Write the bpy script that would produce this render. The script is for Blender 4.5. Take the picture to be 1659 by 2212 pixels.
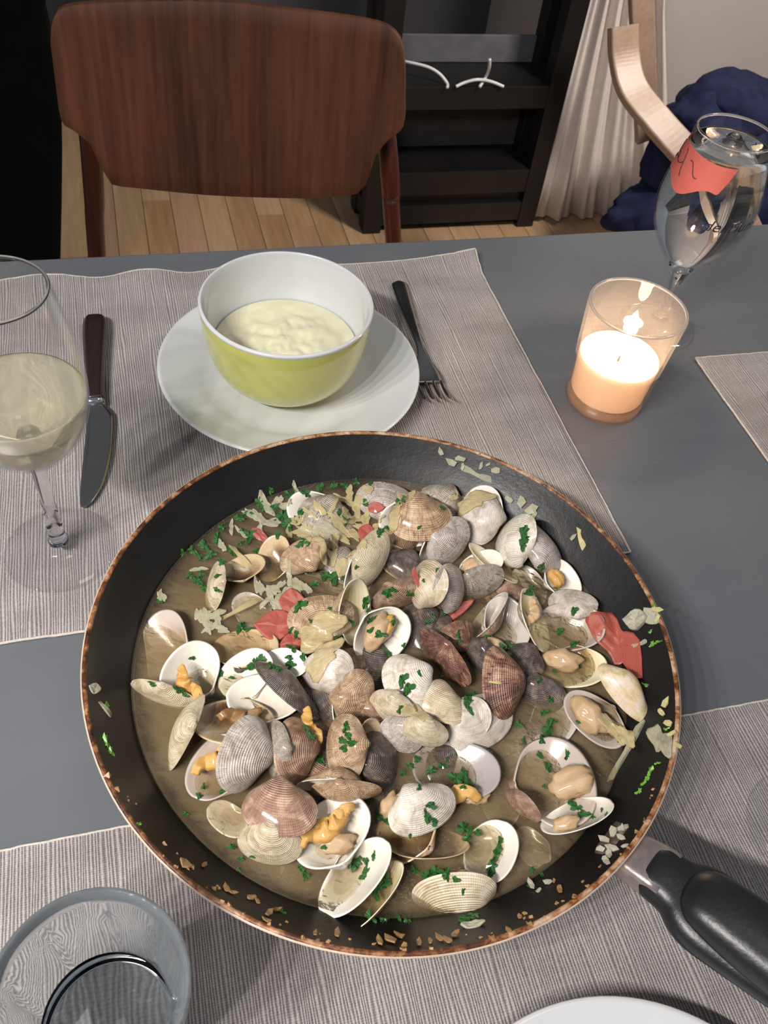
import bpy, bmesh, math, random
import numpy as np
from mathutils import Vector, Matrix, Quaternion, noise
PI = math.pi
R = math.radians
scene = bpy.context.scene
COL = scene.collection
for o in list(bpy.data.objects):
    bpy.data.objects.remove(o)

# ------------------------------------------------------------------ camera, world, lights, exposure
cam_data = bpy.data.cameras.new('camera')
cam = bpy.data.objects.new('camera', cam_data)
COL.objects.link(cam)
cam.matrix_world = Matrix(((0.964526, 0.119078, -0.235607, 0.000000), (-0.242729, 0.750932, -0.614153, 0.000000), (0.103793, 0.649555, 0.753196, 1.198611), (0, 0, 0, 1)))
cam_data.sensor_fit = 'HORIZONTAL'
cam_data.sensor_width = 36.0
cam_data.lens = 41.083
cam_data.clip_start = 0.02
cam_data.dof.use_dof = True
cam_data.dof.focus_distance = 0.52
cam_data.dof.aperture_fstop = 40
scene.camera = cam

world = bpy.data.worlds.new('room_air')
scene.world = world
world.use_nodes = True
world.node_tree.nodes['Background'].inputs[0].default_value = (0.80, 0.86, 1.0, 1)
world.node_tree.nodes['Background'].inputs[1].default_value = 0.21

def lamp(name, typ, loc, power, color, size=0.1, target=None, size_y=None, spread=None):
    l = bpy.data.lights.new(name, typ)
    l.energy = power
    l.color = color
    if typ == 'AREA':
        l.size = size
        if size_y:
            l.shape = 'RECTANGLE'
            l.size_y = size_y
        if spread: l.spread = spread
    else:
        l.shadow_soft_size = size
    o = bpy.data.objects.new(name, l)
    COL.objects.link(o)
    o.location = loc
    if target is not None:
        o.rotation_euler = (Vector(target) - Vector(loc)).to_track_quat('-Z', 'Y').to_euler()
    return o
TZ = 0.75                                                  # table top
for i in range(5):                                         # a rail of five spots hanging over the near left side of the table
    lamp('rail_spot', 'AREA', (-0.80 + 0.085 * i, -0.02 - 0.085 * i, TZ + 1.02), 1.45, (1.0, 0.95, 0.91), 0.03, (-0.10, 0.22, TZ), None, R(95))
lamp('ceiling_bounce_fill', 'AREA', (0.45, 0.15, 2.45), 2.5, (1.0, 0.94, 0.88), 0.5, (0.3, 0.6, 0))  # added soft fill standing in for light bounced off the ceiling
lamp('side_lamp', 'AREA', (1.45, 0.70, 2.1), 16.0, (1.0, 0.90, 0.80), 0.3, (1.0, 1.9, 0.5), None, R(110))
scene.view_settings.view_transform = 'Standard'
scene.view_settings.look = 'None'
scene.view_settings.gamma = 1
scene.view_settings.exposure = 0.0
scene.view_settings.use_curve_mapping = False
scene.cycles.transparent_max_bounces = 48

# ------------------------------------------------------------------ helpers
def srgb(r, g, b):
    def c(v):
        v /= 255.0
        return v / 12.92 if v <= 0.04045 else ((v + 0.055) / 1.055) ** 2.4
    return (c(r), c(g), c(b), 1)

def tag(o, label=None, cat=None, group=None, kind=None):
    if label: o['label'] = label
    if cat: o['category'] = cat
    if group: o['group'] = group
    if kind: o['kind'] = kind
    return o

def empty(name, loc=(0, 0, 0), rz=0):
    o = bpy.data.objects.new(name, None)
    o.empty_display_size = 0.02
    COL.objects.link(o)
    o.location = loc
    o.rotation_euler = (0, 0, rz)
    return o

def link(name, me, mats, parent=None, loc=(0, 0, 0), smooth=True):
    o = bpy.data.objects.new(name, me)
    COL.objects.link(o)
    if mats is not None and not me.materials:
        for m in (mats if isinstance(mats, (list, tuple)) else [mats]):
            me.materials.append(m)
    if parent: o.parent = parent
    o.location = loc
    if smooth and len(me.polygons):
        me.polygons.foreach_set('use_smooth', [True] * len(me.polygons))
    return o

def mesh(name, verts, faces):
    me = bpy.data.meshes.new(name)
    me.from_pydata([tuple(v) for v in verts], [], faces)
    me.update()
    return me

def lathe(name, prof, seg=64, closed=False):
    """prof: list of (r, z); r=0 ends make a pole."""
    vs, fs, rings = [], [], []
    for r, z in prof:
        if r <= 1e-7:
            rings.append([len(vs)]); vs.append((0, 0, z))
        else:
            rings.append(list(range(len(vs), len(vs) + seg)))
            vs += [(r * math.cos(2 * PI * i / seg), r * math.sin(2 * PI * i / seg), z) for i in range(seg)]
    pairs = list(zip(rings, rings[1:]))
    if closed: pairs.append((rings[-1], rings[0]))
    for a, b in pairs:
        for i in range(seg):
            j = (i + 1) % seg
            if len(a) == 1 and len(b) == 1: continue
            if len(a) == 1: fs.append((a[0], b[i], b[j]))
            elif len(b) == 1: fs.append((a[i], b[0], a[j]))
            else: fs.append((a[i], b[i], b[j], a[j]))
    me = mesh(name, vs, fs)
    fix(me)
    return me

def fix(me):
    bm = bmesh.new(); bm.from_mesh(me)
    bmesh.ops.recalc_face_normals(bm, faces=bm.faces)
    bm.to_mesh(me); bm.free()

def smooth_profile(pts, n=6):
    out = []
    P = [Vector((a, b)) for a, b in pts]
    for i in range(len(P) - 1):
        p0, p1, p2, p3 = P[max(i - 1, 0)], P[i], P[i + 1], P[min(i + 2, len(P) - 1)]
        for k in range(n):
            t = k / n
            q = 0.5 * ((2 * p1) + (p2 - p0) * t + (2 * p0 - 5 * p1 + 4 * p2 - p3) * t * t + (3 * p1 - p0 - 3 * p2 + p3) * t ** 3)
            out.append((max(q.x, 0.0), q.y))
    out.append(tuple(P[-1]))
    return out

def smooth_path(pts, n=6):
    out = []
    P = [Vector(p) for p in pts]
    for i in range(len(P) - 1):
        p0, p1, p2, p3 = P[max(i - 1, 0)], P[i], P[i + 1], P[min(i + 2, len(P) - 1)]
        for k in range(n):
            t = k / n
            out.append(0.5 * ((2 * p1) + (p2 - p0) * t + (2 * p0 - 5 * p1 + 4 * p2 - p3) * t * t + (3 * p1 - p0 - 3 * p2 + p3) * t ** 3))
    out.append(P[-1])
    return out

def sweep(name, pts, section, up=Vector((0, 0, 1)), scale=None, cap=True):
    """section: list of (a, b) offsets along side and up; pts: Vectors."""
    vs, fs = [], []
    n = len(section)
    for i, p in enumerate(pts):
        p = Vector(p)
        t = (Vector(pts[min(i + 1, len(pts) - 1)]) - Vector(pts[max(i - 1, 0)])).normalized()
        side = t.cross(up)
        if side.length < 1e-4: side = t.cross(Vector((0, 1, 0)))
        side.normalize()
        u = side.cross(t).normalized()
        s = scale[i] if scale else 1.0
        sa, sb = (s if isinstance(s, tuple) else (s, s))
        vs += [p + side * a * sa + u * b * sb for a, b in section]
    for i in range(len(pts) - 1):
        for k in range(n):
            m = (k + 1) % n
            fs.append((i * n + k, i * n + m, (i + 1) * n + m, (i + 1) * n + k))
    if cap:
        fs.append(tuple(range(n))[::-1]); fs.append(tuple((len(pts) - 1) * n + k for k in range(n)))
    me = mesh(name, vs, fs); fix(me)
    return me

def circle_section(r, n=12): return [(r * math.cos(2 * PI * k / n), r * math.sin(2 * PI * k / n)) for k in range(n)]
def rounded_section(w, h, r, n=3):
    out = []
    for cx, cy, a0 in ((w/2-r, h/2-r, 0), (-w/2+r, h/2-r, 90), (-w/2+r, -h/2+r, 180), (w/2-r, -h/2+r, 270)):
        for k in range(n + 1):
            a = R(a0 + 90 * k / n); out.append((cx + r * math.cos(a), cy + r * math.sin(a)))
    return out

def box_mesh(name, x0, x1, y0, y1, z0, z1, bev=0.0):
    bm = bmesh.new()
    bmesh.ops.create_cube(bm, size=1)
    for v in bm.verts:
        v.co = Vector(((x0 + x1) / 2 + v.co.x * (x1 - x0), (y0 + y1) / 2 + v.co.y * (y1 - y0), (z0 + z1) / 2 + v.co.z * (z1 - z0)))
    if bev: bmesh.ops.bevel(bm, geom=list(bm.edges), offset=bev, segments=2, affect='EDGES', profile=0.6)
    me = bpy.data.meshes.new(name); bm.to_mesh(me); bm.free()
    return me

def prism(name, pts, thick, bev=0.0):
    """pts: closed outline (x, z) in the local XZ plane, extruded +-thick/2 in Y."""
    bm = bmesh.new()
    f = bm.faces.new([bm.verts.new((x, -thick / 2, z)) for x, z in pts])
    e = bmesh.ops.extrude_face_region(bm, geom=[f])
    bmesh.ops.translate(bm, verts=[v for v in e['geom'] if isinstance(v, bmesh.types.BMVert)], vec=(0, thick, 0))
    bmesh.ops.recalc_face_normals(bm, faces=bm.faces)
    if bev:
        ed = [x for x in bm.edges if len(x.link_faces) == 2 and abs(x.link_faces[0].normal.dot(x.link_faces[1].normal)) < 0.3 and len(x.link_faces[0].verts) + len(x.link_faces[1].verts) > 8]
        bmesh.ops.bevel(bm, geom=ed, offset=bev, segments=3, affect='EDGES', profile=0.5)
    me = bpy.data.meshes.new(name); bm.to_mesh(me); bm.free()
    return me

# ------------------------------------------------------------------ materials
class NT:
    def __init__(s, name):
        s.m = bpy.data.materials.new(name); s.m.use_nodes = True
        s.t = s.m.node_tree; s.n = s.t.nodes; s.b = s.n['Principled BSDF']; s.out = s.n['Material Output']
    def add(s, typ, **kw):
        nd = s.n.new(typ)
        for k, v in kw.items():
            if k.startswith('i_'):
                key = k[2:]
                nd.inputs[int(key) if key.isdigit() else key.replace('_', ' ')].default_value = v
            else: setattr(nd, k, v)
        return nd
    def l(s, a, b): s.t.links.new(a, b)
    def coord(s, kind='Object'):
        return s.add('ShaderNodeTexCoord').outputs[kind]
    def mapping(s, src, scale=(1, 1, 1), rot=(0, 0, 0)):
        mp = s.add('ShaderNodeMapping'); mp.inputs['Scale'].default_value = scale; mp.inputs['Rotation'].default_value = rot
        s.l(src, mp.inputs['Vector']); return mp.outputs[0]
    def noise(s, src, scale, detail=4, rough=0.55, dist=0.0):
        nd = s.add('ShaderNodeTexNoise'); nd.inputs['Scale'].default_value = scale; nd.inputs['Detail'].default_value = detail
        nd.inputs['Roughness'].default_value = rough; nd.inputs['Distortion'].default_value = dist
        s.l(src, nd.inputs['Vector']); return nd.outputs['Fac']
    def ramp(s, fac, stops, interp='LINEAR'):
        r = s.add('ShaderNodeValToRGB'); cr = r.color_ramp; cr.interpolation = interp
        while len(cr.elements) > 2: cr.elements.remove(cr.elements[-1])
        for i, (p, c) in enumerate(stops):
            e = cr.elements[i] if i < 2 else cr.elements.new(p)
            e.position = p; e.color = c if len(c) == 4 else (*c, 1)
        s.l(fac, r.inputs[0]); return r.outputs[0]
    def mix(s, fac, a, b, mode='MIX'):
        nd = s.add('ShaderNodeMix', data_type='RGBA', blend_type=mode)
        for sock, v in ((nd.inputs[0], fac), (nd.inputs[6], a), (nd.inputs[7], b)):
            if isinstance(v, bpy.types.NodeSocket): s.l(v, sock)
            else: sock.default_value = v
        return nd.outputs[2]
    def math(s, op, a, b=0.0, clamp=False):
        nd = s.add('ShaderNodeMath', operation=op); nd.use_clamp = clamp
        for sock, v in ((nd.inputs[0], a), (nd.inputs[1], b)):
            if isinstance(v, bpy.types.NodeSocket): s.l(v, sock)
            else: sock.default_value = v
        return nd.outputs[0]
    def bump(s, h, strength=0.3, dist=0.001, base=None):
        b = s.add('ShaderNodeBump'); b.inputs['Strength'].default_value = strength; b.inputs['Distance'].default_value = dist
        s.l(h, b.inputs['Height'])
        if base is not None: s.l(base, b.inputs['Normal'])
        s.l(b.outputs[0], s.b.inputs['Normal']); return b.outputs[0]
    def set(s, **kw):
        for k, v in kw.items():
            sock = s.b.inputs[k.replace('_', ' ')]
            if isinstance(v, bpy.types.NodeSocket): s.l(v, sock)
            else: sock.default_value = v
        return s

def plain(name, c, rough=0.5, metal=0.0, var=0.08, scale=30, coat=0.0, sss=0.0, bump=0.0, spec=0.5):
    t = NT(name)
    n = t.noise(t.coord(), scale, 4)
    dark = tuple(x * (1 - var * 2) for x in c[:3]) + (1,)
    lite = tuple(min(1, x * (1 + var * 2)) for x in c[:3]) + (1,)
    t.set(Base_Color=t.ramp(n, [(0.3, dark), (0.7, lite)]), Roughness=rough, Metallic=metal, Coat_Weight=coat, Coat_Roughness=0.05, Specular_IOR_Level=spec)
    if sss:
        t.set(Subsurface_Weight=sss, Subsurface_Scale=0.004)
        t.b.inputs['Subsurface Radius'].default_value = (1, 0.6, 0.35)
    if bump: t.bump(n, bump, 0.001)
    return t.m

def thin_glass(name, tint=(1, 1, 1, 1), gloss_rough=0.02, boost=1.0, base=0.03, haze=0.0, haze_col=(1, 1, 1, 1)):
    """a thin pane: clear with reflections that grow towards grazing angles"""
    t = NT(name)
    t.n.remove(t.b)
    tr = t.add('ShaderNodeBsdfTransparent'); tr.inputs[0].default_value = tint
    gl = t.add('ShaderNodeBsdfGlossy'); gl.inputs['Roughness'].default_value = gloss_rough
    fr = t.add('ShaderNodeLayerWeight'); fr.inputs['Blend'].default_value = 0.32
    f = t.math('ADD', t.math('MULTIPLY', t.math('POWER', fr.outputs['Facing'], 2.6), 0.55 * boost), base, True)
    mx = t.add('ShaderNodeMixShader'); t.l(f, mx.inputs[0]); t.l(tr.outputs[0], mx.inputs[1]); t.l(gl.outputs[0], mx.inputs[2])
    res = mx.outputs[0]
    if haze:
        d1 = t.add('ShaderNodeBsdfDiffuse'); d1.inputs[0].default_value = haze_col
        d2 = t.add('ShaderNodeBsdfTranslucent'); d2.inputs[0].default_value = haze_col
        a1 = t.add('ShaderNodeMixShader'); a1.inputs[0].default_value = 0.5; t.l(d1.outputs[0], a1.inputs[1]); t.l(d2.outputs[0], a1.inputs[2])
        a2 = t.add('ShaderNodeMixShader'); a2.inputs[0].default_value = haze; t.l(res, a2.inputs[1]); t.l(a1.outputs[0], a2.inputs[2]); res = a2.outputs[0]
    t.l(res, t.out.inputs['Surface'])
    return t.m

def real_glass(name, tint=(1, 1, 1, 1), ior=1.5, rough=0.0, haze=0.0):
    t = NT(name)
    t.set(Base_Color=tint, Roughness=rough, IOR=ior, Transmission_Weight=1.0)
    if haze:
        d = t.add('ShaderNodeBsdfDiffuse'); d.inputs[0].default_value = (0.62, 0.68, 0.72, 1)
        m = t.add('ShaderNodeMixShader'); m.inputs[0].default_value = haze
        t.l(t.b.outputs[0], m.inputs[1]); t.l(d.outputs[0], m.inputs[2]); t.l(m.outputs[0], t.out.inputs['Surface'])
    return t.m

def wood(name, c1, c2, scale=(1, 1, 1), rough=0.4, coat=0.2, grain=60, freq=1.0):
    t = NT(name)
    co = t.mapping(t.coord(), scale)
    n = t.noise(co, grain, 6, 0.65)
    n2 = t.noise(co, grain * 0.17 * freq, 3, 0.5, 0.6)
    mixn = t.math('ADD', t.math('MULTIPLY', n, 0.5), t.math('MULTIPLY', n2, 0.5))
    t.set(Base_Color=t.ramp(mixn, [(0.36, c1), (0.64, c2)]), Roughness=rough, Coat_Weight=coat, Coat_Roughness=0.25)
    t.bump(n, 0.12, 0.0006)
    return t.m

def mat_placemat():
    t = NT('placemat_weave')
    co = t.coord()
    sx = t.add('ShaderNodeSeparateXYZ'); t.l(co, sx.inputs[0])
    wob = t.noise(t.mapping(co, (70, 5, 1)), 1.0, 3)
    ribx = t.math('ADD', t.math('MULTIPLY', sx.outputs[0], 2 * PI / 0.00165), t.math('MULTIPLY', wob, 34.0))
    rib = t.math('MULTIPLY', t.math('ADD', t.math('SINE', ribx), 1.0), 0.5)
    weft = t.math('MULTIPLY', t.math('ADD', t.math('SINE', t.math('MULTIPLY', sx.outputs[1], 2 * PI / 0.0011)), 1.0), 0.5)
    fine = t.noise(t.mapping(co, (1400, 500, 1)), 1.0, 3, 0.7)
    patch = t.noise(t.mapping(co, (9, 22, 1)), 1.0, 4)
    h = t.math('ADD', t.math('MULTIPLY', rib, 0.52), t.math('ADD', t.math('MULTIPLY', weft, 0.14), t.math('MULTIPLY', fine, 0.72)))
    base = t.ramp(h, [(0.25, srgb(84, 81, 82)), (0.6, srgb(142, 137, 136)), (1.0, srgb(190, 184, 180))])
    col = t.mix(t.ramp(patch, [(0.38, (0, 0, 0)), (0.65, (1, 1, 1))]), base, srgb(150, 142, 138), 'MULTIPLY')
    col = t.mix(0.35, base, col)
    t.set(Base_Color=col, Roughness=0.85, Specular_IOR_Level=0.25, Sheen_Weight=0.15)
    t.bump(h, 0.75, 0.0008)
    return t.m

def mat_table():
    t = NT('grey_painted_table')
    co = t.coord()
    n = t.noise(t.mapping(co, (1.4, 16, 1)), 3.0, 4)
    n2 = t.noise(co, 9.0, 3)
    t.set(Base_Color=t.ramp(n2, [(0.3, srgb(92, 96, 101)), (0.7, srgb(100, 103, 107))]),
          Roughness=t.ramp(n, [(0.3, (0.22, 0.22, 0.22)), (0.7, (0.34, 0.34, 0.34))]), Specular_IOR_Level=0.55)
    t.bump(t.math('ADD', n, t.math('MULTIPLY', t.noise(co, 160, 2), 0.15)), 0.05, 0.002)
    return t.m

def mat_outer(name, c_lo, c_mid, c_hi, ray=0.5, band=0.5, rib=1.0, spot=None):
    """outside of a clam valve: growth rings follow V, fine radial ribs follow U"""
    t = NT(name)
    uv = t.add('ShaderNodeSeparateXYZ'); t.l(t.coord('UV'), uv.inputs[0])
    info = t.add('ShaderNodeObjectInfo')
    off = t.add('ShaderNodeVectorMath', operation='ADD'); t.l(t.coord(), off.inputs[0])
    rv = t.add('ShaderNodeCombineXYZ'); t.l(t.math('MULTIPLY', info.outputs['Random'], 7.0), rv.inputs[0]); t.l(info.outputs['Random'], rv.inputs[1])
    t.l(rv.outputs[0], off.inputs[1])
    blot = t.noise(off.outputs[0], 4.5, 6, 0.65, 0.8)
    cmb = t.add('ShaderNodeCombineXYZ'); t.l(t.math('MULTIPLY', uv.outputs[0], 34.0), cmb.inputs[0]); t.l(t.math('MULTIPLY', uv.outputs[1], 2.0), cmb.inputs[1])
    t.l(t.math('MULTIPLY', info.outputs['Random'], 20.0), cmb.inputs[2])
    rays = t.noise(cmb.outputs[0], 1.0, 3, 0.6)
    cmb2 = t.add('ShaderNodeCombineXYZ'); t.l(t.math('MULTIPLY', uv.outputs[1], 22.0), cmb2.inputs[0]); t.l(t.math('MULTIPLY', info.outputs['Random'], 20.0), cmb2.inputs[2])
    bands = t.noise(cmb2.outputs[0], 1.0, 3, 0.7)
    s = t.math('ADD', t.math('MULTIPLY', blot, 1.0 - 0.35 * (ray + band)), t.math('ADD', t.math('MULTIPLY', rays, 0.35 * ray), t.math('MULTIPLY', bands, 0.35 * band)))
    col = t.ramp(s, [(0.36, c_lo), (0.5, c_mid), (0.62, c_hi)])
    if spot:
        sp = t.noise(cmb.outputs[0], 2.4, 2, 0.7)
        col = t.mix(t.ramp(sp, [(0.55, (0, 0, 0)), (0.66, (1, 1, 1))]), col, spot)
    ribs = t.math('SINE', t.math('MULTIPLY', uv.outputs[0], 2 * PI * 92))
    rings = t.math('SINE', t.math('MULTIPLY', t.math('ADD', uv.outputs[1], t.math('MULTIPLY', blot, 0.012)), 2 * PI * 30))
    h = t.math('ADD', t.math('MULTIPLY', ribs, 0.17 * rib), t.math('ADD', t.math('MULTIPLY', rings, 0.65 * rib), t.math('MULTIPLY', bands, 1.2)))
    groove = t.ramp(t.math('MULTIPLY', t.math('ADD', h, 1.0), 0.5), [(0.15, (0.55, 0.55, 0.55)), (0.6, (1, 1, 1))])
    t.set(Base_Color=t.mix(0.32, col, groove, 'MULTIPLY'), Roughness=0.42, Coat_Weight=0.4, Coat_Roughness=0.12)
    t.bump(h, 0.55, 0.0006)
    return t.m

def mat_inner(name, c_rim, c_mid, c_deep, rough=0.22):
    t = NT(name)
    uv = t.add('ShaderNodeSeparateXYZ'); t.l(t.coord('UV'), uv.inputs[0])
    info = t.add('ShaderNodeObjectInfo')
    off = t.add('ShaderNodeVectorMath', operation='ADD'); t.l(t.coord(), off.inputs[0])
    rv = t.add('ShaderNodeCombineXYZ'); t.l(t.math('MULTIPLY', info.outputs['Random'], 9.0), rv.inputs[0]); t.l(rv.outputs[0], off.inputs[1])
    n = t.noise(off.outputs[0], 2.6, 4, 0.6)
    s = t.math('ADD', t.math('MULTIPLY', uv.outputs[1], 0.7), t.math('MULTIPLY', n, 0.6))
    t.set(Base_Color=t.ramp(s, [(0.40, c_deep), (0.66, c_mid), (0.90, c_rim)]), Roughness=rough, Coat_Weight=0.5, Coat_Roughness=0.08)
    t.bump(n, 0.15, 0.002)
    return t.m

def mat_broth():
    t = NT('murky_broth')
    t.n.remove(t.b)
    co = t.coord()
    n = t.noise(co, 16, 5, 0.6)
    df = t.add('ShaderNodeBsdfDiffuse'); t.l(t.ramp(n, [(0.3, srgb(146, 128, 104)), (0.7, srgb(172, 154, 128))]), df.inputs[0])
    tr = t.add('ShaderNodeBsdfTransparent'); tr.inputs[0].default_value = (0.985, 0.975, 0.945, 1)
    mx = t.add('ShaderNodeMixShader'); t.l(t.ramp(n, [(0.25, (0.06,) * 3), (0.75, (0.15,) * 3)]), mx.inputs[0]); t.l(tr.outputs[0], mx.inputs[1]); t.l(df.outputs[0], mx.inputs[2])
    t.l(mx.outputs[0], t.out.inputs['Surface'])
    s = NT('broth_surface'); s.n.remove(s.b)
    co = s.coord()
    n = s.noise(co, 16, 5, 0.6)
    df = s.add('ShaderNodeBsdfDiffuse'); s.l(s.ramp(n, [(0.3, srgb(146, 128, 104)), (0.7, srgb(172, 154, 128))]), df.inputs[0])
    tr = s.add('ShaderNodeBsdfTransparent'); tr.inputs[0].default_value = (0.95, 0.93, 0.86, 1)
    mx = s.add('ShaderNodeMixShader'); s.l(s.ramp(n, [(0.3, (0.03,) * 3), (0.7, (0.16,) * 3)]), mx.inputs[0]); s.l(tr.outputs[0], mx.inputs[1]); s.l(df.outputs[0], mx.inputs[2])
    gl = s.add('ShaderNodeBsdfGlossy'); gl.inputs['Roughness'].default_value = 0.03
    fr = s.add('ShaderNodeFresnel'); fr.inputs[0].default_value = 1.34
    bp = s.add('ShaderNodeBump'); bp.inputs['Strength'].default_value = 0.65; bp.inputs['Distance'].default_value = 0.002
    s.l(s.noise(co, 150, 3, 0.6, 0.5), bp.inputs['Height']); s.l(bp.outputs[0], gl.inputs['Normal']); s.l(bp.outputs[0], fr.inputs['Normal'])
    m2 = s.add('ShaderNodeMixShader'); s.l(fr.outputs[0], m2.inputs[0]); s.l(mx.outputs[0], m2.inputs[1]); s.l(gl.outputs[0], m2.inputs[2])
    s.l(m2.outputs[0], s.out.inputs['Surface'])
    return s.m, t.m

def mat_rim():
    t = NT('burnt_rim')
    co = t.coord()
    n = t.noise(co, 130, 6, 0.7, 0.5)
    n2 = t.noise(co, 9, 3)
    s = t.math('ADD', t.math('MULTIPLY', n, 0.65), t.math('MULTIPLY', n2, 0.4))
    t.set(Base_Color=t.ramp(s, [(0.40, srgb(30, 17, 12)), (0.49, srgb(92, 50, 26)), (0.55, srgb(146, 96, 56)), (0.66, srgb(196, 168, 138))]), Roughness=0.45)
    t.bump(n, 0.5, 0.0012)
    return t.m

def mat_pan_inside():
    t = NT('nonstick_black')
    co = t.coord()
    n = t.noise(co, 60, 5, 0.6)
    t.set(Base_Color=t.ramp(n, [(0.3, srgb(11, 10, 9)), (0.75, srgb(20, 18, 17))]), Roughness=t.ramp(t.noise(co, 14, 4), [(0.4, (0.38,) * 3), (0.65, (0.5,) * 3)]), Specular_IOR_Level=0.55)
    t.bump(t.noise(co, 240, 3, 0.7), 0.22, 0.0008)
    return t.m

def mat_onion(name, c, tr=0.45, alpha=1.0):
    t = NT(name)
    n = t.noise(t.mapping(t.coord(), (3, 16, 3)), 2.2, 4, 0.6, 0.4)
    lo = tuple(x * 0.62 for x in c[:3]) + (1,)
    t.set(Base_Color=t.ramp(n, [(0.3, lo), (0.7, c)]), Roughness=0.22, Coat_Weight=0.6, Coat_Roughness=0.06, Transmission_Weight=tr, IOR=1.2, Subsurface_Weight=0.3, Subsurface_Scale=0.003, Alpha=alpha)
    t.bump(n, 0.25, 0.001)
    return t.m

M = {}
M['table'] = mat_table()
M['mat'] = mat_placemat()
M['hem'] = plain('hem_thread', srgb(188, 180, 170), 0.8, bump=0.4, scale=400)
M['white'] = plain('white_glaze', srgb(200, 202, 203), 0.16, var=0.01, coat=0.6)
M['lime'] = plain('lime_glaze', srgb(190, 192, 104), 0.14, var=0.01, coat=0.7)
M['sauce'] = plain('aioli', srgb(214, 210, 178), 0.42, var=0.05, scale=60, sss=0.15, coat=0.15)
M['steel'] = plain('cutlery_steel', srgb(160, 156, 150), 0.22, 1.0, var=0.05, scale=20)
M['bolster'] = plain('bolster_steel', srgb(205, 205, 208), 0.12, 1.0, var=0.02)
M['dark_wood'] = wood('dark_knife_handle', srgb(24, 15, 13), srgb(46, 28, 23), (1, 0.12, 1), 0.3, 0.5, 300)
M['teak'] = wood('teak_veneer', srgb(58, 32, 22), srgb(112, 68, 46), (10, 1, 0.55), 0.42, 0.25, 9)
M['rosewood'] = wood('dark_chair_leg', srgb(50, 24, 18), srgb(92, 44, 30), (6, 6, 0.4), 0.3, 0.5, 16)
M['birch'] = wood('birch_veneer', srgb(152, 126, 108), srgb(172, 146, 126), (4, 4, 4), 0.45, 0.1, 30)
M['black_wood'] = plain('black_brown_shelf', srgb(19, 17, 18), 0.45, var=0.15, scale=10)
M['black_cloth'] = plain('black_cloth', srgb(7, 7, 8), 0.95, var=0.1, spec=0.1)
M['navy'] = plain('navy_cloth', srgb(34, 38, 66), 0.95, var=0.12, scale=40, bump=0.4, spec=0.15)
M['wall'] = plain('wall_paint', srgb(176, 168, 163), 0.9, var=0.015, scale=6, bump=0.1)
M['wall_grey'] = plain('grey_wall_paint', srgb(86, 86, 90), 0.9, var=0.02, scale=6)
M['curtain'] = plain('off_white_cloth', srgb(214, 204, 198), 0.9, var=0.03, scale=120, bump=0.2)
M['cable'] = plain('white_cable_rubber', srgb(212, 214, 214), 0.4, var=0.01)
M['pan_in'] = mat_pan_inside()
M['pan_out'] = plain('cream_enamel', srgb(196, 176, 156), 0.35, var=0.06, scale=60, coat=0.2)
M['rim'] = mat_rim()
M['bakelite'] = plain('black_handle_plastic', srgb(26, 27, 30), 0.36, var=0.06, scale=400, bump=0.15)
M['bracket'] = plain('scratched_steel', srgb(186, 172, 166), 0.32, 0.85, var=0.1, scale=160, bump=0.3)
M['glass'] = thin_glass('clear_glass')
M['glass_foot'] = thin_glass('clear_foot_glass', boost=1.5, base=0.06)
M['stem'] = real_glass('stem_glass')
M['candle_glass'] = thin_glass('glow_tinted_glass', (0.99, 0.96, 0.94, 1), 0.03, 1.0, 0.05, 0.05, (0.95, 0.82, 0.74, 1))  # pinkish tint and haze put the candle's glow into the glass colour
M['thick_glass'] = real_glass('tumbler_glass', (0.97, 0.985, 0.99, 1), 1.42, 0.02, 0.10)  # the grey haze share stands in for reflections of a lit ceiling
M['water'] = real_glass('water', (0.97, 0.98, 0.98, 1), 1.33)
M['broth_top'], M['broth_deep'] = mat_broth()
def wine_mat():
    t = NT('white_wine')
    t.set(Base_Color=srgb(250, 245, 216), Roughness=0.08, IOR=1.34, Transmission_Weight=0.86, Specular_IOR_Level=0.6, Coat_Weight=0.6, Coat_Roughness=0.02)
    return t.m
M['wine'] = wine_mat()
M['coral'] = plain('coral_print', srgb(192, 98, 88), 0.4, var=0.03)
M['print_dark'] = plain('dark_print', srgb(32, 26, 34), 0.5, var=0.02)
def wax_mat():
    t = NT('candle_wax'); t.n.remove(t.b)
    d = t.add('ShaderNodeBsdfDiffuse'); d.inputs[0].default_value = srgb(252, 236, 216)
    q = t.add('ShaderNodeBsdfTranslucent'); q.inputs[0].default_value = srgb(255, 236, 214)
    m = t.add('ShaderNodeMixShader'); m.inputs[0].default_value = 0.5
    t.l(d.outputs[0], m.inputs[1]); t.l(q.outputs[0], m.inputs[2]); t.l(m.outputs[0], t.out.inputs['Surface'])
    return t.m
M['wax'] = wax_mat()
def flame_mat():
    t = NT('flame')
    t.set(Base_Color=(0, 0, 0, 1), Emission_Color=(1.0, 0.72, 0.36, 1), Emission_Strength=60.0)
    return t.m
M['flame'] = flame_mat()
M['wick'] = plain('wick', srgb(30, 24, 20), 0.9)
M['onion'] = mat_onion('onion_clear', srgb(222, 216, 184), 0.0, 0.5)
M['onion_gold'] = mat_onion('onion_golden', srgb(226, 206, 156), 0.0, 0.6)
M['onion_white'] = mat_onion('onion_white', srgb(206, 202, 180), 0.0, 0.8)
M['garlic'] = mat_onion('garlic_yellow', srgb(212, 200, 142), 0.0)
M['toast'] = plain('browned_bit', srgb(158, 122, 80), 0.5, var=0.25, scale=200, coat=0.3, bump=0.4)
M['parsley'] = plain('parsley_green', srgb(38, 92, 34), 0.35, var=0.25, scale=200, coat=0.35, bump=0.4)
M['parsley_light'] = plain('parsley_light', srgb(104, 158, 62), 0.35, var=0.2, scale=200, coat=0.35)
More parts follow.
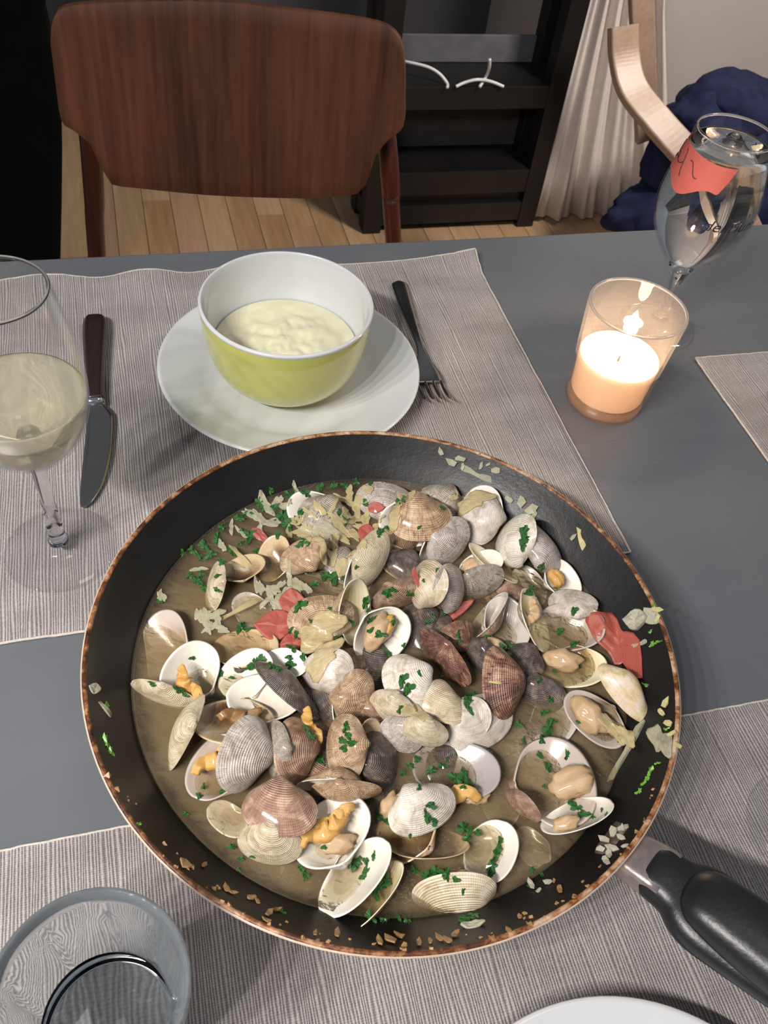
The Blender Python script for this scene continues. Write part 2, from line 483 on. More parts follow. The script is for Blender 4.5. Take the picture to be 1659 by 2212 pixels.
M['ham'] = plain('ham_pink', srgb(168, 84, 70), 0.32, var=0.18, scale=120, coat=0.5, sss=0.2, bump=0.3)
M['flesh_orange'] = plain('clam_meat_orange', srgb(200, 154, 82), 0.28, var=0.14, scale=150, coat=0.5, sss=0.2, bump=0.3)
M['flesh_tan'] = plain('clam_meat_tan', srgb(190, 160, 122), 0.28, var=0.12, scale=120, coat=0.5, sss=0.2, bump=0.3)
M['flesh_brown'] = plain('clam_meat_brown', srgb(130, 94, 54), 0.3, var=0.2, scale=120, coat=0.5, bump=0.3)

OUT = {
 'cream': mat_outer('shell_cream', srgb(158, 136, 106), srgb(204, 188, 158), srgb(228, 216, 196), 0.2, 1.1, 0.8),
 'white': mat_outer('shell_white', srgb(170, 156, 136), srgb(218, 208, 192), srgb(236, 230, 220), 0.2, 0.7, 0.45, srgb(190, 176, 156)),
 'pale': mat_outer('shell_pale_lavender', srgb(132, 118, 106), srgb(186, 174, 164), srgb(212, 204, 200), 0.2, 0.9, 0.7, srgb(150, 134, 120)),
 'tan': mat_outer('shell_tan', srgb(122, 92, 70), srgb(182, 150, 118), srgb(220, 198, 166), 0.6, 0.7, 1.0, srgb(140, 106, 82)),
 'brown': mat_outer('shell_brown', srgb(92, 66, 52), srgb(142, 110, 88), srgb(190, 164, 134), 0.6, 0.5, 1.0),
 'red': mat_outer('shell_red_brown', srgb(66, 42, 36), srgb(128, 88, 72), srgb(190, 152, 122), 1.0, 0.3, 0.9, srgb(64, 40, 34)),
 'pink': mat_outer('shell_rosy_brown', srgb(118, 86, 74), srgb(164, 128, 108), srgb(204, 176, 152), 0.7, 0.4, 1.0),
 'dark': mat_outer('shell_dark_grey', srgb(44, 38, 38), srgb(86, 74, 68), srgb(134, 118, 106), 0.7, 0.5, 1.0, ),
 'smooth': mat_outer('shell_smooth_cream', srgb(176, 152, 116), srgb(206, 186, 146), srgb(214, 196, 186), 0.1, 0.5, 0.08),
 'silk': mat_outer('shell_smooth_grey', srgb(150, 136, 120), srgb(188, 176, 162), srgb(208, 200, 192), 0.1, 0.7, 0.12),
 'grey': mat_outer('shell_grey', srgb(128, 118, 104), srgb(166, 154, 138), srgb(196, 186, 172), 0.3, 0.5, 0.8, srgb(96, 86, 80)),
}
INN = {
 'white': mat_inner('nacre_white', srgb(230, 224, 210), srgb(204, 196, 180), srgb(176, 164, 144)),
 'yellow': mat_inner('nacre_yellow', srgb(236, 224, 188), srgb(220, 196, 142), srgb(190, 156, 104)),
 'mauve': mat_inner('nacre_mauve', srgb(186, 172, 160), srgb(162, 144, 124), srgb(136, 114, 90)),
 'purple': mat_inner('nacre_purple', srgb(166, 158, 156), srgb(128, 116, 114), srgb(74, 60, 74)),
 'dark': mat_inner('nacre_dark', srgb(196, 172, 134), srgb(120, 90, 60), srgb(48, 34, 28)),
 'grey': mat_inner('nacre_grey', srgb(198, 190, 180), srgb(160, 150, 138), srgb(128, 116, 100)),
}

# ------------------------------------------------------------------ the room
def floor_and_walls():
    f = link('floor', box_mesh('floor', -1.6, 3.2, -1.2, 2.9, -0.03, -0.004), M['black_wood'])
    tag(f, kind='structure')
    rnd = random.Random(4)
    tones = [wood('floor_wood_%s' % w, srgb(*a), srgb(*b), (7, 0.6, 1), 0.42, 0.15, 10) for w, a, b in
             (('pale', (168, 136, 102), (200, 168, 132)), ('honey', (154, 120, 86), (190, 156, 118)), ('rosy', (164, 128, 100), (192, 158, 130)))]
    w, ln = 0.068, 0.72
    variants = []
    for k in range(3):
        me = box_mesh('plank', -w / 2 + 0.0006, w / 2 - 0.0006, -ln / 2 + 0.0006, ln / 2 - 0.0006, -0.010, 0.0, 0.0008)
        me.materials.append(tones[k]); variants.append(me)
    i = 0
    x = -0.62
    while x < 1.75:
        y = 0.78 + rnd.random() * 0.72
        while y < 2.86:
            o = bpy.data.objects.new('plank', rnd.choice(variants)); COL.objects.link(o)
            o.parent = f; o.location = (x, y, 0.006 - 0.006)
            y += ln; i += 1
        x += w
    wb = link('wall_back', box_mesh('wall_back', -1.6, 3.2, 2.9, 3.0, 0, 2.6), M['wall_grey'], smooth=False); tag(wb, kind='structure')
    wr = link('wall_right', box_mesh('wall_right', 1.20, 3.2, 1.95, 2.9, 0, 2.6), M['wall'], smooth=False); tag(wr, kind='structure')
    bl = link('baseboard_right', box_mesh('baseboard_right', 1.20, 3.2, 1.935, 1.95, 0, 0.09, 0.003), M['curtain'], smooth=False); tag(bl, kind='structure')
floor_and_walls()

def shelf_unit():
    x0, x1, y0, y1 = 0.545, 1.001, 1.87, 2.01
    t = empty('shelving_unit', ((x0 + x1) / 2, (y0 + y1) / 2, 0))
    tag(t, 'black wooden open shelving unit standing behind the teak chair', 'shelf')
    cx, cy = t.location.x, t.location.y
    for sx in (x0, x1 - 0.045):
        for sy in (y0, y1 - 0.045):
            link('post', box_mesh('post', sx - cx, sx + 0.045 - cx, sy - cy, sy + 0.045 - cy, 0, 1.3, 0.002), M['black_wood'], t, smooth=False)
    for z, h in ((0.07, 0.05), (0.157, 0.059), (0.359, 0.051), (1.26, 0.03)):
        link('shelf_board', box_mesh('shelf_board', x0 + 0.002 - cx, x1 - 0.002 - cx, y0 + 0.003 - cy, y1 - 0.003 - cy, z - h, z, 0.002), M['black_wood'], t, smooth=False)
    link('wall_tone_panel', box_mesh('wall_tone_panel', x0 + 0.04 - cx, x1 - 0.04 - cx, y1 - 0.012 - cy, y1 - 0.004 - cy, 0.360, 0.419, 0.001), plain('lit_wall_grey', srgb(92, 92, 98), 0.7), t, smooth=False)  # lighter grey paints in the lit band of wall seen through the shelf
    link('lower_panel', box_mesh('lower_panel', x0 + 0.046 - cx, x1 - 0.046 - cx, y0 + 0.02 - cy, y0 + 0.035 - cy, 0.012, 0.098, 0.001), M['black_wood'], t, smooth=False)
    link('wall_tone_panel', box_mesh('wall_tone_panel', x0 + 0.04 - cx, x1 - 0.04 - cx, y1 - 0.012 - cy, y1 - 0.004 - cy, 0.158, 0.307, 0.001), plain('dim_wall_grey', srgb(62, 58, 56), 0.8), t, smooth=False)  # darker grey paints in the dimmer wall between the lower boards
    return t
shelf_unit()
for pts, lab in (([Vector((0.5944, 1.9665, 0.3790)), Vector((0.6309, 1.9262, 0.3890)), Vector((0.6672, 1.9029, 0.3890)), Vector((0.6923, 1.8914, 0.3790)), Vector((0.7077, 1.8774, 0.3650)), Vector((0.7033, 1.8615, 0.3630))], 'long white cable arching over the black shelf board, left of the pair'), ([Vector((0.7252, 1.8658, 0.3630)), Vector((0.7462, 1.8681, 0.3710)), Vector((0.7727, 1.8634, 0.3790)), Vector((0.8081, 1.8722, 0.3710)), Vector((0.8383, 1.8646, 0.3630))], 'short white cable arch lying flat on the black shelf board'), ([Vector((0.7801, 1.8629, 0.3630)), Vector((0.7978, 1.8794, 0.3790)), Vector((0.7914, 1.8561, 0.4090)), Vector((0.7856, 1.8479, 0.4290))], 'white cable end standing up behind the flat cable arch on the black shelf')):
    c = link('cable', sweep('cable', smooth_path(pts, 8), circle_section(0.0035, 8)), M['cable'])
    tag(c, lab, 'cable', 'white cables on the black shelf')

def curtain():
    vs, fs = [], []
    n, m = 90, 14
    xa, xb = 1.01, 1.40
    for k in range(m + 1):
        z = 1.75 * k / m
        for i in range(n + 1):
            u = i / n
            x = xa + (xb - 0.42 * min(z, 0.6) - xa) * u
            d = 0.018 * math.sin(u * 31 + 0.5 * math.sin(k * 0.35)) + 0.010 * math.sin(u * 71 + 1.3)
            vs.append((x, 1.875 + 0.6 * d * (1.15 - 0.35 * k / m), z + 0.02))
    for k in range(m):
        for i in range(n):
            a = k * (n + 1) + i
            fs.append((a, a + 1, a + n + 2, a + n + 1))
    me = mesh('curtain', vs, fs)
    o = link('curtain', me, M['curtain'])
    md = o.modifiers.new('thick', 'SOLIDIFY'); md.thickness = 0.003
    tag(o, 'off-white curtain hanging in soft vertical folds right of the black shelving', 'curtain')
curtain()

# black upholstered armchair in the dark at the left
def lounge():
    t = empty('black_armchair', (-0.50, 1.45, 0)); tag(t, 'black upholstered armchair at the left edge, almost lost in the dark', 'armchair')
    pts = [(0.3278, 0.7148), (0.4181, 0.7167), (0.4124, 0.6570), (0.4153, 0.5927), (0.4134, 0.5377), (0.4039, 0.4716), (0.3888, 0.3842), (0.3670, 0.2656), (0.3378, 0.1435), (0.1977, 0.1553)]
    o = link('side_panel', prism('side_panel', pts, 0.10, 0.015), M['black_cloth'], t, (0, 0, 0), False)
    link('seat_block', box_mesh('seat_block', -0.62, 0.16, 0.06, 0.62, 0.02, 0.42, 0.04), M['black_cloth'], t, smooth=False)
    link('back_block', box_mesh('back_block', -0.62, 0.20, 0.50, 0.64, 0.02, 0.86, 0.05), M['black_cloth'], t, smooth=False)
lounge()

# ------------------------------------------------------------------ the chair across the table
def teak_chair():
    t = empty('dining_chair', (0.1340, 1.0600, 0), -0.2096)
    tag(t, 'teak dining chair with a broad curved plywood backrest across the table', 'chair')
    outline = [(-0.1948, 0.7874), (-0.1781, 0.7984), (-0.1024, 0.8072), (-0.0114, 0.8136), (0.0704, 0.8125), (0.1485, 0.8119), (0.1808, 0.8050), (0.1952, 0.7831), (0.2008, 0.7413), (0.2040, 0.7011), (0.1877, 0.6822), (0.1747, 0.6612), (0.1697, 0.6392), (0.1628, 0.6158), (0.1456, 0.6039), (0.0767, 0.5910), (-0.0312, 0.5852), (-0.1250, 0.5903), (-0.1592, 0.5957), (-0.1667, 0.6169), (-0.1743, 0.6433), (-0.1915, 0.6610), (-0.2050, 0.6752), (-0.2034, 0.7320), (-0.2023, 0.7674)]
    pts = [tuple(p)[:2] for p in smooth_path([(x, z, 0) for x, z in outline] + [(*outline[0], 0)], 4)][:-1]
    # curved backrest: fill the outline with a grid so that it can bend
    xs = [p[0] for p in pts]
    n = 40
    lo, hi = min(xs) + 1e-4, max(xs) - 1e-4
    def span(x):
        zz = []
        for i in range(len(pts)):
            (xa, za), (xb, zb) = pts[i], pts[(i + 1) % len(pts)]
            if (xa - x) * (xb - x) <= 0 and xa != xb: zz.append(za + (zb - za) * (x - xa) / (xb - xa))
        return min(zz), max(zz)
    vs, fs = [], []
    m = 10
    for i in range(n + 1):
        u = 0.5 - 0.5 * math.cos(PI * i / n)
        x = lo + (hi - lo) * u
        a, b = span(x)
        for k in range(m + 1):
            vs.append((x, -0.35 * x * x + 0.10 * (b - a) * 0 + 0.05 * (a + (b - a) * k / m - 0.68), a + (b - a) * k / m))
    for i in range(n):
        for k in range(m):
            q = i * (m + 1) + k
            fs.append((q, q + 1, q + m + 2, q + m + 1))
    me = mesh('backrest', vs, fs); fix(me)
    br = link('backrest', me, M['teak'], t)
    sd = br.modifiers.new('ply', 'SOLIDIFY'); sd.thickness = 0.012; sd.offset = -1 if me.polygons[0].normal.y < 0 else 1
    bv = br.modifiers.new('round', 'BEVEL'); bv.width = 0.003; bv.segments = 2
    for path, rad in [([Vector((-0.1841, 0.0240, 0.6579)), Vector((-0.1855, 0.0240, 0.6171)), Vector((-0.1910, 0.0240, 0.5459)), Vector((-0.1990, 0.0240, 0.4673)), Vector((-0.2355, 0.0240, 0.0000))], 0.0135), ([Vector((0.1842, 0.0240, 0.6899)), Vector((0.1914, 0.0240, 0.6555)), Vector((0.2026, 0.0240, 0.5921)), Vector((0.2135, 0.0240, 0.5228)), Vector((0.3053, 0.0240, 0.0000))], 0.0125)]:
        P = smooth_path(path, 6)
        sc = [1.0 - 0.25 * abs(i / (len(P) - 1) - 0.4) for i in range(len(P))]
        link('rear_leg', sweep('rear_leg', P, circle_section(rad, 16), scale=sc), M['rosewood'], t)
    seat = prism('seat', [(-0.19, 0.0), (-0.17, 0.022), (0.17, 0.022), (0.19, 0.0)], 0.40, 0.004)
    so = link('seat', seat, M['teak'], t, (0, -0.22, 0.43), False)
    for sx in (-0.15, 0.15):
        link('front_leg', sweep('front_leg', [Vector((sx, -0.40, 0.43)), Vector((sx * 1.12, -0.42, 0.0))], circle_section(0.014, 14)), M['rosewood'], t)
    link('seat_rail', box_mesh('seat_rail', -0.15, 0.15, -0.415, -0.395, 0.39, 0.425, 0.003), M['rosewood'], t, smooth=False)
teak_chair()

# ------------------------------------------------------------------ bentwood armchair and the navy throw on the right
def bentwood():
    base = (0.938, 1.390, 0)
    t = empty('bentwood_armchair', base); tag(t, 'pale birch bentwood armchair frame in front of the curtain at upper right', 'armchair')
    b = Vector(base)
    path = [Vector(p) - b for p in [(0.8784, 1.5000, 0.6315), (0.8857, 1.4800, 0.5893), (0.8984, 1.4400, 0.5480), (0.9384, 1.3900, 0.5121), (0.9975, 1.3400, 0.4683), (1.0946, 1.2800, 0.3971)]]
    P = smooth_path(path, 8)
    link('arm', sweep('arm', P, rounded_section(0.020, 0.055, 0.004), up=Vector((1.0, 0.15, 0.25))), M['birch'], t, smooth=False)
    post = [Vector(p) - b for p in [(1.0205, 1.7200, 0.6221), (1.0979, 1.7200, 0.4332), (1.1482, 1.7200, 0.3087)]]
    link('frame_strip', sweep('frame_strip', post, rounded_section(0.02, 0.05, 0.004), up=Vector((1, 0, 0))), M['birch'], t, smooth=False)
    leg = [Vector(p) - b for p in [(1.0946, 1.2800, 0.3971), (1.2146, 1.2300, 0.2471), (1.2946, 1.2200, 0.0771), (1.2946, 1.2600, 0.0000)]]
    link('leg', sweep('leg', smooth_path(leg, 6), rounded_section(0.02, 0.055, 0.004), up=Vector((1, 0, 0))), M['birch'], t, smooth=False)
bentwood()

def blob(name, r, sub=4, amp=0.1, freq=2.0, seed=0):
    bm = bmesh.new()
    bmesh.ops.create_icosphere(bm, subdivisions=sub, radius=1)
    for v in bm.verts:
        d = 1 + amp * noise.noise(v.co * freq + Vector((seed * 3.1, seed * 1.7, seed))) + amp * 0.4 * noise.noise(v.co * freq * 3 + Vector((seed, 0, 0)))
        v.co = Vector((v.co.x * r[0], v.co.y * r[1], v.co.z * r[2])) * d
    me = bpy.data.meshes.new(name); bm.to_mesh(me); bm.free()
    return me
def navy():
    base = Vector((1.1591, 1.4500, 0.0000))
    t = empty('navy_throw', base); tag(t, 'dark navy blue fabric throw bunched over the armchair seat', 'throw')
    for nm, c, r, s in [('fold', (1.2509, 1.6000, 0.4358), (0.130, 0.100, 0.060), 1), ('fold', (1.1873, 1.5800, 0.4166), (0.085, 0.080, 0.055), 2), ('fold', (1.3351, 1.5800, 0.3911), (0.130, 0.100, 0.100), 3), ('drape', (1.1802, 1.6200, 0.1868), (0.125, 0.060, 0.080), 4), ('drape', (1.1404, 1.6200, 0.3119), (0.040, 0.050, 0.085), 5), ('drape', (1.2460, 1.6200, 0.2481), (0.120, 0.090, 0.130), 6), ('cushion', (1.3950, 1.6000, 0.2194), (0.170, 0.140, 0.150), 7)]:
        o = link(nm, blob(nm, r, 4, 0.28, 1.7, s), M['navy'], t, Vector(c) - base)
navy()

# ------------------------------------------------------------------ the table and its placemats
def table():
    t = empty('dining_table', (0.35, 0.1, 0)); tag(t, 'grey painted dining table that everything stands on', 'table')
    link('tabletop', box_mesh('tabletop', -1.0, 1.15, -0.70, 0.685, TZ - 0.032, TZ, 0.002), M['table'], t, (-0.35, -0.1, 0), smooth=False)
    link('apron', box_mesh('apron', -0.9, 1.05, -0.60, 0.60, TZ - 0.10, TZ - 0.032), M['table'], t, (-0.35, -0.1, 0), smooth=False)
    for x in (-0.92, 1.07):
        for y in (-0.62, 0.61):
            link('leg', box_mesh('leg', x - 0.03, x + 0.03, y - 0.03, y + 0.03, 0, TZ - 0.032, 0.002), M['table'], t, (-0.35, -0.1, 0), smooth=False)
table()

def placemat(label, x0, x1, y0, y1, wave, curl=0.0):
    cx, cy = (x0 + x1) / 2, (y0 + y1) / 2
    nx, ny = 90, 40
    def hz(x, y):
        e = max(0.0, 1 - (y1 - y) / 0.030)
        z = wave * e * e * (0.5 + 0.5 * math.sin(x * 52 + 1.2 + 2.0 * math.sin(x * 17)))
        e2 = max(0.0, 1 - (x1 - x) / 0.02) * max(0.0, 1 - (y1 - y) / 0.03)
        return z + curl * e2
    vs, fs = [], []
    for j in range(ny + 1):
        v = j / ny; v = 1 - (1 - v) ** 1.6
        for i in range(nx + 1):
            x, y = x0 + (x1 - x0) * i / nx, y0 + (y1 - y0) * v
            vs.append((x - cx, y - cy, hz(x, y) + 0.0020))
    N = len(vs)
    vs += [(a, b, c - 0.0018) for a, b, c in vs]
    for j in range(ny):
        for i in range(nx):
            a = j * (nx + 1) + i
            fs.append((a, a + 1, a + nx + 2, a + nx + 1)); fs.append((a + N + nx + 1, a + N + nx + 2, a + N + 1, a + N))
    ring = [i for i in range(nx + 1)] + [j * (nx + 1) + nx for j in range(1, ny + 1)] + [ny * (nx + 1) + i for i in range(nx - 1, -1, -1)] + [j * (nx + 1) for j in range(ny - 1, 0, -1)]
    for a, b in zip(ring, ring[1:] + ring[:1]): fs.append((a, a + N, b + N, b))
    t = empty('placemat', (cx, cy, TZ)); tag(t, label, 'placemat', 'grey ribbed placemats')
    link('cloth', mesh('cloth', vs, fs), M['mat'], t)
    P = [Vector(vs[i]) for i in ring]; P.append(P[0])
    rr = random.Random(3)
    P = [p + Vector((rr.uniform(-1, 1) * 0.0003, rr.uniform(-1, 1) * 0.0003, -0.0006)) for p in P]
    link('hem', sweep('hem', P, circle_section(0.0009, 6), cap=False), M['hem'], t)
    return t
placemat('grey ribbed placemat under the bowl, plate, knife and fork', -0.165, 0.2975, 0.3035, 0.6515, 0.006, 0.004)
placemat('grey ribbed placemat nearest the camera, under the pan handle and glass tumbler', -0.105, 0.360, -0.165, 0.183, 0.0005)
placemat('grey placemat at the right edge of the table with a fraying corner', 0.4445, 0.80, 0.03, 0.489, 0.0008, 0.003)

MZ = TZ + 0.0021                                          # top of a placemat
# ------------------------------------------------------------------ crockery
def plate(loc, label):
    prof = [(0, 0.0035), (0.045, 0.0030), (0.056, 0.0), (0.059, 0.0), (0.060, 0.0035), (0.075, 0.008), (0.0925, 0.0150), (0.0965, 0.0172), (0.0972, 0.0185), (0.0965, 0.0194),
            (0.0945, 0.0190), (0.0925, 0.0180), (0.0760, 0.0125), (0.0660, 0.0090), (0.0620, 0.0072), (0.054, 0.0066), (0.03, 0.0064), (0, 0.0064)]
    o = link('plate', lathe('plate', prof, 96), M['white'], None, loc)
    return tag(o, label, 'plate')
plate((0.1001, 0.5022, MZ), 'white side plate under the lime green bowl')
plate((0.1420, -0.0402, MZ), 'white plate cut off by the bottom edge, only its far rim showing')

def bowl():
    loc = (0.0960, 0.5015, MZ + 0.0064)
    t = empty('bowl', loc); tag(t, 'small bowl, lime green outside and white inside, holding pale sauce', 'bowl')
    outer = smooth_profile([(0.030, 0.0), (0.0335, 0.0025), (0.0455, 0.0110), (0.0535, 0.0240), (0.0580, 0.0410), (0.0599, 0.0570), (0.0605, 0.0665)], 5)
    link('outer_wall', lathe('outer_wall', [(0, 0.003), (0.027, 0.003), (0.028, 0.0)] + outer, 96), M['lime'], t)
    inner = smooth_profile([(0.0605, 0.0665), (0.0610, 0.0682), (0.0601, 0.0694), (0.0583, 0.0685), (0.0572, 0.0580), (0.0552, 0.0430), (0.0502, 0.0265), (0.038, 0.0125), (0.018, 0.0075), (0, 0.0068)], 5)
    link('inner_wall', lathe('inner_wall', inner, 96), M['white'], t)
    bm = bmesh.new()
    n, m = 72, 26
    rings = []
    for k in range(m + 1):
        r = 0.0516 * k / m
        ring = []
        for i in range(n if k else 1):
            a = 2 * PI * i / n
            x, y = r * math.cos(a), r * math.sin(a)
            f = max(0, 1 - (r / 0.0508) ** 3)
            z = 0.0325 + 0.0055 * max(0, 1 - (math.hypot(x - 0.008, y + 0.004) / 0.036) ** 2) + f * (0.0026 * noise.noise(Vector((x * 95, y * 95, 2))) + 0.0016 * noise.noise(Vector((x * 240, y * 160, 5))))
            ring.append(bm.verts.new((x, y, z)))
        rings.append(ring)
    for a, b in zip(rings, rings[1:]):
        for i in range(n):
            j = (i + 1) % n
            if len(a) == 1: bm.faces.new((a[0], b[i], b[j]))
            else: bm.faces.new((a[i], b[i], b[j], a[j]))
    me = bpy.data.meshes.new('sauce'); bm.to_mesh(me); bm.free()
    s = link('sauce', me, M['sauce'], None, loc)
    tag(s, 'pale yellow whipped garlic sauce heaped in the lime green bowl', 'sauce')
bowl()

# ------------------------------------------------------------------ cutlery
def flat_outline(name, centre, widths, thick, lift, bevel=0.0006, crown=0.0):
    """a flat bar: centre line along +Y, half widths left/right per station, height per station"""
    vs, fs = [], []
    K = 7
    for (y, wl, wr, z, th) in widths:
        for k in range(K):
            u = k / (K - 1)
            x = -wl + (wl + wr) * u
            c = crown * (1 - (2 * u - 1) ** 2)
            vs.append((x, y, z + th / 2 * (1 - 0.6 * abs(2 * u - 1) ** 6) + c))
        for k in range(K - 1, -1, -1):
            u = k / (K - 1)
            x = -wl + (wl + wr) * u
            vs.append((x, y, z - th / 2 * (1 - 0.6 * abs(2 * u - 1) ** 6) + c * 0.3))
    n = 2 * K
    for i in range(len(widths) - 1):
        for k in range(n):
            m = (k + 1) % n
            fs.append((i * n + k, i * n + m, (i + 1) * n + m, (i + 1) * n + k))
    fs.append(tuple(range(n))[::-1]); fs.append(tuple((len(widths) - 1) * n + k for k in range(n)))
    me = mesh(name, vs, fs); fix(me)
    return me

def interp(stations, n):
    out = []
    for i in range(len(stations) - 1):
        p0, p1, p2, p3 = (stations[max(i - 1, 0)], stations[i], stations[i + 1], stations[min(i + 2, len(stations) - 1)])
        for k in range(n):
            t = k / n
            out.append(tuple(0.5 * ((2 * b) + (c - a) * t + (2 * a - 5 * b + 4 * c - d) * t * t + (3 * b - a - 3 * c + d) * t ** 3) for a, b, c, d in zip(p0, p1, p2, p3)))
    out.append(stations[-1])
    return out

def knife():
    a, b = Vector((-0.0381, 0.5919, 0.7571)), Vector((-0.0469, 0.3962, 0.7551))
    d = b - a
    t = empty('table_knife', (a.x, a.y, MZ), math.atan2(d.y, d.x) - PI / 2)
    tag(t, 'table knife with a dark wooden handle lying left of the plate', 'knife')
    L = d.length
    h = [(0.0, 0.0015, 0.0015, 0.0052, 0.003), (0.002, 0.0062, 0.0062, 0.0052, 0.008), (0.006, 0.0085, 0.0085, 0.0052, 0.0095), (0.020, 0.0092, 0.0092, 0.0052, 0.010), (0.045, 0.0082, 0.0082, 0.0052, 0.010), (0.075, 0.0070, 0.0066, 0.0050, 0.0094), (L * 0.50, 0.0066, 0.0058, 0.0047, 0.009)]
    link('handle', flat_outline('handle', None, interp(h, 5), 0.01, 0), M['dark_wood'], t)
    bl = [(L * 0.50, 0.0068, 0.0060, 0.0047, 0.0092), (L * 0.506, 0.0070, 0.0062, 0.0047, 0.0088), (L * 0.52, 0.0068, 0.0060, 0.0044, 0.0060)]
    link('bolster', flat_outline('bolster', None, bl, 0.01, 0), M['bolster'], t)
    # +Y runs from handle end to tip; +X is the viewer's left seen from here, so the cutting edge bulges to -X
    k = [(L * 0.52, 0.0064, 0.0060, 0.0044, 0.0020), (L * 0.545, 0.0098, 0.0056, 0.0040, 0.0016), (L * 0.58, 0.0125, 0.0056, 0.0037, 0.0014), (L * 0.66, 0.0125, 0.0058, 0.0033, 0.0013), (L * 0.78, 0.0108, 0.0072, 0.0030, 0.0012), (L * 0.90, 0.0060, 0.0086, 0.0027, 0.0011), (L * 0.97, 0.0000, 0.0088, 0.0026, 0.0010), (L * 0.995, -0.0040, 0.0082, 0.0026, 0.0008), (L, -0.0058, 0.0074, 0.0026, 0.0006)]
    if False: k = [(y, b_, a_, z, th) for y, a_, b_, z, th in k]
    link('blade', flat_outline('blade', None, interp(k, 5), 0.01, 0), M['steel'], t)
knife()

def fork():
    a, b = Vector((0.2160, 0.6169, 0.7561)), Vector((0.2036, 0.4549, 0.7651))
    d = b - a
    L = d.length
    t = empty('table_fork', (a.x, a.y, MZ), math.atan2(d.y, d.x) - PI / 2)
    tag(t, 'steel table fork tucked beside the right rim of the white plate', 'fork')
    h = [(0.0, 0.001, 0.001, 0.0030, 0.002), (0.002, 0.0048, 0.0048, 0.0030, 0.0026), (0.007, 0.0068, 0.0068, 0.0030, 0.003), (0.040, 0.0058, 0.0058, 0.0040, 0.003), (L * 0.5, 0.0036, 0.0036, 0.0070, 0.0034), (L * 0.62, 0.0036, 0.0036, 0.0070, 0.003), (L * 0.69, 0.0070, 0.0070, 0.0050, 0.0022), (L * 0.76, 0.0112, 0.0112, 0.0036, 0.002), (L * 0.82, 0.0122, 0.0122, 0.0036, 0.002)]
    link('handle', flat_outline('handle', None, interp(h, 5), 0.01, 0), M['steel'], t)
    for q in range(4):
        x = -0.0096 + 0.0064 * q
        pts = [Vector((x, L * 0.81, 0.0036)), Vector((x, L * 0.88, 0.0050)), Vector((x * 1.02, L * 0.95, 0.0085)), Vector((x * 1.03, L, 0.0130))]
        P = smooth_path(pts, 5)
        sc = [1.0 - 0.55 * max(0, (i / (len(P) - 1) - 0.6) / 0.4) for i in range(len(P))]
        link('tine', sweep('tine', P, rounded_section(0.0026, 0.0018, 0.0006, 2), scale=sc), M['steel'], t)
fork()

# ------------------------------------------------------------------ glasses
def shell_profile(outer, t):
    """closed wall of thickness t from an outer profile running bottom to top"""
    P = [Vector(p) for p in outer]
    inner = []
    for i, p in enumerate(P):
        d = (P[min(i + 1, len(P) - 1)] - P[max(i - 1, 0)]).normalized()
        q = p + Vector((-d.y, d.x)) * t
        inner.append((max(q.x, 0.0), q.y))
    return outer + inner[::-1]

def foot_mesh(r, stem_r, z1):
    prof = [(0, 0.0006), (r * 0.9, 0.0004), (r - 0.0006, 0.0004), (r, 0.0011), (r - 0.0005, 0.0019), (r * 0.75, 0.0024), (r * 0.45, 0.0032), (r * 0.25, 0.0050), (stem_r * 1.6, 0.0085), (stem_r * 1.5, z1)]
    return lathe('foot', prof, 80)

def wine_glass():
    x, y = -0.0681, 0.3661
    t = empty('wine_glass', (x, y, MZ)); tag(t, 'stemmed glass of white wine at the left edge', 'wine glass')
    link('foot', foot_mesh(0.0335, 0.0042, 0.010), M['glass_foot'], t)
    link('stem', lathe('stem', [(0, 0.0085), (0.0062, 0.009), (0.0060, 0.0115), (0.0046, 0.014), (0.0050, 0.0165), (0.0046, 0.019), (0.0048, 0.0265), (0.0043, 0.028), (0.0040, 0.05), (0.0043, 0.072), (0.0060, 0.081), (0, 0.084)], 32), M['stem'], t)
    pr = smooth_profile([(0.0005, 0.0835), (0.0080, 0.0842), (0.0150, 0.087), (0.0225, 0.093), (0.0288, 0.102), (0.0335, 0.115), (0.0352, 0.129), (0.0348, 0.145), (0.0325, 0.163), (0.0298, 0.179), (0.0272, 0.192)], 5)
    link('bowl', lathe('bowl', shell_profile(pr, 0.0009), 96, closed=False), M['glass'], t)
    link('rim', lathe('rim', [(0.0272 - 0.0009 + 0.0009 * math.cos(a), 0.1922 + 0.0009 * math.sin(a)) for a in [2 * PI * k / 10 for k in range(10)]], 96, closed=True), M['stem'], t)
    lvl = 0.128
    inn = [(max(r - 0.0012, 0), z + 0.0009) for r, z in pr if z < lvl - 0.001]
    wp = [(0, inn[0][1])] + inn[1:] + [(0.0338, lvl), (0.0325, lvl - 0.0004), (0, lvl - 0.0005)]
    w = link('wine', lathe('wine', wp, 96), M['wine'], None, (x, y, MZ))
    tag(w, 'pale white wine in the stemmed glass at left', 'wine')
wine_glass()

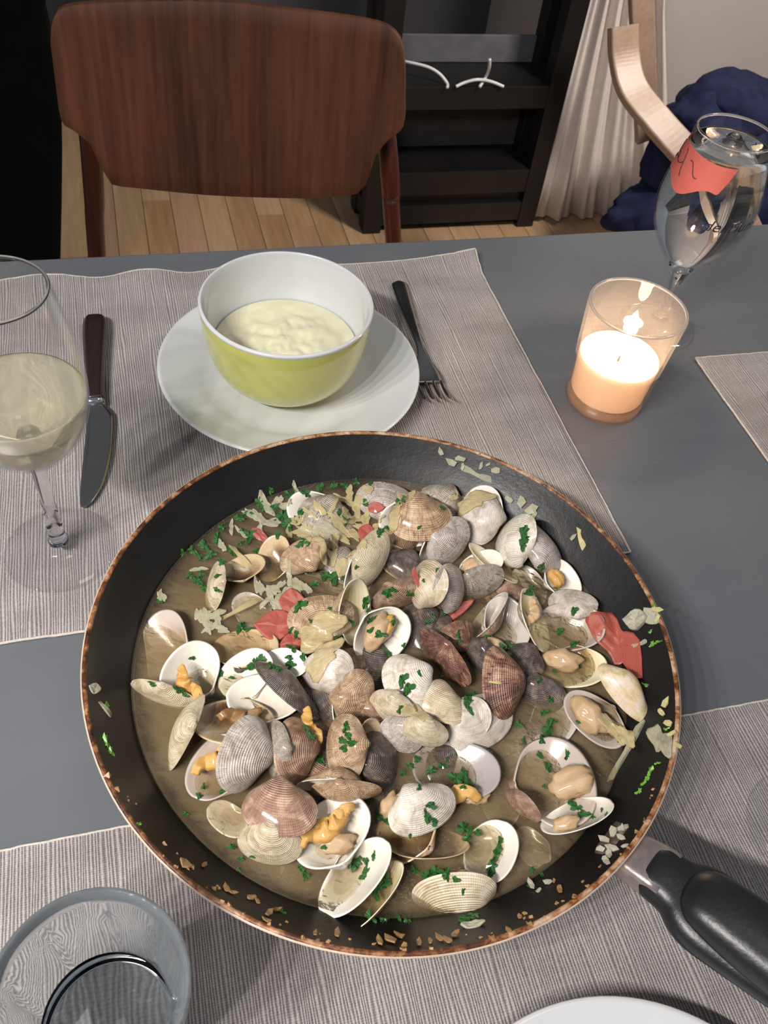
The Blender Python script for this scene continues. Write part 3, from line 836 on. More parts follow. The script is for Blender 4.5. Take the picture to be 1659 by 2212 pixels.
def tulip_glass():
    x, y = 0.4307, 0.5366
    z0 = TZ
    t = empty('beer_glass', (x, y, z0)); tag(t, 'stemmed tulip glass of water with a coral print, behind the candle', 'glass')
    link('foot', foot_mesh(0.0335, 0.005, 0.011), M['glass_foot'], t)
    link('stem', lathe('stem', [(0, 0.009), (0.0075, 0.010), (0.0056, 0.016), (0.0048, 0.026), (0.0052, 0.040), (0.0066, 0.050), (0.0086, 0.058), (0.0105, 0.0625), (0, 0.0635)], 40), M['stem'], t)
    pr = smooth_profile([(0.0005, 0.0632), (0.0085, 0.0640), (0.0150, 0.0675), (0.0245, 0.0785), (0.0330, 0.0925), (0.0378, 0.107), (0.0388, 0.121), (0.0370, 0.136), (0.0335, 0.151), (0.0308, 0.163), (0.0295, 0.174)], 5)
    link('bowl', lathe('bowl', shell_profile(pr, 0.0011), 96), M['glass'], t)
    link('rim', lathe('rim', [(0.0295 - 0.001 + 0.001 * math.cos(a), 0.1742 + 0.001 * math.sin(a)) for a in [2 * PI * k / 10 for k in range(10)]], 96, closed=True), M['stem'], t)
    lvl = 0.165
    inn = [(max(r - 0.0014, 0), z + 0.0012) for r, z in pr if z < lvl - 0.002]
    wp = [(0, inn[0][1])] + inn[1:] + [(0.0291, lvl), (0.0280, lvl - 0.0004), (0, lvl - 0.0005)]
    w = link('water', lathe('water', wp, 96), M['water'], None, (x, y, z0))
    tag(w, 'clear water filling the tulip glass with the coral print', 'water')
    def rad(z):
        for (r0, a), (r1, b) in zip(pr, pr[1:]):
            if a <= z <= b: return r0 + (r1 - r0) * (z - a) / max(b - a, 1e-6)
        return pr[-1][0]
    # coral printed band: an irregular patch wrapped round the left half of the bowl
    vs, fs = [], []
    n, m = 80, 8
    a0, a1 = -4.847, -1.897
    for i in range(n + 1):
        u = i / n
        a = a0 + (a1 - a0) * u
        top = 0.1625 - 0.001 * math.sin(u * 9)
        bot = 0.1395 + 0.004 * math.sin(u * 7 + 0.6) + 0.003 * math.sin(u * 17) + 0.020 * max(0, (abs(u - 0.5) - 0.42) / 0.08)
        for k in range(m + 1):
            z = bot + (top - bot) * k / m
            r = rad(z) + 0.0003
            vs.append((r * math.cos(a), r * math.sin(a), z))
    for i in range(n):
        for k in range(m):
            q = i * (m + 1) + k
            fs.append((q, q + 1, q + m + 2, q + m + 1))
    me = mesh('coral_print', vs, fs); o = link('coral_print', me, M['coral'], t)
    lines = []
    for q, (ua, ub, za, zb, wv) in enumerate(((0.30, 0.46, 0.158, 0.150, 3), (0.36, 0.56, 0.147, 0.152, 2), (0.52, 0.60, 0.160, 0.143, 2), (0.22, 0.34, 0.149, 0.145, 3), (0.62, 0.74, 0.156, 0.148, 2))):
        pts = []
        for k in range(13):
            f = k / 12
            a = a0 + (a1 - a0) * (ua + (ub - ua) * f); z = za + (zb - za) * f + 0.0018 * math.sin(f * PI * wv)
            r = rad(z) + 0.0006
            pts.append(Vector((r * math.cos(a), r * math.sin(a), z)))
        link('outline_stroke', sweep('outline_stroke', pts, circle_section(0.00028, 5)), M['print_dark'], o)
    # lettering wrapped round the far right of the bowl
    cu = bpy.data.curves.new('lettering', 'FONT'); cu.body = 'delirium'; cu.size = 0.0125; cu.align_x = 'CENTER'; cu.shear = 0.25
    tmp = bpy.data.objects.new('lettering', cu); COL.objects.link(tmp)
    dg = bpy.context.evaluated_depsgraph_get(); dg.update()
    me = bpy.data.meshes.new_from_object(tmp.evaluated_get(dg))
    bpy.data.objects.remove(tmp)
    ac = -1.597
    for v in me.vertices:
        z = 0.1165 + v.co.y
        r = rad(z) + 0.0003
        a = ac + v.co.x / 0.036
        v.co = Vector((r * math.cos(a), r * math.sin(a), z))
    me.update()
    me.materials.clear()
    link('lettering', me, M['print_dark'], t, smooth=False)
tulip_glass()

def far_glass(loc, label):
    t = empty('wine_glass', loc); tag(t, label, 'glass')
    link('foot', foot_mesh(0.0335, 0.0042, 0.010), M['glass_foot'], t)
    link('stem', lathe('stem', [(0, 0.0085), (0.0062, 0.009), (0.0046, 0.014), (0.0043, 0.028), (0.0040, 0.05), (0.0043, 0.072), (0.0060, 0.081), (0, 0.084)], 24), M['stem'], t)
    pr = smooth_profile([(0.0005, 0.0835), (0.0080, 0.0842), (0.0225, 0.093), (0.0335, 0.115), (0.0352, 0.129), (0.0325, 0.163), (0.0272, 0.192)], 4)
    link('bowl', lathe('bowl', shell_profile(pr, 0.0009), 64), M['glass'], t)
far_glass((0.3123, 0.1059, MZ), 'glass at the lower right edge, only the left of its foot showing')
far_glass((0.5104, 0.4183, MZ), 'glass on the right hand placemat, a sliver of its foot showing')

def candle():
    x, y = 0.3425, 0.4529
    t = empty('candle', (x, y, TZ)); tag(t, 'lit candle in a straight clear glass cup', 'candle')
    outer = [(0.0295, 0.0), (0.0303, 0.0012), (0.0312, 0.012), (0.0365, 0.0880), (0.0362, 0.0892), (0.0352, 0.0896), (0.0341, 0.0886), (0.0288, 0.0125), (0.0275, 0.0098), (0, 0.0090)]
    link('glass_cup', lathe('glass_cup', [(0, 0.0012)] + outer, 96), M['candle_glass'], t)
    link('base_ring', lathe('base_ring', [(0.0, 0.0018), (0.0290, 0.0018), (0.0300, 0.0045), (0.0292, 0.0082), (0, 0.0082)], 80), thin_glass('glow_tinted_base', (1.0, 0.9, 0.8, 1), 0.05, 1.2, 0.08, 0.25, (1.0, 0.75, 0.5, 1)), t)  # orange haze colour paints the candlelight into the glass base
    wx = [(0, 0.0100), (0.0276, 0.0104), (0.0286, 0.0125), (0.0307, 0.0430), (0.0303, 0.0445), (0.0285, 0.0425), (0.022, 0.0400), (0, 0.0392)]
    link('wax', lathe('wax', wx, 80), M['wax'], t)
    link('rim', lathe('rim', [(0.0352 + 0.0011 * math.cos(a), 0.0888 + 0.0011 * math.sin(a)) for a in [2 * PI * k / 10 for k in range(10)]], 96, closed=True), real_glass('rim_glass', (1.0, 0.93, 0.88, 1), 1.45, 0.0, 0.15), t)
    link('wick', sweep('wick', smooth_path([Vector((0, 0, 0.038)), Vector((0.0004, 0, 0.044)), Vector((0.0016, 0.0004, 0.0485))], 4), circle_section(0.0007, 8)), M['wick'], t)
    fl = [(0, 0.0450), (0.0024, 0.0465), (0.0042, 0.0500), (0.0046, 0.0545), (0.0036, 0.0605), (0.0020, 0.0670), (0.0007, 0.0715), (0, 0.0735)]
    link('flame', lathe('flame', smooth_profile(fl, 3), 24), M['flame'], t)
    lamp('candle_light', 'POINT', (x, y, TZ + 0.060), 1.4, (1.0, 0.79, 0.56), 0.006)
candle()

def tumbler():
    x, y = -0.0487, 0.0897
    t = empty('tumbler', (x, y, MZ)); tag(t, 'thick faceted glass tumbler of water at the bottom left', 'tumbler')
    n = 96
    H = 0.088
    prof_o = [(0.0, 0.0), (0.022, 0.0), (0.0245, 0.002), (0.0262, 0.010), (0.0300, 0.034), (0.0335, 0.058), (0.0345, 0.066), (0.0358, 0.080), (0.0362, 0.0862), (0.0358, 0.0880), (0.0346, 0.0884), (0.0336, 0.0872)]
    prof_i = [(0.0328, 0.078), (0.0312, 0.062), (0.0272, 0.040), (0.0232, 0.020), (0.0215, 0.0150), (0.012, 0.0135), (0.0, 0.0135)]
    vs, fs, rings = [], [], []
    for k, (r, z) in enumerate(prof_o + prof_i):
        if r == 0:
            rings.append([len(vs)]); vs.append((0, 0, z)); continue
        ring = []
        fac = 0.0
        if k < len(prof_o): fac = 1.0 if 0.001 < z < 0.060 else 0.0
        elif z < 0.045: fac = 1.0
        for i in range(n):
            a = 2 * PI * i / n
            m = (a % (2 * PI / 9)) - PI / 9
            c = math.cos(PI / 9) / math.cos(m)
            rr = r * ((1 - fac) + fac * (c * 1.03))
            ring.append(len(vs)); vs.append((rr * math.cos(a), rr * math.sin(a), z))
        rings.append(ring)
    for a, b in zip(rings, rings[1:]):
        for i in range(n):
            j = (i + 1) % n
            if len(a) == 1: fs.append((a[0], b[i], b[j]))
            elif len(b) == 1: fs.append((a[i], b[0], a[j]))
            else: fs.append((a[i], b[i], b[j], a[j]))
    me = mesh('glass_body', vs, fs); fix(me)
    link('glass_body', me, M['thick_glass'], t)
    w = link('water', lathe('water', [(0, 0.0141), (0.0115, 0.0141), (0.0205, 0.0158), (0.0218, 0.021), (0.0240, 0.032), (0.0252, 0.0385), (0, 0.038)], 60), M['water'], None, (x, y, MZ))
    tag(w, 'a little water left in the bottom of the faceted tumbler', 'water')
tumbler()

# ------------------------------------------------------------------ the pan
PC = Vector((0.1035, 0.2338, 0))
PZ = MZ
def frying_pan():
    t = empty('frying_pan', (PC.x, PC.y, PZ)); tag(t, 'large black nonstick frying pan with a browned cream rim, full of clams', 'frying pan')
    inner = smooth_profile([(0.0, 0.0050), (0.080, 0.0050), (0.104, 0.0062), (0.114, 0.0100), (0.124, 0.0200), (0.1335, 0.0320), (0.1440, 0.0440), (0.1525, 0.0553)], 6)
    link('cooking_surface', lathe('cooking_surface', inner, 160), M['pan_in'], t)
    outer = smooth_profile([(0.0, 0.0), (0.100, 0.0), (0.109, 0.0020), (0.118, 0.0085), (0.1280, 0.0200), (0.1375, 0.0320), (0.1480, 0.0445), (0.1546, 0.0530)], 6) + [(0.1555, 0.0546), (0.1556, 0.0554), (0.1549, 0.0557)]
    link('outer_wall', lathe('outer_wall', outer, 160), M['pan_out'], t)
    link('rim', lathe('rim', [(0.1549, 0.0552), (0.1548, 0.0560), (0.1541, 0.0564), (0.1532, 0.0563), (0.1526, 0.0557), (0.1524, 0.0550)], 200), M['rim'], t)
    d = Vector((0.54562, -0.83803, 0)).normalized()
    def hp(s, z): return Vector((d.x * s, d.y * s, z))
    br = [hp(0.1450, 0.0400), hp(0.1560, 0.0455), hp(0.1680, 0.0500), hp(0.1740, 0.0510)]
    link('bracket', sweep('bracket', br, rounded_section(0.024, 0.014, 0.003), scale=[(0.85, 1), (0.9, 1), (1, 1), (1, 1)]), M['bracket'], t)
    ell = lambda a, b_, n=28: [(a * math.copysign(abs(math.cos(2 * PI * k / n)) ** 0.8, math.cos(2 * PI * k / n)), b_ * math.copysign(abs(math.sin(2 * PI * k / n)) ** 0.8, math.sin(2 * PI * k / n))) for k in range(n)]
    hh = [(0.1665, 0.0495, 0.66, 0.80), (0.1685, 0.0500, 0.72, 1.0), (0.1780, 0.0510, 0.76, 1.05), (0.1850, 0.0515, 0.98, 1.10), (0.1950, 0.0525, 1.10, 1.1), (0.2150, 0.0545, 1.02, 1.0), (0.2500, 0.0585, 0.86, 1.0), (0.2900, 0.0640, 0.76, 1.0), (0.3250, 0.0680, 0.74, 1.0), (0.3350, 0.0690, 0.5, 0.7)]
    P = smooth_path([hp(s, z) for s, z, a, b in hh], 5)
    S = [tuple(q)[:2] for q in smooth_path([(a, b, 0) for s, z, a, b in hh], 5)]
    link('handle', sweep('handle', P, ell(0.0185, 0.0085), scale=S), M['bakelite'], t)
    gg = [(0.1815, 0.0535, 0.15, 0.15), (0.1830, 0.0545, 0.55, 0.55), (0.1870, 0.0560, 0.84, 0.82), (0.1950, 0.0580, 0.98, 0.98), (0.2150, 0.0605, 1.04, 1.05), (0.2500, 0.0650, 1.0, 1.0), (0.2900, 0.0705, 0.94, 0.94), (0.3250, 0.0745, 0.90, 0.9), (0.3400, 0.0755, 0.5, 0.5)]
    P2 = smooth_path([hp(s, z) for s, z, a, b in gg], 5)
    S2 = [tuple(q)[:2] for q in smooth_path([(a, b, 0) for s, z, a, b in gg], 5)]
    link('grip', sweep('grip', P2, ell(0.0158, 0.0120), scale=S2), M['bakelite'], t)
frying_pan()

def broth():
    t = empty('broth', (PC.x, PC.y, PZ)); tag(t, 'murky golden broth half filling the frying pan', 'broth', kind='thing')
    def wall(z):
        pr = [(0.104, 0.0062), (0.114, 0.0100), (0.124, 0.0200), (0.1335, 0.0320), (0.1440, 0.0440)]
        for (r0, a), (r1, b) in zip(pr, pr[1:]):
            if a <= z <= b: return r0 + (r1 - r0) * (z - a) / (b - a)
    def sheet(name, z, m, seg=120, rings=40, amp=0.0):
        rmax = wall(z) - 0.0004
        prof = []
        me = lathe(name, [(0, z)] + [(rmax * k / rings, z) for k in range(1, rings + 1)], seg)
        for v in me.vertices:
            r = math.hypot(v.co.x, v.co.y)
            v.co.z += amp * noise.noise(v.co * 45) + (0.0012 * max(0, (r - rmax + 0.004) / 0.004) ** 2 if amp else 0)
        return link(name, me, m, t)
    sheet('surface', 0.0328, M['broth_top'], amp=0.0009)
    for k in range(16):
        sheet('depth_layer', 0.0320 - 0.0015 * k, M['broth_deep'], 90, 2)
broth()

# ------------------------------------------------------------------ clams
def valve_mesh(name, kx=-0.10, kappa=0.80, asp=0.36, hump=0.03, trunc=0.0):
    """one clam valve: opening in the XY plane, umbo towards +Y, bulging to +Z, unit length along X"""
    NT_, NS = 44, 15
    U = Vector((kx, asp + hump + 0.005, 0))
    ring = []
    for i in range(NT_):
        a = 2 * PI * i / NT_
        x = 0.5 * math.copysign(abs(math.cos(a)) ** 0.92, math.cos(a))
        y = asp * math.copysign(abs(math.sin(a)) ** 0.92, math.sin(a))
        if y > 0:
            y = y * (1 - 0.16 * abs(x) ** 1.0) + hump * math.exp(-((x - kx) / 0.13) ** 2)
            if x < kx: x *= 0.98
        else: y *= 1.0 + trunc * (x * 0.5)
        ring.append(Vector((x, y, 0)))
    ss = [1.0, 0.985, 0.95, 0.9, 0.84, 0.77, 0.69, 0.60, 0.51, 0.42, 0.33, 0.25, 0.17, 0.10, 0.05]
    def P(s, o, k):
        ph = k * math.log(1 / s)
        d = (o - U) * s
        return Vector((U.x + d.x, U.y + d.y * math.cos(ph), -d.y * math.sin(ph)))
    vs, fs, uv, mi = [], [], [], []
    for s in ss:
        for i, o in enumerate(ring): vs.append(P(s, o, kappa))
    c = Vector((0, 0.0, -0.15))
    for q, s in enumerate(ss):
        th = 0.016 if q else 0.0
        for i, o in enumerate(ring):
            p = P(s * 0.985, o, kappa)
            vs.append(p + (c - p).normalized() * (0.018 + 0.006 * min(q, 3) / 3))
    n = NT_
    for layer in (0, 1):
        b0 = layer * len(ss) * n
        for k in range(len(ss) - 1):
            for i in range(n):
                j = (i + 1) % n
                q = (b0 + k * n + i, b0 + k * n + j, b0 + (k + 1) * n + j, b0 + (k + 1) * n + i)
                fs.append(q if layer == 0 else q[::-1]); mi.append(layer)
                us = [(i / n), ((i + 1) / n), ((i + 1) / n), (i / n)]; vv = [ss[k], ss[k], ss[k + 1], ss[k + 1]]
                l = list(zip(us, vv)); uv += l if layer == 0 else l[::-1]
        fs.append(tuple(b0 + (len(ss) - 1) * n + i for i in range(n)) if layer == 0 else tuple(b0 + (len(ss) - 1) * n + i for i in range(n))[::-1]); mi.append(layer)
        uv += [(i / n, 0.04) for i in range(n)]
    b0 = len(ss) * n
    for i in range(n):
        j = (i + 1) % n
        fs.append((j, i, b0 + i, b0 + j)); mi.append(1)
        uv += [((i + 1) / n, 1), (i / n, 1), (i / n, 1.05), ((i + 1) / n, 1.05)]
    me = mesh(name, vs, fs)
    me.polygons.foreach_set('material_index', mi)
    lay = me.uv_layers.new(name='UVMap')
    lay.data.foreach_set('uv', [c_ for p in uv for c_ in p])
    me.materials.append(OUT['cream']); me.materials.append(INN['white'])
    fix_keep = me
    return me
VALVES = [valve_mesh('shell_valve'), valve_mesh('shell_valve', -0.14, 0.70, 0.345, 0.035, 0.2), valve_mesh('shell_valve', -0.06, 0.88, 0.375, 0.035),
          valve_mesh('shell_valve', -0.12, 0.52, 0.33, 0.02, 0.3), valve_mesh('shell_valve', -0.10, 0.98, 0.31, 0.03)]

def flesh_mesh(seed):
    bm = bmesh.new()
    bmesh.ops.create_icosphere(bm, subdivisions=3, radius=0.5)
    for v in bm.verts:
        p = v.co.copy()
        f = 1 + 0.30 * noise.noise(p * 3.2 + Vector((seed * 5, 0, 0))) + 0.14 * noise.noise(p * 8 + Vector((0, seed * 3, 0)))
        v.co = Vector((p.x * f, p.y * 0.62 * f, p.z * 0.46 * f + 0.06 * math.sin(p.x * 14 + seed) * abs(p.y)))
    me = bpy.data.meshes.new('meat'); bm.to_mesh(me); bm.free()
    return me
FLESH = [flesh_mesh(s) for s in range(4)]

def frill_mesh(seed):
    """a ragged folded strip of clam meat"""
    rnd = random.Random(seed)
    pts = [Vector((-0.5 + i / 9, 0.10 * math.sin(i * 0.9 + seed), 0.07 * math.sin(i * 1.7 + seed))) for i in range(10)]
    P = smooth_path(pts, 3)
    sc = [0.35 + 0.65 * math.sin(PI * min(1, max(0.05, i / (len(P) - 1)))) + 0.25 * rnd.random() for i in range(len(P))]
    return sweep('meat', P, [(0.17, 0.02), (0.06, 0.09), (-0.07, 0.03), (-0.18, 0.08), (-0.17, -0.03), (0.0, -0.06), (0.13, -0.05)], scale=sc)
FLESH += [frill_mesh(s) for s in range(3)]

CLAMS = [
  dict(label='tan and rosy ridged clam standing highest at the back of the pile', loc=(0.1444, 0.3143, 0.8020), v=[(2, (0.1444, 0.3143, 0.8020), (0.9898, 0.1047, -0.0458, -0.0850), (0.0398, 0.0398, 0.0398), 'tan', 'white'), (2, (0.1408, 0.3185, 0.7945), (0.0650, 0.0714, 0.9351, 0.3411), (0.0398, 0.0398, 0.0398), 'cream', 'white')], f=[]),
  dict(label='pale clam half hidden under onion at the very back of the pile', loc=(0.1313, 0.3433, 0.7880), v=[(0, (0.1313, 0.3433, 0.7880), (0.2661, -0.0493, -0.1013, 0.9573), (0.0385, 0.0385, 0.0385), 'pale', 'white'), (0, (0.1381, 0.3395, 0.7862), (0.0343, -0.9621, 0.2689, -0.0306), (0.0385, 0.0385, 0.0385), 'pale', 'white')], f=[]),
  dict(label='grey brown clam sunk in broth right behind the tall tan clam', loc=(0.1672, 0.3346, 0.7870), v=[(2, (0.1672, 0.3346, 0.7870), (0.9167, 0.1983, 0.1072, -0.3299), (0.0345, 0.0345, 0.0345), 'grey', 'white')], f=[]),
  dict(label='greyish banded clam tucked right of the tall tan clam', loc=(0.1593, 0.3010, 0.7940), v=[(0, (0.1593, 0.3010, 0.7940), (0.8355, 0.3897, -0.1213, 0.3678), (0.0337, 0.0337, 0.0337), 'pale', 'white'), (0, (0.1540, 0.3001, 0.7888), (0.0756, -0.3799, 0.7818, 0.4887), (0.0337, 0.0337, 0.0337), 'pale', 'white')], f=[]),
  dict(label='round grey clam capped with golden onion at the top right', loc=(0.1854, 0.3177, 0.7920), v=[(2, (0.1854, 0.3177, 0.7920), (0.5135, 0.2285, 0.0788, -0.8234), (0.0361, 0.0361, 0.0361), 'silk', 'white'), (2, (0.1879, 0.3221, 0.7917), (0.0067, -0.8271, -0.4916, -0.2724), (0.0361, 0.0361, 0.0361), 'silk', 'white')], f=[]),
  dict(label='off-white clam valves spread like wings, parsley on the left one, at upper right', loc=(0.2003, 0.2942, 0.7940), v=[(2, (0.2003, 0.2942, 0.7940), (0.1144, -0.5779, -0.0571, 0.8060), (0.0447, 0.0412, 0.0447), 'white', 'white'), (2, (0.2129, 0.2848, 0.7960), (0.3501, 0.2769, -0.0660, 0.8924), (0.0400, 0.0360, 0.0400), 'pale', 'white')], f=[]),
  dict(label='grey brown clam behind onion at the top left of the pile', loc=(0.0923, 0.3354, 0.7870), v=[(0, (0.0923, 0.3354, 0.7870), (0.9269, 0.1842, 0.0854, -0.3156), (0.0375, 0.0375, 0.0375), 'grey', 'white'), (0, (0.0864, 0.3407, 0.7868), (0.0576, -0.3218, -0.9073, -0.2643), (0.0375, 0.0375, 0.0375), 'grey', 'white')], f=[]),
  dict(label='tan clam with a pointed top next to the dark open shell, upper left', loc=(0.0718, 0.3057, 0.7930), v=[(4, (0.0718, 0.3057, 0.7930), (0.0807, 0.2581, 0.1822, -0.9453), (0.0314, 0.0314, 0.0314), 'tan', 'white'), (0, (0.0823, 0.3061, 0.7880), (0.4684, -0.8525, -0.1537, 0.1740), (0.0292, 0.0292, 0.0292), 'brown', 'grey')], f=[]),
  dict(label='dark empty shell left of the tan pointed clam, upper left', loc=(0.0552, 0.3111, 0.7870), v=[(1, (0.0552, 0.3111, 0.7870), (0.0622, -0.8410, -0.4657, -0.2685), (0.0291, 0.0291, 0.0291), 'dark', 'dark')], f=[]),
  dict(label='cream banded clam leaning upright in the middle of the back', loc=(0.1091, 0.2939, 0.7980), v=[(1, (0.1091, 0.2939, 0.7980), (0.7872, 0.3991, -0.0590, 0.4664), (0.0361, 0.0306, 0.0361), 'cream', 'white'), (1, (0.1030, 0.2881, 0.7923), (0.0263, -0.4694, 0.7575, 0.4531), (0.0361, 0.0306, 0.0361), 'cream', 'white')], f=[]),
  dict(label='dark brown clam in the shadow between the cream banded clam and the tall tan one', loc=(0.1312, 0.2909, 0.7880), v=[(4, (0.1312, 0.2909, 0.7880), (0.9070, 0.0791, 0.0790, -0.4061), (0.0295, 0.0295, 0.0295), 'dark', 'dark'), (4, (0.1273, 0.2958, 0.7872), (0.0361, -0.4122, -0.8937, -0.1734), (0.0295, 0.0295, 0.0295), 'dark', 'dark')], f=[]),
  dict(label='mauve brown triangular clam below the cream banded clam', loc=(0.1200, 0.2686, 0.7940), v=[(4, (0.1200, 0.2686, 0.7940), (0.8086, 0.5436, -0.1569, 0.1611), (0.0359, 0.0323, 0.0359), 'brown', 'grey')], f=[]),
  dict(label='closed cream clam with a dark seam, seen from its hinge, right of centre', loc=(0.1375, 0.2691, 0.8000), v=[(2, (0.1375, 0.2691, 0.8000), (0.4282, -0.4676, -0.2194, 0.7415), (0.0371, 0.0353, 0.0371), 'cream', 'white'), (2, (0.1478, 0.2660, 0.7990), (0.0526, 0.4126, -0.3559, 0.8369), (0.0360, 0.0342, 0.0360), 'pale', 'white')], f=[]),
  dict(label='flat grey shell with its meat, right of the closed seamed clam', loc=(0.1698, 0.2708, 0.7910), v=[(3, (0.1698, 0.2708, 0.7910), (0.8458, 0.4899, -0.1506, 0.1479), (0.0316, 0.0316, 0.0316), 'grey', 'white'), (3, (0.1765, 0.2850, 0.7880), (0.0273, -0.9898, -0.0804, -0.1143), (0.0285, 0.0285, 0.0285), 'cream', 'white')], f=[(0, (0.1699, 0.2839, 0.7900), (0.9658, 0.2121, -0.1414, 0.0470), (0.0138, 0.0138, 0.0138), 'tan')]),
  dict(label='thin cream shell lying edge on beneath the winged pair at upper right', loc=(0.1834, 0.2837, 0.7900), v=[(3, (0.1834, 0.2837, 0.7900), (0.1912, 0.8977, -0.3229, -0.2310), (0.0380, 0.0380, 0.0380), 'cream', 'yellow')], f=[]),
  dict(label='pale shell under the broth below the winged pair', loc=(0.2024, 0.2683, 0.7820), v=[(3, (0.2024, 0.2683, 0.7820), (0.0453, 0.6736, 0.7153, 0.1805), (0.0297, 0.0297, 0.0297), 'grey', 'grey')], f=[]),
  dict(label='small white shell with orange meat beside the bare pan wall at right', loc=(0.2212, 0.2647, 0.7900), v=[(0, (0.2212, 0.2647, 0.7900), (0.1334, -0.8053, 0.5699, 0.0943), (0.0283, 0.0283, 0.0283), 'white', 'white')], f=[(0, (0.2164, 0.2647, 0.7920), (0.7634, 0.2618, -0.0071, -0.5905), (0.0126, 0.0126, 0.0126), 'orange')]),
  dict(label='smooth white valve rising behind the round mauve shell at right', loc=(0.2206, 0.2472, 0.7900), v=[(3, (0.2206, 0.2472, 0.7900), (0.2485, -0.1425, -0.0378, 0.9573), (0.0291, 0.0291, 0.0291), 'silk', 'white')], f=[]),
  dict(label='round mauve shell brimming with broth, open over its lower valve at right', loc=(0.2144, 0.2341, 0.7880), v=[(2, (0.2144, 0.2341, 0.7880), (0.0887, -0.9634, 0.2029, -0.1512), (0.0393, 0.0393, 0.0393), 'pink', 'mauve'), (0, (0.2068, 0.2100, 0.7850), (0.1322, 0.1447, 0.9790, -0.0553), (0.0387, 0.0387, 0.0387), 'pink', 'yellow')], f=[(1, (0.2015, 0.2143, 0.7870), (0.9480, 0.2007, -0.1173, -0.2174), (0.0207, 0.0207, 0.0207), 'tan')]),
  dict(label='narrow shell on edge with meat inside, left of the round mauve shell', loc=(0.1942, 0.2408, 0.7900), v=[(3, (0.1942, 0.2408, 0.7900), (0.1191, 0.7075, -0.6086, -0.3389), (0.0391, 0.0391, 0.0391), 'grey', 'yellow')], f=[(5, (0.1931, 0.2434, 0.7940), (0.8402, 0.0905, -0.2280, 0.4836), (0.0174, 0.0157, 0.0139), 'tan')]),
  dict(label='round open shell with a thick pale rim, right of centre', loc=(0.1774, 0.2416, 0.7900), v=[(2, (0.1774, 0.2416, 0.7900), (0.1405, -0.7463, 0.6495, 0.0371), (0.0332, 0.0332, 0.0332), 'pale', 'grey'), (0, (0.1673, 0.2482, 0.7900), (0.3466, 0.8576, 0.1046, 0.3653), (0.0356, 0.0356, 0.0356), 'brown', 'grey')], f=[(2, (0.1652, 0.2298, 0.7890), (0.9303, 0.2148, -0.0718, -0.2885), (0.0134, 0.0134, 0.0134), 'tan')]),
  dict(label='dark ribbed clam in shadow under the thick rimmed shell', loc=(0.1562, 0.2231, 0.7870), v=[(0, (0.1562, 0.2231, 0.7870), (0.7441, 0.4214, -0.3017, -0.4217), (0.0298, 0.0298, 0.0298), 'dark', 'dark')], f=[]),
  dict(label='small brown clam with a parsley leaf right of the ham blade', loc=(0.1440, 0.2360, 0.7930), v=[(1, (0.1440, 0.2360, 0.7930), (0.1590, -0.0228, 0.3840, -0.9093), (0.0252, 0.0252, 0.0252), 'red', 'dark')], f=[]),
  dict(label='smooth red brown clam with an orange tip slanting down at centre right', loc=(0.1343, 0.2240, 0.7940), v=[(3, (0.1343, 0.2240, 0.7940), (0.6195, 0.6008, -0.2098, -0.4596), (0.0393, 0.0334, 0.0393), 'red', 'dark')], f=[]),
  dict(label='mottled red brown clam standing narrow and upright right of centre', loc=(0.1572, 0.2007, 0.7960), v=[(4, (0.1572, 0.2007, 0.7960), (0.6332, -0.0367, 0.3144, -0.7063), (0.0433, 0.0412, 0.0433), 'red', 'dark')], f=[]),
  dict(label='dark brown shell behind the mottled red clam', loc=(0.1797, 0.2187, 0.7860), v=[(0, (0.1797, 0.2187, 0.7860), (0.7974, -0.0318, -0.1328, -0.5878), (0.0277, 0.0277, 0.0277), 'dark', 'dark')], f=[]),
  dict(label='dark grey finely ribbed clam half sunk right of the mottled red one', loc=(0.1812, 0.1973, 0.7830), v=[(0, (0.1812, 0.1973, 0.7830), (0.8855, 0.4064, -0.1486, -0.1693), (0.0316, 0.0316, 0.0316), 'dark', 'dark')], f=[]),
  dict(label='shell full of parsley and broth beside the dark ribbed clam', loc=(0.1839, 0.1811, 0.7840), v=[(0, (0.1839, 0.1811, 0.7840), (0.1174, -0.3259, 0.9357, -0.0673), (0.0338, 0.0338, 0.0338), 'pink', 'grey')], f=[]),
  dict(label='open shell with tan meat and a mauve rim at the lower right', loc=(0.2046, 0.1760, 0.7890), v=[(0, (0.2046, 0.1760, 0.7890), (0.0263, -0.4578, -0.8833, -0.0975), (0.0384, 0.0326, 0.0384), 'pale', 'mauve')], f=[(1, (0.2009, 0.1776, 0.7910), (0.7963, 0.2123, -0.0498, -0.5642), (0.0225, 0.0225, 0.0225), 'tan'), (5, (0.2111, 0.1683, 0.7910), (0.8611, 0.2012, -0.0870, -0.4588), (0.0160, 0.0144, 0.0128), 'tan')]),
  dict(label='smooth plump cream yellow clam beside the long ham slice at right', loc=(0.2229, 0.1843, 0.7960), v=[(4, (0.2229, 0.1843, 0.7960), (0.8581, 0.0904, 0.1261, -0.4894), (0.0388, 0.0264, 0.0388), 'smooth', 'mauve')], f=[]),
  dict(label='white rimmed open shell holding meat and parsley in the upper middle', loc=(0.1038, 0.2433, 0.7940), v=[(2, (0.1038, 0.2433, 0.7940), (0.0796, -0.3089, 0.9072, 0.2743), (0.0368, 0.0368, 0.0368), 'pale', 'white')], f=[(1, (0.1012, 0.2452, 0.7960), (0.8930, 0.1510, -0.1576, 0.3937), (0.0212, 0.0212, 0.0212), 'tan'), (2, (0.1074, 0.2467, 0.7980), (0.8550, 0.1356, -0.1753, 0.4690), (0.0116, 0.0116, 0.0116), 'orange')]),
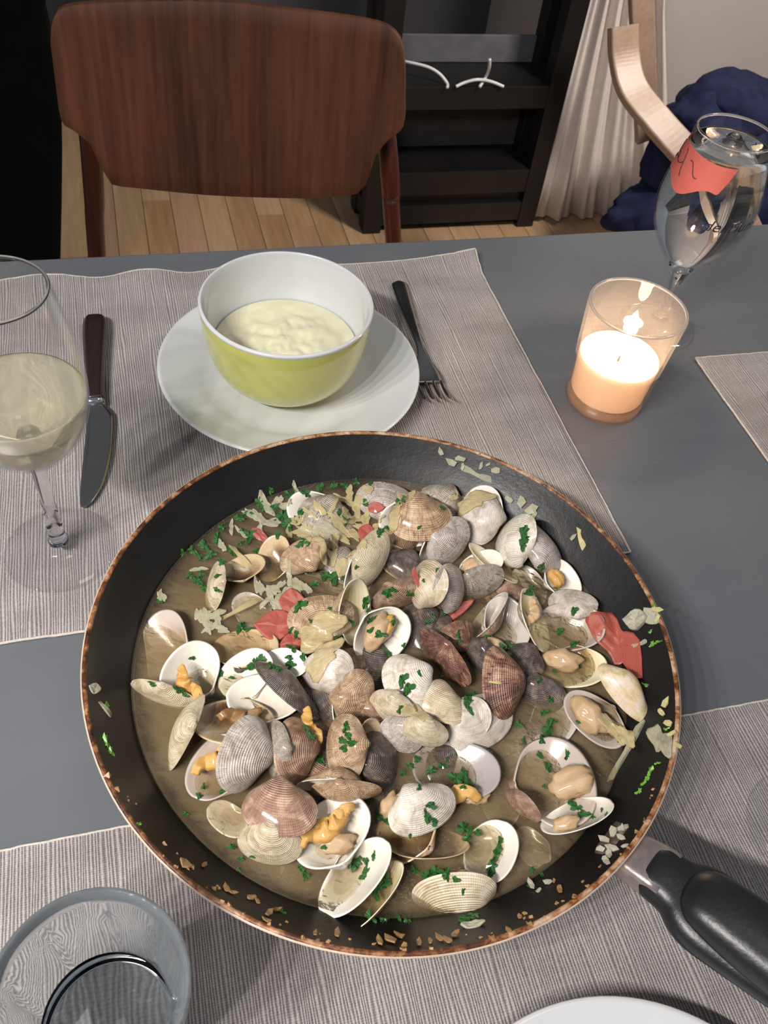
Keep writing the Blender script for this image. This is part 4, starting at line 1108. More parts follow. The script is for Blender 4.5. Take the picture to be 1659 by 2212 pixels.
  dict(label='shell on edge with an orange streak inside, left of the white rimmed shell', loc=(0.0920, 0.2587, 0.7980), v=[(0, (0.0920, 0.2587, 0.7980), (0.0653, -0.6856, 0.5250, 0.5002), (0.0382, 0.0382, 0.0382), 'tan', 'yellow')], f=[]),
  dict(label='big tan ribbed clam draped in golden onion at the middle left', loc=(0.0730, 0.2594, 0.7960), v=[(0, (0.0730, 0.2594, 0.7960), (0.0618, -0.0684, -0.1303, 0.9872), (0.0375, 0.0375, 0.0375), 'tan', 'white')], f=[]),
  dict(label='rosy smooth clam under a golden onion slice, centre left', loc=(0.0702, 0.2279, 0.7940), v=[(2, (0.0702, 0.2279, 0.7940), (0.0157, 0.2858, 0.2914, -0.9128), (0.0306, 0.0306, 0.0306), 'silk', 'grey')], f=[]),
  dict(label='dark pinkish clam in shadow right of the rosy smooth one', loc=(0.0843, 0.2347, 0.7860), v=[(2, (0.0843, 0.2347, 0.7860), (0.0137, 0.0261, -0.1235, 0.9919), (0.0225, 0.0225, 0.0225), 'pink', 'dark')], f=[]),
  dict(label='closed tan clam with strong growth rings in the centre', loc=(0.0799, 0.2086, 0.7960), v=[(2, (0.0799, 0.2086, 0.7960), (0.7412, 0.3192, -0.2520, 0.5340), (0.0309, 0.0278, 0.0309), 'tan', 'white'), (2, (0.0787, 0.2078, 0.7920), (0.2045, -0.5539, 0.7106, 0.3826), (0.0309, 0.0278, 0.0309), 'tan', 'white')], f=[]),
  dict(label='large white clam in the middle of the pan with a bright parsley leaf', loc=(0.1083, 0.2099, 0.8000), v=[(2, (0.1083, 0.2099, 0.8000), (0.7555, 0.0771, 0.0038, -0.6506), (0.0334, 0.0334, 0.0334), 'white', 'white'), (0, (0.0979, 0.1979, 0.7980), (0.7984, 0.4872, -0.1180, -0.3336), (0.0264, 0.0264, 0.0264), 'cream', 'white')], f=[]),
  dict(label='wrinkled cream clam just right of the large white clam', loc=(0.1225, 0.1964, 0.7970), v=[(4, (0.1225, 0.1964, 0.7970), (0.9569, 0.0171, 0.0474, -0.2861), (0.0321, 0.0321, 0.0321), 'cream', 'white')], f=[]),
  dict(label='small yellow tan clam with fine ribs hanging below the wrinkled cream clam', loc=(0.1103, 0.1824, 0.7980), v=[(2, (0.1103, 0.1824, 0.7980), (0.8945, 0.3856, 0.0012, -0.2262), (0.0250, 0.0200, 0.0250), 'cream', 'yellow')], f=[]),
  dict(label='grey rounded clam beneath the small yellow tan clam', loc=(0.0999, 0.1860, 0.7920), v=[(2, (0.0999, 0.1860, 0.7920), (0.8221, 0.4290, 0.0306, -0.3730), (0.0242, 0.0242, 0.0242), 'pale', 'grey')], f=[]),
  dict(label='smooth pale clam with a second valve behind it, centre right', loc=(0.1421, 0.1855, 0.7900), v=[(1, (0.1421, 0.1855, 0.7900), (0.9676, 0.1837, -0.0134, 0.1729), (0.0393, 0.0393, 0.0393), 'silk', 'white'), (1, (0.1342, 0.1881, 0.7880), (0.9009, 0.1679, -0.3893, 0.0932), (0.0346, 0.0346, 0.0346), 'silk', 'grey')], f=[]),
  dict(label='light brown clam standing upright with a parsley sprig, lower middle', loc=(0.0696, 0.1816, 0.7980), v=[(2, (0.0696, 0.1816, 0.7980), (0.5408, 0.3456, -0.0877, -0.7618), (0.0336, 0.0309, 0.0336), 'tan', 'dark'), (0, (0.0808, 0.1801, 0.7930), (0.0538, 0.5876, -0.6605, -0.4642), (0.0330, 0.0330, 0.0330), 'brown', 'dark')], f=[]),
  dict(label='dark outer shell curving behind the light brown upright clam', loc=(0.0866, 0.1756, 0.7880), v=[(0, (0.0866, 0.1756, 0.7880), (0.7451, 0.2616, 0.1293, 0.5997), (0.0342, 0.0342, 0.0342), 'dark', 'purple')], f=[]),
  dict(label='grey brown clam gaping slightly, left of the light brown upright clam', loc=(0.0451, 0.1872, 0.7940), v=[(0, (0.0451, 0.1872, 0.7940), (0.5965, -0.0663, 0.2536, -0.7586), (0.0331, 0.0314, 0.0331), 'brown', 'grey'), (0, (0.0372, 0.1890, 0.7910), (0.4574, 0.4925, -0.1675, -0.7212), (0.0317, 0.0317, 0.0317), 'grey', 'grey')], f=[(5, (0.0549, 0.1979, 0.7950), (0.7735, 0.1628, 0.0681, -0.6087), (0.0185, 0.0167, 0.0148), 'orange')]),
  dict(label='large pale lavender clam open over its orange meat at the left', loc=(0.0204, 0.1873, 0.8000), v=[(0, (0.0204, 0.1873, 0.8000), (0.4873, -0.0574, 0.3767, -0.7857), (0.0378, 0.0378, 0.0378), 'pale', 'white'), (0, (0.0072, 0.1889, 0.7880), (0.0076, -0.9114, -0.4090, -0.0459), (0.0362, 0.0362, 0.0362), 'cream', 'mauve')], f=[(4, (0.0063, 0.1911, 0.7920), (0.9541, 0.1579, -0.0470, 0.2502), (0.0216, 0.0194, 0.0172), 'orange'), (5, (0.0133, 0.1805, 0.7910), (0.8522, 0.1406, 0.0690, -0.4993), (0.0133, 0.0120, 0.0107), 'orange')]),
  dict(label='big rosy brown ribbed clam with its cream lower valve, lower left', loc=(0.0325, 0.1562, 0.8020), v=[(0, (0.0325, 0.1562, 0.8020), (0.9744, -0.0147, -0.0358, -0.2213), (0.0357, 0.0357, 0.0357), 'pink', 'white'), (0, (0.0262, 0.1445, 0.7940), (0.8688, 0.4527, -0.0147, -0.1999), (0.0303, 0.0303, 0.0303), 'cream', 'white')], f=[]),
  dict(label='thin white rim showing in the broth left of the big rosy clam', loc=(0.0092, 0.1643, 0.7830), v=[(3, (0.0092, 0.1643, 0.7830), (0.0017, -0.4704, -0.8789, 0.0791), (0.0235, 0.0235, 0.0235), 'cream', 'white')], f=[]),
  dict(label='ridged brown clam seen edge on, above the big open shell with orange meat', loc=(0.0659, 0.1630, 0.7930), v=[(4, (0.0659, 0.1630, 0.7930), (0.7088, 0.6921, -0.1203, -0.0648), (0.0344, 0.0344, 0.0344), 'tan', 'white'), (4, (0.0596, 0.1660, 0.7925), (0.1235, 0.0584, 0.6716, 0.7282), (0.0344, 0.0344, 0.0344), 'tan', 'white')], f=[]),
  dict(label='big open shell with bright orange meat at the bottom left of the pile', loc=(0.0549, 0.1449, 0.7920), v=[(0, (0.0549, 0.1449, 0.7920), (0.0038, 0.9736, 0.1993, 0.1115), (0.0406, 0.0406, 0.0406), 'pale', 'white')], f=[(4, (0.0511, 0.1450, 0.7960), (0.9715, 0.1176, -0.0698, 0.1935), (0.0252, 0.0227, 0.0202), 'orange'), (5, (0.0571, 0.1479, 0.7980), (0.9810, 0.1237, -0.0681, 0.1330), (0.0206, 0.0185, 0.0165), 'orange'), (1, (0.0565, 0.1385, 0.7930), (0.9909, 0.1238, -0.0472, -0.0229), (0.0158, 0.0158, 0.0158), 'tan')]),
  dict(label='large clean white shell filled with broth at the bottom of the pan', loc=(0.0610, 0.1232, 0.7915), v=[(2, (0.0610, 0.1232, 0.7915), (0.1966, -0.2382, 0.9430, -0.1239), (0.0426, 0.0315, 0.0426), 'cream', 'white'), (2, (0.0664, 0.1147, 0.7860), (0.2206, -0.2004, 0.8863, -0.3543), (0.0417, 0.0334, 0.0417), 'tan', 'yellow')], f=[]),
  dict(label='chalky white triangular clam near the bottom with parsley on it', loc=(0.0981, 0.1443, 0.7980), v=[(4, (0.0981, 0.1443, 0.7980), (0.9840, 0.1182, 0.0552, 0.1211), (0.0367, 0.0349, 0.0367), 'white', 'white')], f=[]),
  dict(label='brown edged open shell around the chalky white clam', loc=(0.0912, 0.1416, 0.7890), v=[(0, (0.0912, 0.1416, 0.7890), (0.0913, 0.9114, 0.3447, 0.2053), (0.0396, 0.0396, 0.0396), 'tan', 'dark'), (0, (0.0998, 0.1327, 0.7840), (0.0219, 0.1483, 0.9201, -0.3619), (0.0401, 0.0401, 0.0401), 'pink', 'dark')], f=[(1, (0.0855, 0.1537, 0.7860), (0.9068, 0.0918, -0.1199, 0.3936), (0.0135, 0.0135, 0.0135), 'tan')]),
  dict(label='wide purple grey shell brimming with broth and parsley, lower middle', loc=(0.1228, 0.1640, 0.7880), v=[(0, (0.1228, 0.1640, 0.7880), (0.0169, 0.9722, -0.2168, 0.0868), (0.0452, 0.0452, 0.0452), 'grey', 'purple')], f=[(6, (0.1181, 0.1505, 0.7910), (0.9684, 0.1463, -0.0751, -0.1875), (0.0226, 0.0203, 0.0181), 'orange'), (2, (0.1295, 0.1484, 0.7870), (0.9852, 0.1301, -0.1052, -0.0367), (0.0114, 0.0114, 0.0114), 'tan')]),
  dict(label='white rimmed shell full of parsley at the bottom right of the pile', loc=(0.1273, 0.1220, 0.7875), v=[(2, (0.1273, 0.1220, 0.7875), (0.0745, -0.4143, 0.8975, -0.1312), (0.0333, 0.0333, 0.0333), 'pink', 'white')], f=[]),
  dict(label='boat shaped cream clam lying low at the bottom of the pan', loc=(0.1051, 0.1079, 0.7860), v=[(0, (0.1051, 0.1079, 0.7860), (0.0172, -0.1339, -0.5649, 0.8140), (0.0395, 0.0395, 0.0395), 'cream', 'grey')], f=[(1, (0.1091, 0.1099, 0.7900), (0.9833, 0.1074, -0.0832, -0.1210), (0.0191, 0.0191, 0.0191), 'tan')]),
  dict(label='wide open clam with plump cream meat, its two valves joined at the left', loc=(0.1697, 0.1472, 0.7910), v=[(2, (0.1697, 0.1472, 0.7910), (0.0158, -0.6607, 0.7405, -0.1221), (0.0514, 0.0514, 0.0514), 'pink', 'mauve'), (3, (0.1508, 0.1393, 0.7870), (0.6517, 0.2184, -0.7187, 0.1053), (0.0306, 0.0306, 0.0306), 'pink', 'mauve')], f=[(0, (0.1777, 0.1437, 0.7930), (0.9813, 0.1216, -0.1489, -0.0048), (0.0239, 0.0239, 0.0239), 'tan'), (1, (0.1828, 0.1411, 0.7910), (0.9078, 0.0512, -0.1863, 0.3723), (0.0138, 0.0138, 0.0138), 'tan')]),
  dict(label='boat shaped white shell with parsley at the right end of the pan', loc=(0.1702, 0.1261, 0.7990), v=[(0, (0.1702, 0.1261, 0.7990), (0.1793, 0.0705, 0.9103, -0.3663), (0.0369, 0.0369, 0.0369), 'tan', 'white')], f=[(2, (0.1642, 0.1241, 0.7970), (0.9841, 0.1074, -0.1413, -0.0024), (0.0123, 0.0123, 0.0123), 'tan')]),
  dict(label='pale valve under the broth right of the white rimmed parsley shell', loc=(0.1503, 0.1216, 0.7800), v=[(3, (0.1503, 0.1216, 0.7800), (0.1161, 0.6084, 0.7837, 0.0473), (0.0231, 0.0231, 0.0231), 'grey', 'grey')], f=[]),
  dict(label='clean white shell with a folded strip of yellow meat at the far left', loc=(0.0005, 0.2416, 0.7910), v=[(2, (0.0005, 0.2416, 0.7910), (0.1781, -0.8977, -0.4026, 0.0165), (0.0366, 0.0366, 0.0366), 'cream', 'white'), (3, (-0.0128, 0.2327, 0.7870), (0.6528, 0.7134, -0.0673, -0.2458), (0.0389, 0.0389, 0.0389), 'cream', 'mauve')], f=[(5, (-0.0018, 0.2332, 0.7940), (0.8312, 0.1652, 0.1052, -0.5203), (0.0199, 0.0179, 0.0159), 'orange'), (4, (0.0021, 0.2276, 0.7920), (0.8070, 0.1583, 0.1074, -0.5587), (0.0118, 0.0106, 0.0094), 'orange')]),
  dict(label='grey brown shell sunk upright in the broth at the far left', loc=(-0.0117, 0.2648, 0.7840), v=[(1, (-0.0117, 0.2648, 0.7840), (0.0239, 0.7606, 0.5962, 0.2557), (0.0400, 0.0400, 0.0400), 'pink', 'mauve')], f=[]),
  dict(label='cream and brown shell on edge over a dark meat filled valve, left', loc=(-0.0048, 0.2091, 0.7900), v=[(0, (-0.0048, 0.2091, 0.7900), (0.3019, 0.3787, -0.3580, -0.7983), (0.0402, 0.0361, 0.0402), 'cream', 'mauve'), (0, (0.0186, 0.2092, 0.7920), (0.0054, 0.1432, 0.9814, -0.1277), (0.0417, 0.0417, 0.0417), 'brown', 'dark')], f=[(4, (0.0220, 0.2100, 0.7940), (0.9825, 0.1800, -0.0102, -0.0468), (0.0209, 0.0188, 0.0167), 'brown'), (1, (0.0302, 0.2033, 0.7920), (0.9494, 0.1741, 0.0210, -0.2605), (0.0144, 0.0144, 0.0144), 'brown')]),
  dict(label='cream rimmed shell crowded with parsley left of the rosy smooth clam', loc=(0.0281, 0.2362, 0.7900), v=[(2, (0.0281, 0.2362, 0.7900), (0.0863, -0.9648, -0.1420, -0.2038), (0.0322, 0.0322, 0.0322), 'cream', 'white')], f=[]),
  dict(label='small white scoop of shell right of the cream rimmed parsley shell', loc=(0.0496, 0.2375, 0.7920), v=[(2, (0.0496, 0.2375, 0.7920), (0.0444, -0.9827, 0.1747, -0.0435), (0.0241, 0.0241, 0.0241), 'white', 'white')], f=[]),
  dict(label='dark arched shell with a pale edge at upper left of the cream rimmed one', loc=(0.0307, 0.2546, 0.7860), v=[(0, (0.0307, 0.2546, 0.7860), (0.0710, 0.9948, -0.0638, 0.0353), (0.0365, 0.0365, 0.0365), 'dark', 'dark')], f=[]),
  dict(label='empty white shell lying under the dark ribbed clam at left', loc=(0.0356, 0.2196, 0.7920), v=[(0, (0.0356, 0.2196, 0.7920), (0.0107, 0.9985, -0.0535, -0.0075), (0.0396, 0.0396, 0.0396), 'pale', 'white')], f=[]),
  dict(label='dark striped clam slanting across the left of the pile', loc=(0.0468, 0.2206, 0.7960), v=[(3, (0.0468, 0.2206, 0.7960), (0.8831, -0.2088, 0.2532, -0.3353), (0.0415, 0.0311, 0.0415), 'dark', 'dark')], f=[]),
  dict(label='cream clam half opened around a slice of onion at upper left', loc=(0.0199, 0.2948, 0.7900), v=[(3, (0.0199, 0.2948, 0.7900), (0.4082, 0.4362, -0.1772, -0.7821), (0.0292, 0.0292, 0.0292), 'cream', 'dark'), (3, (0.0367, 0.3051, 0.7900), (0.0343, 0.9904, 0.1288, 0.0363), (0.0273, 0.0273, 0.0273), 'tan', 'dark')], f=[]),
  dict(label='dark clam beneath the middle of the pile left of the closed seamed clam', loc=(0.1282, 0.2515, 0.7860), v=[(0, (0.1282, 0.2515, 0.7860), (0.7506, 0.0579, -0.0479, -0.6565), (0.0322, 0.0322, 0.0322), 'dark', 'dark')], f=[]),
  dict(label='tan shell lying low in the broth below the tan pointed clam, upper left', loc=(0.0380, 0.2785, 0.7840), v=[(0, (0.0380, 0.2785, 0.7840), (0.0229, -0.5420, -0.8395, -0.0293), (0.0278, 0.0278, 0.0278), 'grey', 'grey')], f=[]),
  dict(label='brown clam showing its side beneath the closed tan ringed clam, centre', loc=(0.0873, 0.1994, 0.7860), v=[(0, (0.0873, 0.1994, 0.7860), (0.8488, 0.4347, 0.0126, -0.3009), (0.0295, 0.0295, 0.0295), 'brown', 'dark')], f=[]),
  dict(label='pink brown clam sunk behind the flat grey shell at the right', loc=(0.1865, 0.2628, 0.7830), v=[(3, (0.1865, 0.2628, 0.7830), (0.9124, 0.1118, -0.0994, -0.3810), (0.0307, 0.0307, 0.0307), 'pink', 'mauve')], f=[]),
  dict(label='grey shell glimpsed deep between the big open shells at lower left', loc=(0.0557, 0.1744, 0.7800), v=[(0, (0.0557, 0.1744, 0.7800), (0.9363, 0.0331, -0.0153, -0.3493), (0.0309, 0.0309, 0.0309), 'brown', 'grey')], f=[]),
  dict(label='dull shell lying under the broth below the wide purple grey shell', loc=(0.1432, 0.1479, 0.7770), v=[(3, (0.1432, 0.1479, 0.7770), (0.1250, 0.7385, 0.6626, 0.0036), (0.0300, 0.0300, 0.0300), 'grey', 'grey')], f=[]),
  dict(label='dark clam wedged in the gap below the ham blade, mostly hidden', loc=(0.1328, 0.2473, 0.7840), v=[(0, (0.1328, 0.2473, 0.7840), (0.2751, 0.0991, 0.0228, -0.9560), (0.0322, 0.0322, 0.0322), 'dark', 'dark')], f=[]),
  dict(label='brown clam wedged below the mauve brown triangular clam, mostly hidden', loc=(0.1312, 0.2659, 0.7830), v=[(0, (0.1312, 0.2659, 0.7830), (0.9937, 0.0620, -0.0886, 0.0310), (0.0312, 0.0312, 0.0312), 'brown', 'dark')], f=[]),
  dict(label='dark clam under the edge of the closed tan ringed clam, mostly hidden', loc=(0.0658, 0.2128, 0.7820), v=[(0, (0.0658, 0.2128, 0.7820), (0.7635, 0.0338, -0.0076, -0.6449), (0.0327, 0.0327, 0.0327), 'dark', 'dark')], f=[]),
  dict(label='brown clam in the gap right of the dark striped slanting clam, mostly hidden', loc=(0.0604, 0.1983, 0.7810), v=[(1, (0.0604, 0.1983, 0.7810), (0.9537, -0.0001, -0.0231, 0.3000), (0.0293, 0.0293, 0.0293), 'brown', 'dark')], f=[]),
  dict(label='dark clam deep between the big white clam and the rosy smooth clam', loc=(0.0969, 0.2324, 0.7820), v=[(2, (0.0969, 0.2324, 0.7820), (0.9596, 0.0517, -0.0444, -0.2728), (0.0340, 0.0340, 0.0340), 'dark', 'dark')], f=[]),
  dict(label='grey clam under broth right of the smooth pale clam, mostly hidden', loc=(0.1651, 0.1737, 0.7780), v=[(1, (0.1651, 0.1737, 0.7780), (0.3367, 0.1030, -0.0630, -0.9338), (0.0328, 0.0328, 0.0328), 'grey', 'dark')], f=[]),
  dict(label='dark clam buried below the wrinkled cream clam, mostly hidden', loc=(0.1165, 0.1751, 0.7790), v=[(0, (0.1165, 0.1751, 0.7790), (0.6036, 0.0482, -0.0605, -0.7935), (0.0320, 0.0320, 0.0320), 'dark', 'dark')], f=[]),
  dict(label='brown clam buried at the back between the tall tan clam and the cream banded clam', loc=(0.1309, 0.3127, 0.7830), v=[(2, (0.1309, 0.3127, 0.7830), (0.6115, 0.1292, 0.0281, -0.7801), (0.0317, 0.0317, 0.0317), 'brown', 'dark')], f=[]),
  dict(label='grey clam half under broth between the pointed tan clam and the tan ribbed clam', loc=(0.0933, 0.2992, 0.7810), v=[(0, (0.0933, 0.2992, 0.7810), (0.9353, 0.1055, -0.0181, -0.3372), (0.0369, 0.0369, 0.0369), 'grey', 'dark')], f=[])]
for cl in CLAMS:
    loc = Vector(cl['loc'])
    t = empty('clam', loc); tag(t, cl['label'], 'clam', 'steamed clams in the frying pan')
    for (var, pos, q, size, oc, ic) in cl['v']:
        o = bpy.data.objects.new('shell_valve', VALVES[var]); COL.objects.link(o)
        o.parent = t
        o.location = Vector(pos) - loc
        o.rotation_mode = 'QUATERNION'; o.rotation_quaternion = q
        o.scale = (size[0], size[1], size[2])
        for k, m in ((0, OUT[oc]), (1, INN[ic])):
            o.material_slots[k].link = 'OBJECT'; o.material_slots[k].material = m
    for (var, pos, q, size, col) in cl['f']:
        o = bpy.data.objects.new('meat', FLESH[var]); COL.objects.link(o)
        o.parent = t; o.location = Vector(pos) - loc
        o.rotation_mode = 'QUATERNION'; o.rotation_quaternion = q; o.scale = size
        if not FLESH[var].materials: FLESH[var].materials.append(M['flesh_orange'])
        o.material_slots[0].link = 'OBJECT'; o.material_slots[0].material = M['flesh_' + col]
for me in VALVES + FLESH:
    me.polygons.foreach_set('use_smooth', [True] * len(me.polygons))

# ------------------------------------------------------------------ garnish
def flake_mesh(seed, big=False):
    """a chopped parsley leaf: ragged, lobed, slightly cupped"""
    rnd = random.Random(seed)
    n = 16
    vs = [(0, 0, 0.03)]
    for i in range(n):
        a = 2 * PI * i / n
        r = 0.5 * (0.62 + 0.38 * math.sin(a * 1.5 + seed) ** 2) * rnd.uniform(0.72, 1.12)
        vs.append((r * math.cos(a), r * 0.62 * math.sin(a), 0.16 * rnd.uniform(-1, 1)))
    N = len(vs)
    vs += [(a, b, c - 0.05) for a, b, c in vs]
    fs = []
    for i in range(n):
        j = 1 + (i + 1) % n; k = 1 + i
        fs += [(0, k, j), (N, j + N, k + N), (k, k + N, j + N, j)]
    return mesh('parsley_flake', vs, fs)
def strip_mesh(name, seed, curl):
    """a cut piece of onion: a curved slab with square ends"""
    rnd = random.Random(seed)
    n = 10
    P = [Vector((-0.5 + i / n, 0.06 * math.sin(i * 0.6 + seed), -curl * ((i / n - 0.5) ** 2) * 2)) for i in range(n + 1)]
    sc = [(0.8 + 0.25 * math.sin(i * 0.8 + seed) + 0.1 * rnd.random(), 1.0) for i in range(n + 1)]
    me = sweep(name, P, rounded_section(0.5, 0.12, 0.03, 2), scale=sc)
    return me
def chunk_mesh(name, seed):
    """a cut scrap of onion: a thin uneven curved slab"""
    rnd = random.Random(seed * 7 + 1)
    n = 5 + seed % 3
    out = []
    for i in range(n):
        a = 2 * PI * (i + rnd.uniform(-0.25, 0.25)) / n
        rr = rnd.uniform(0.34, 0.56)
        out.append((rr * math.cos(a), rr * 0.8 * math.sin(a)))
    bm = bmesh.new()
    tilt = rnd.uniform(-0.5, 0.5)
    top = [bm.verts.new((x, y, 0.10 + 0.5 * x * x + tilt * x * y)) for x, y in out]
    bot = [bm.verts.new((x * 0.96, y * 0.96, -0.06 + 0.5 * x * x + tilt * x * y)) for x, y in out]
    ct = bm.verts.new((0, 0, 0.12)); cb = bm.verts.new((0, 0, -0.06))
    for i in range(n):
        j = (i + 1) % n
        bm.faces.new((ct, top[i], top[j])); bm.faces.new((cb, bot[j], bot[i])); bm.faces.new((top[i], bot[i], bot[j], top[j]))
    bmesh.ops.recalc_face_normals(bm, faces=bm.faces)
    me = bpy.data.meshes.new(name); bm.to_mesh(me); bm.free()
    return me
def slice_mesh(name, seed, outline, thick=0.12, curl=0.1):
    """a slice with its own outline, thick and a little curled"""
    pts = smooth_path([Vector((x, y, 0)) for x, y in outline + [outline[0]]], 3)[:-1]
    n = len(pts); c = sum(pts, Vector()) / n
    vs, fs = [], []
    def lift(p): return curl * (p.x * p.x - 0.08) + 0.05 * noise.noise(p * 4 + Vector((seed, 0, 0)))
    for side in (1, -1):
        for s in (1.0, 0.92, 0.5, 0.0):
            for p in (pts if s else [c]):
                q = c + (p - c) * s
                vs.append((q.x, q.y, lift(q) + side * thick / 2 * (0.6 if s == 1.0 else 1.0)))
    half = 3 * n + 1
    for h, fl in ((0, False), (half, True)):
        for k in range(2):
            for i in range(n):
                j = (i + 1) % n
                q = (h + k * n + i, h + k * n + j, h + (k + 1) * n + j, h + (k + 1) * n + i)
                fs.append(q[::-1] if fl else q)
        for i in range(n):
            q = (h + 2 * n + i, h + 2 * n + (i + 1) % n, h + 3 * n)
            fs.append(q[::-1] if fl else q)
    for i in range(n):
        j = (i + 1) % n
        fs.append((i, half + i, half + j, j))
    me = mesh(name, vs, fs); fix(me)
    return me
def drape_mesh(seed):
    """a limp ragged layer of cooked onion"""
    rnd = random.Random(seed)
    nr, na = 7, 26
    vs, fs = [(0, 0, 0)], []
    for k in range(1, nr + 1):
        for i in range(na):
            a = 2 * PI * i / na
            e = 0.40 + 0.13 * math.sin(a * 2 + seed) + 0.07 * math.sin(a * 5 + seed * 2) + 0.06 * noise.noise(Vector((math.cos(a) * 3, math.sin(a) * 3, seed)))
            rr = e * k / nr
            vs.append((rr * math.cos(a) * 1.1, rr * math.sin(a) * 0.62, 0))
    for i in range(na): fs.append((0, 1 + i, 1 + (i + 1) % na))
    for k in range(nr - 1):
        for i in range(na):
            j = (i + 1) % na; q = 1 + k * na
            fs.append((q + i, q + na + i, q + na + j, q + j))
    return mesh('onion_layer', vs, fs)
GM = {
 'drape': [drape_mesh(s) for s in range(6)],
 'parsley': [flake_mesh(s) for s in range(8)],
 'strip': [strip_mesh('onion_strip', s, c) for s, c in ((1, 0.1), (2, 0.5), (3, 0.9))],
 'chunk': [chunk_mesh('chunk', s) for s in range(8)],
 'tri': [slice_mesh('slice', 1, [(-0.5, -0.15), (-0.1, 0.42), (0.5, 0.30), (0.35, -0.25), (0.0, -0.42)])],
 'leafy': [slice_mesh('slice', 2, [(-0.5, 0.0), (-0.2, 0.28), (0.3, 0.22), (0.5, -0.05), (0.1, -0.25), (-0.3, -0.2)], 0.08, 0.3)],
 'hamtri': [slice_mesh('slice', 3, [(-0.5, -0.3), (-0.25, 0.1), (-0.3, 0.5), (0.1, 0.12), (0.5, -0.1), (0.3, -0.35), (-0.1, -0.38)], 0.14, 0.2)],
 'hamlong': [slice_mesh('slice', 4, [(-0.5, 0.05), (-0.3, 0.22), (0.1, 0.25), (0.4, 0.12), (0.5, -0.02), (0.1, -0.24), (-0.35, -0.2)], 0.12, -0.2)],
 'hamblade': [slice_mesh('slice', 5, [(-0.5, -0.12), (-0.1, 0.06), (0.2, 0.16), (0.5, 0.12), (0.2, -0.04), (-0.2, -0.14)], 0.07, 0.3)],
}
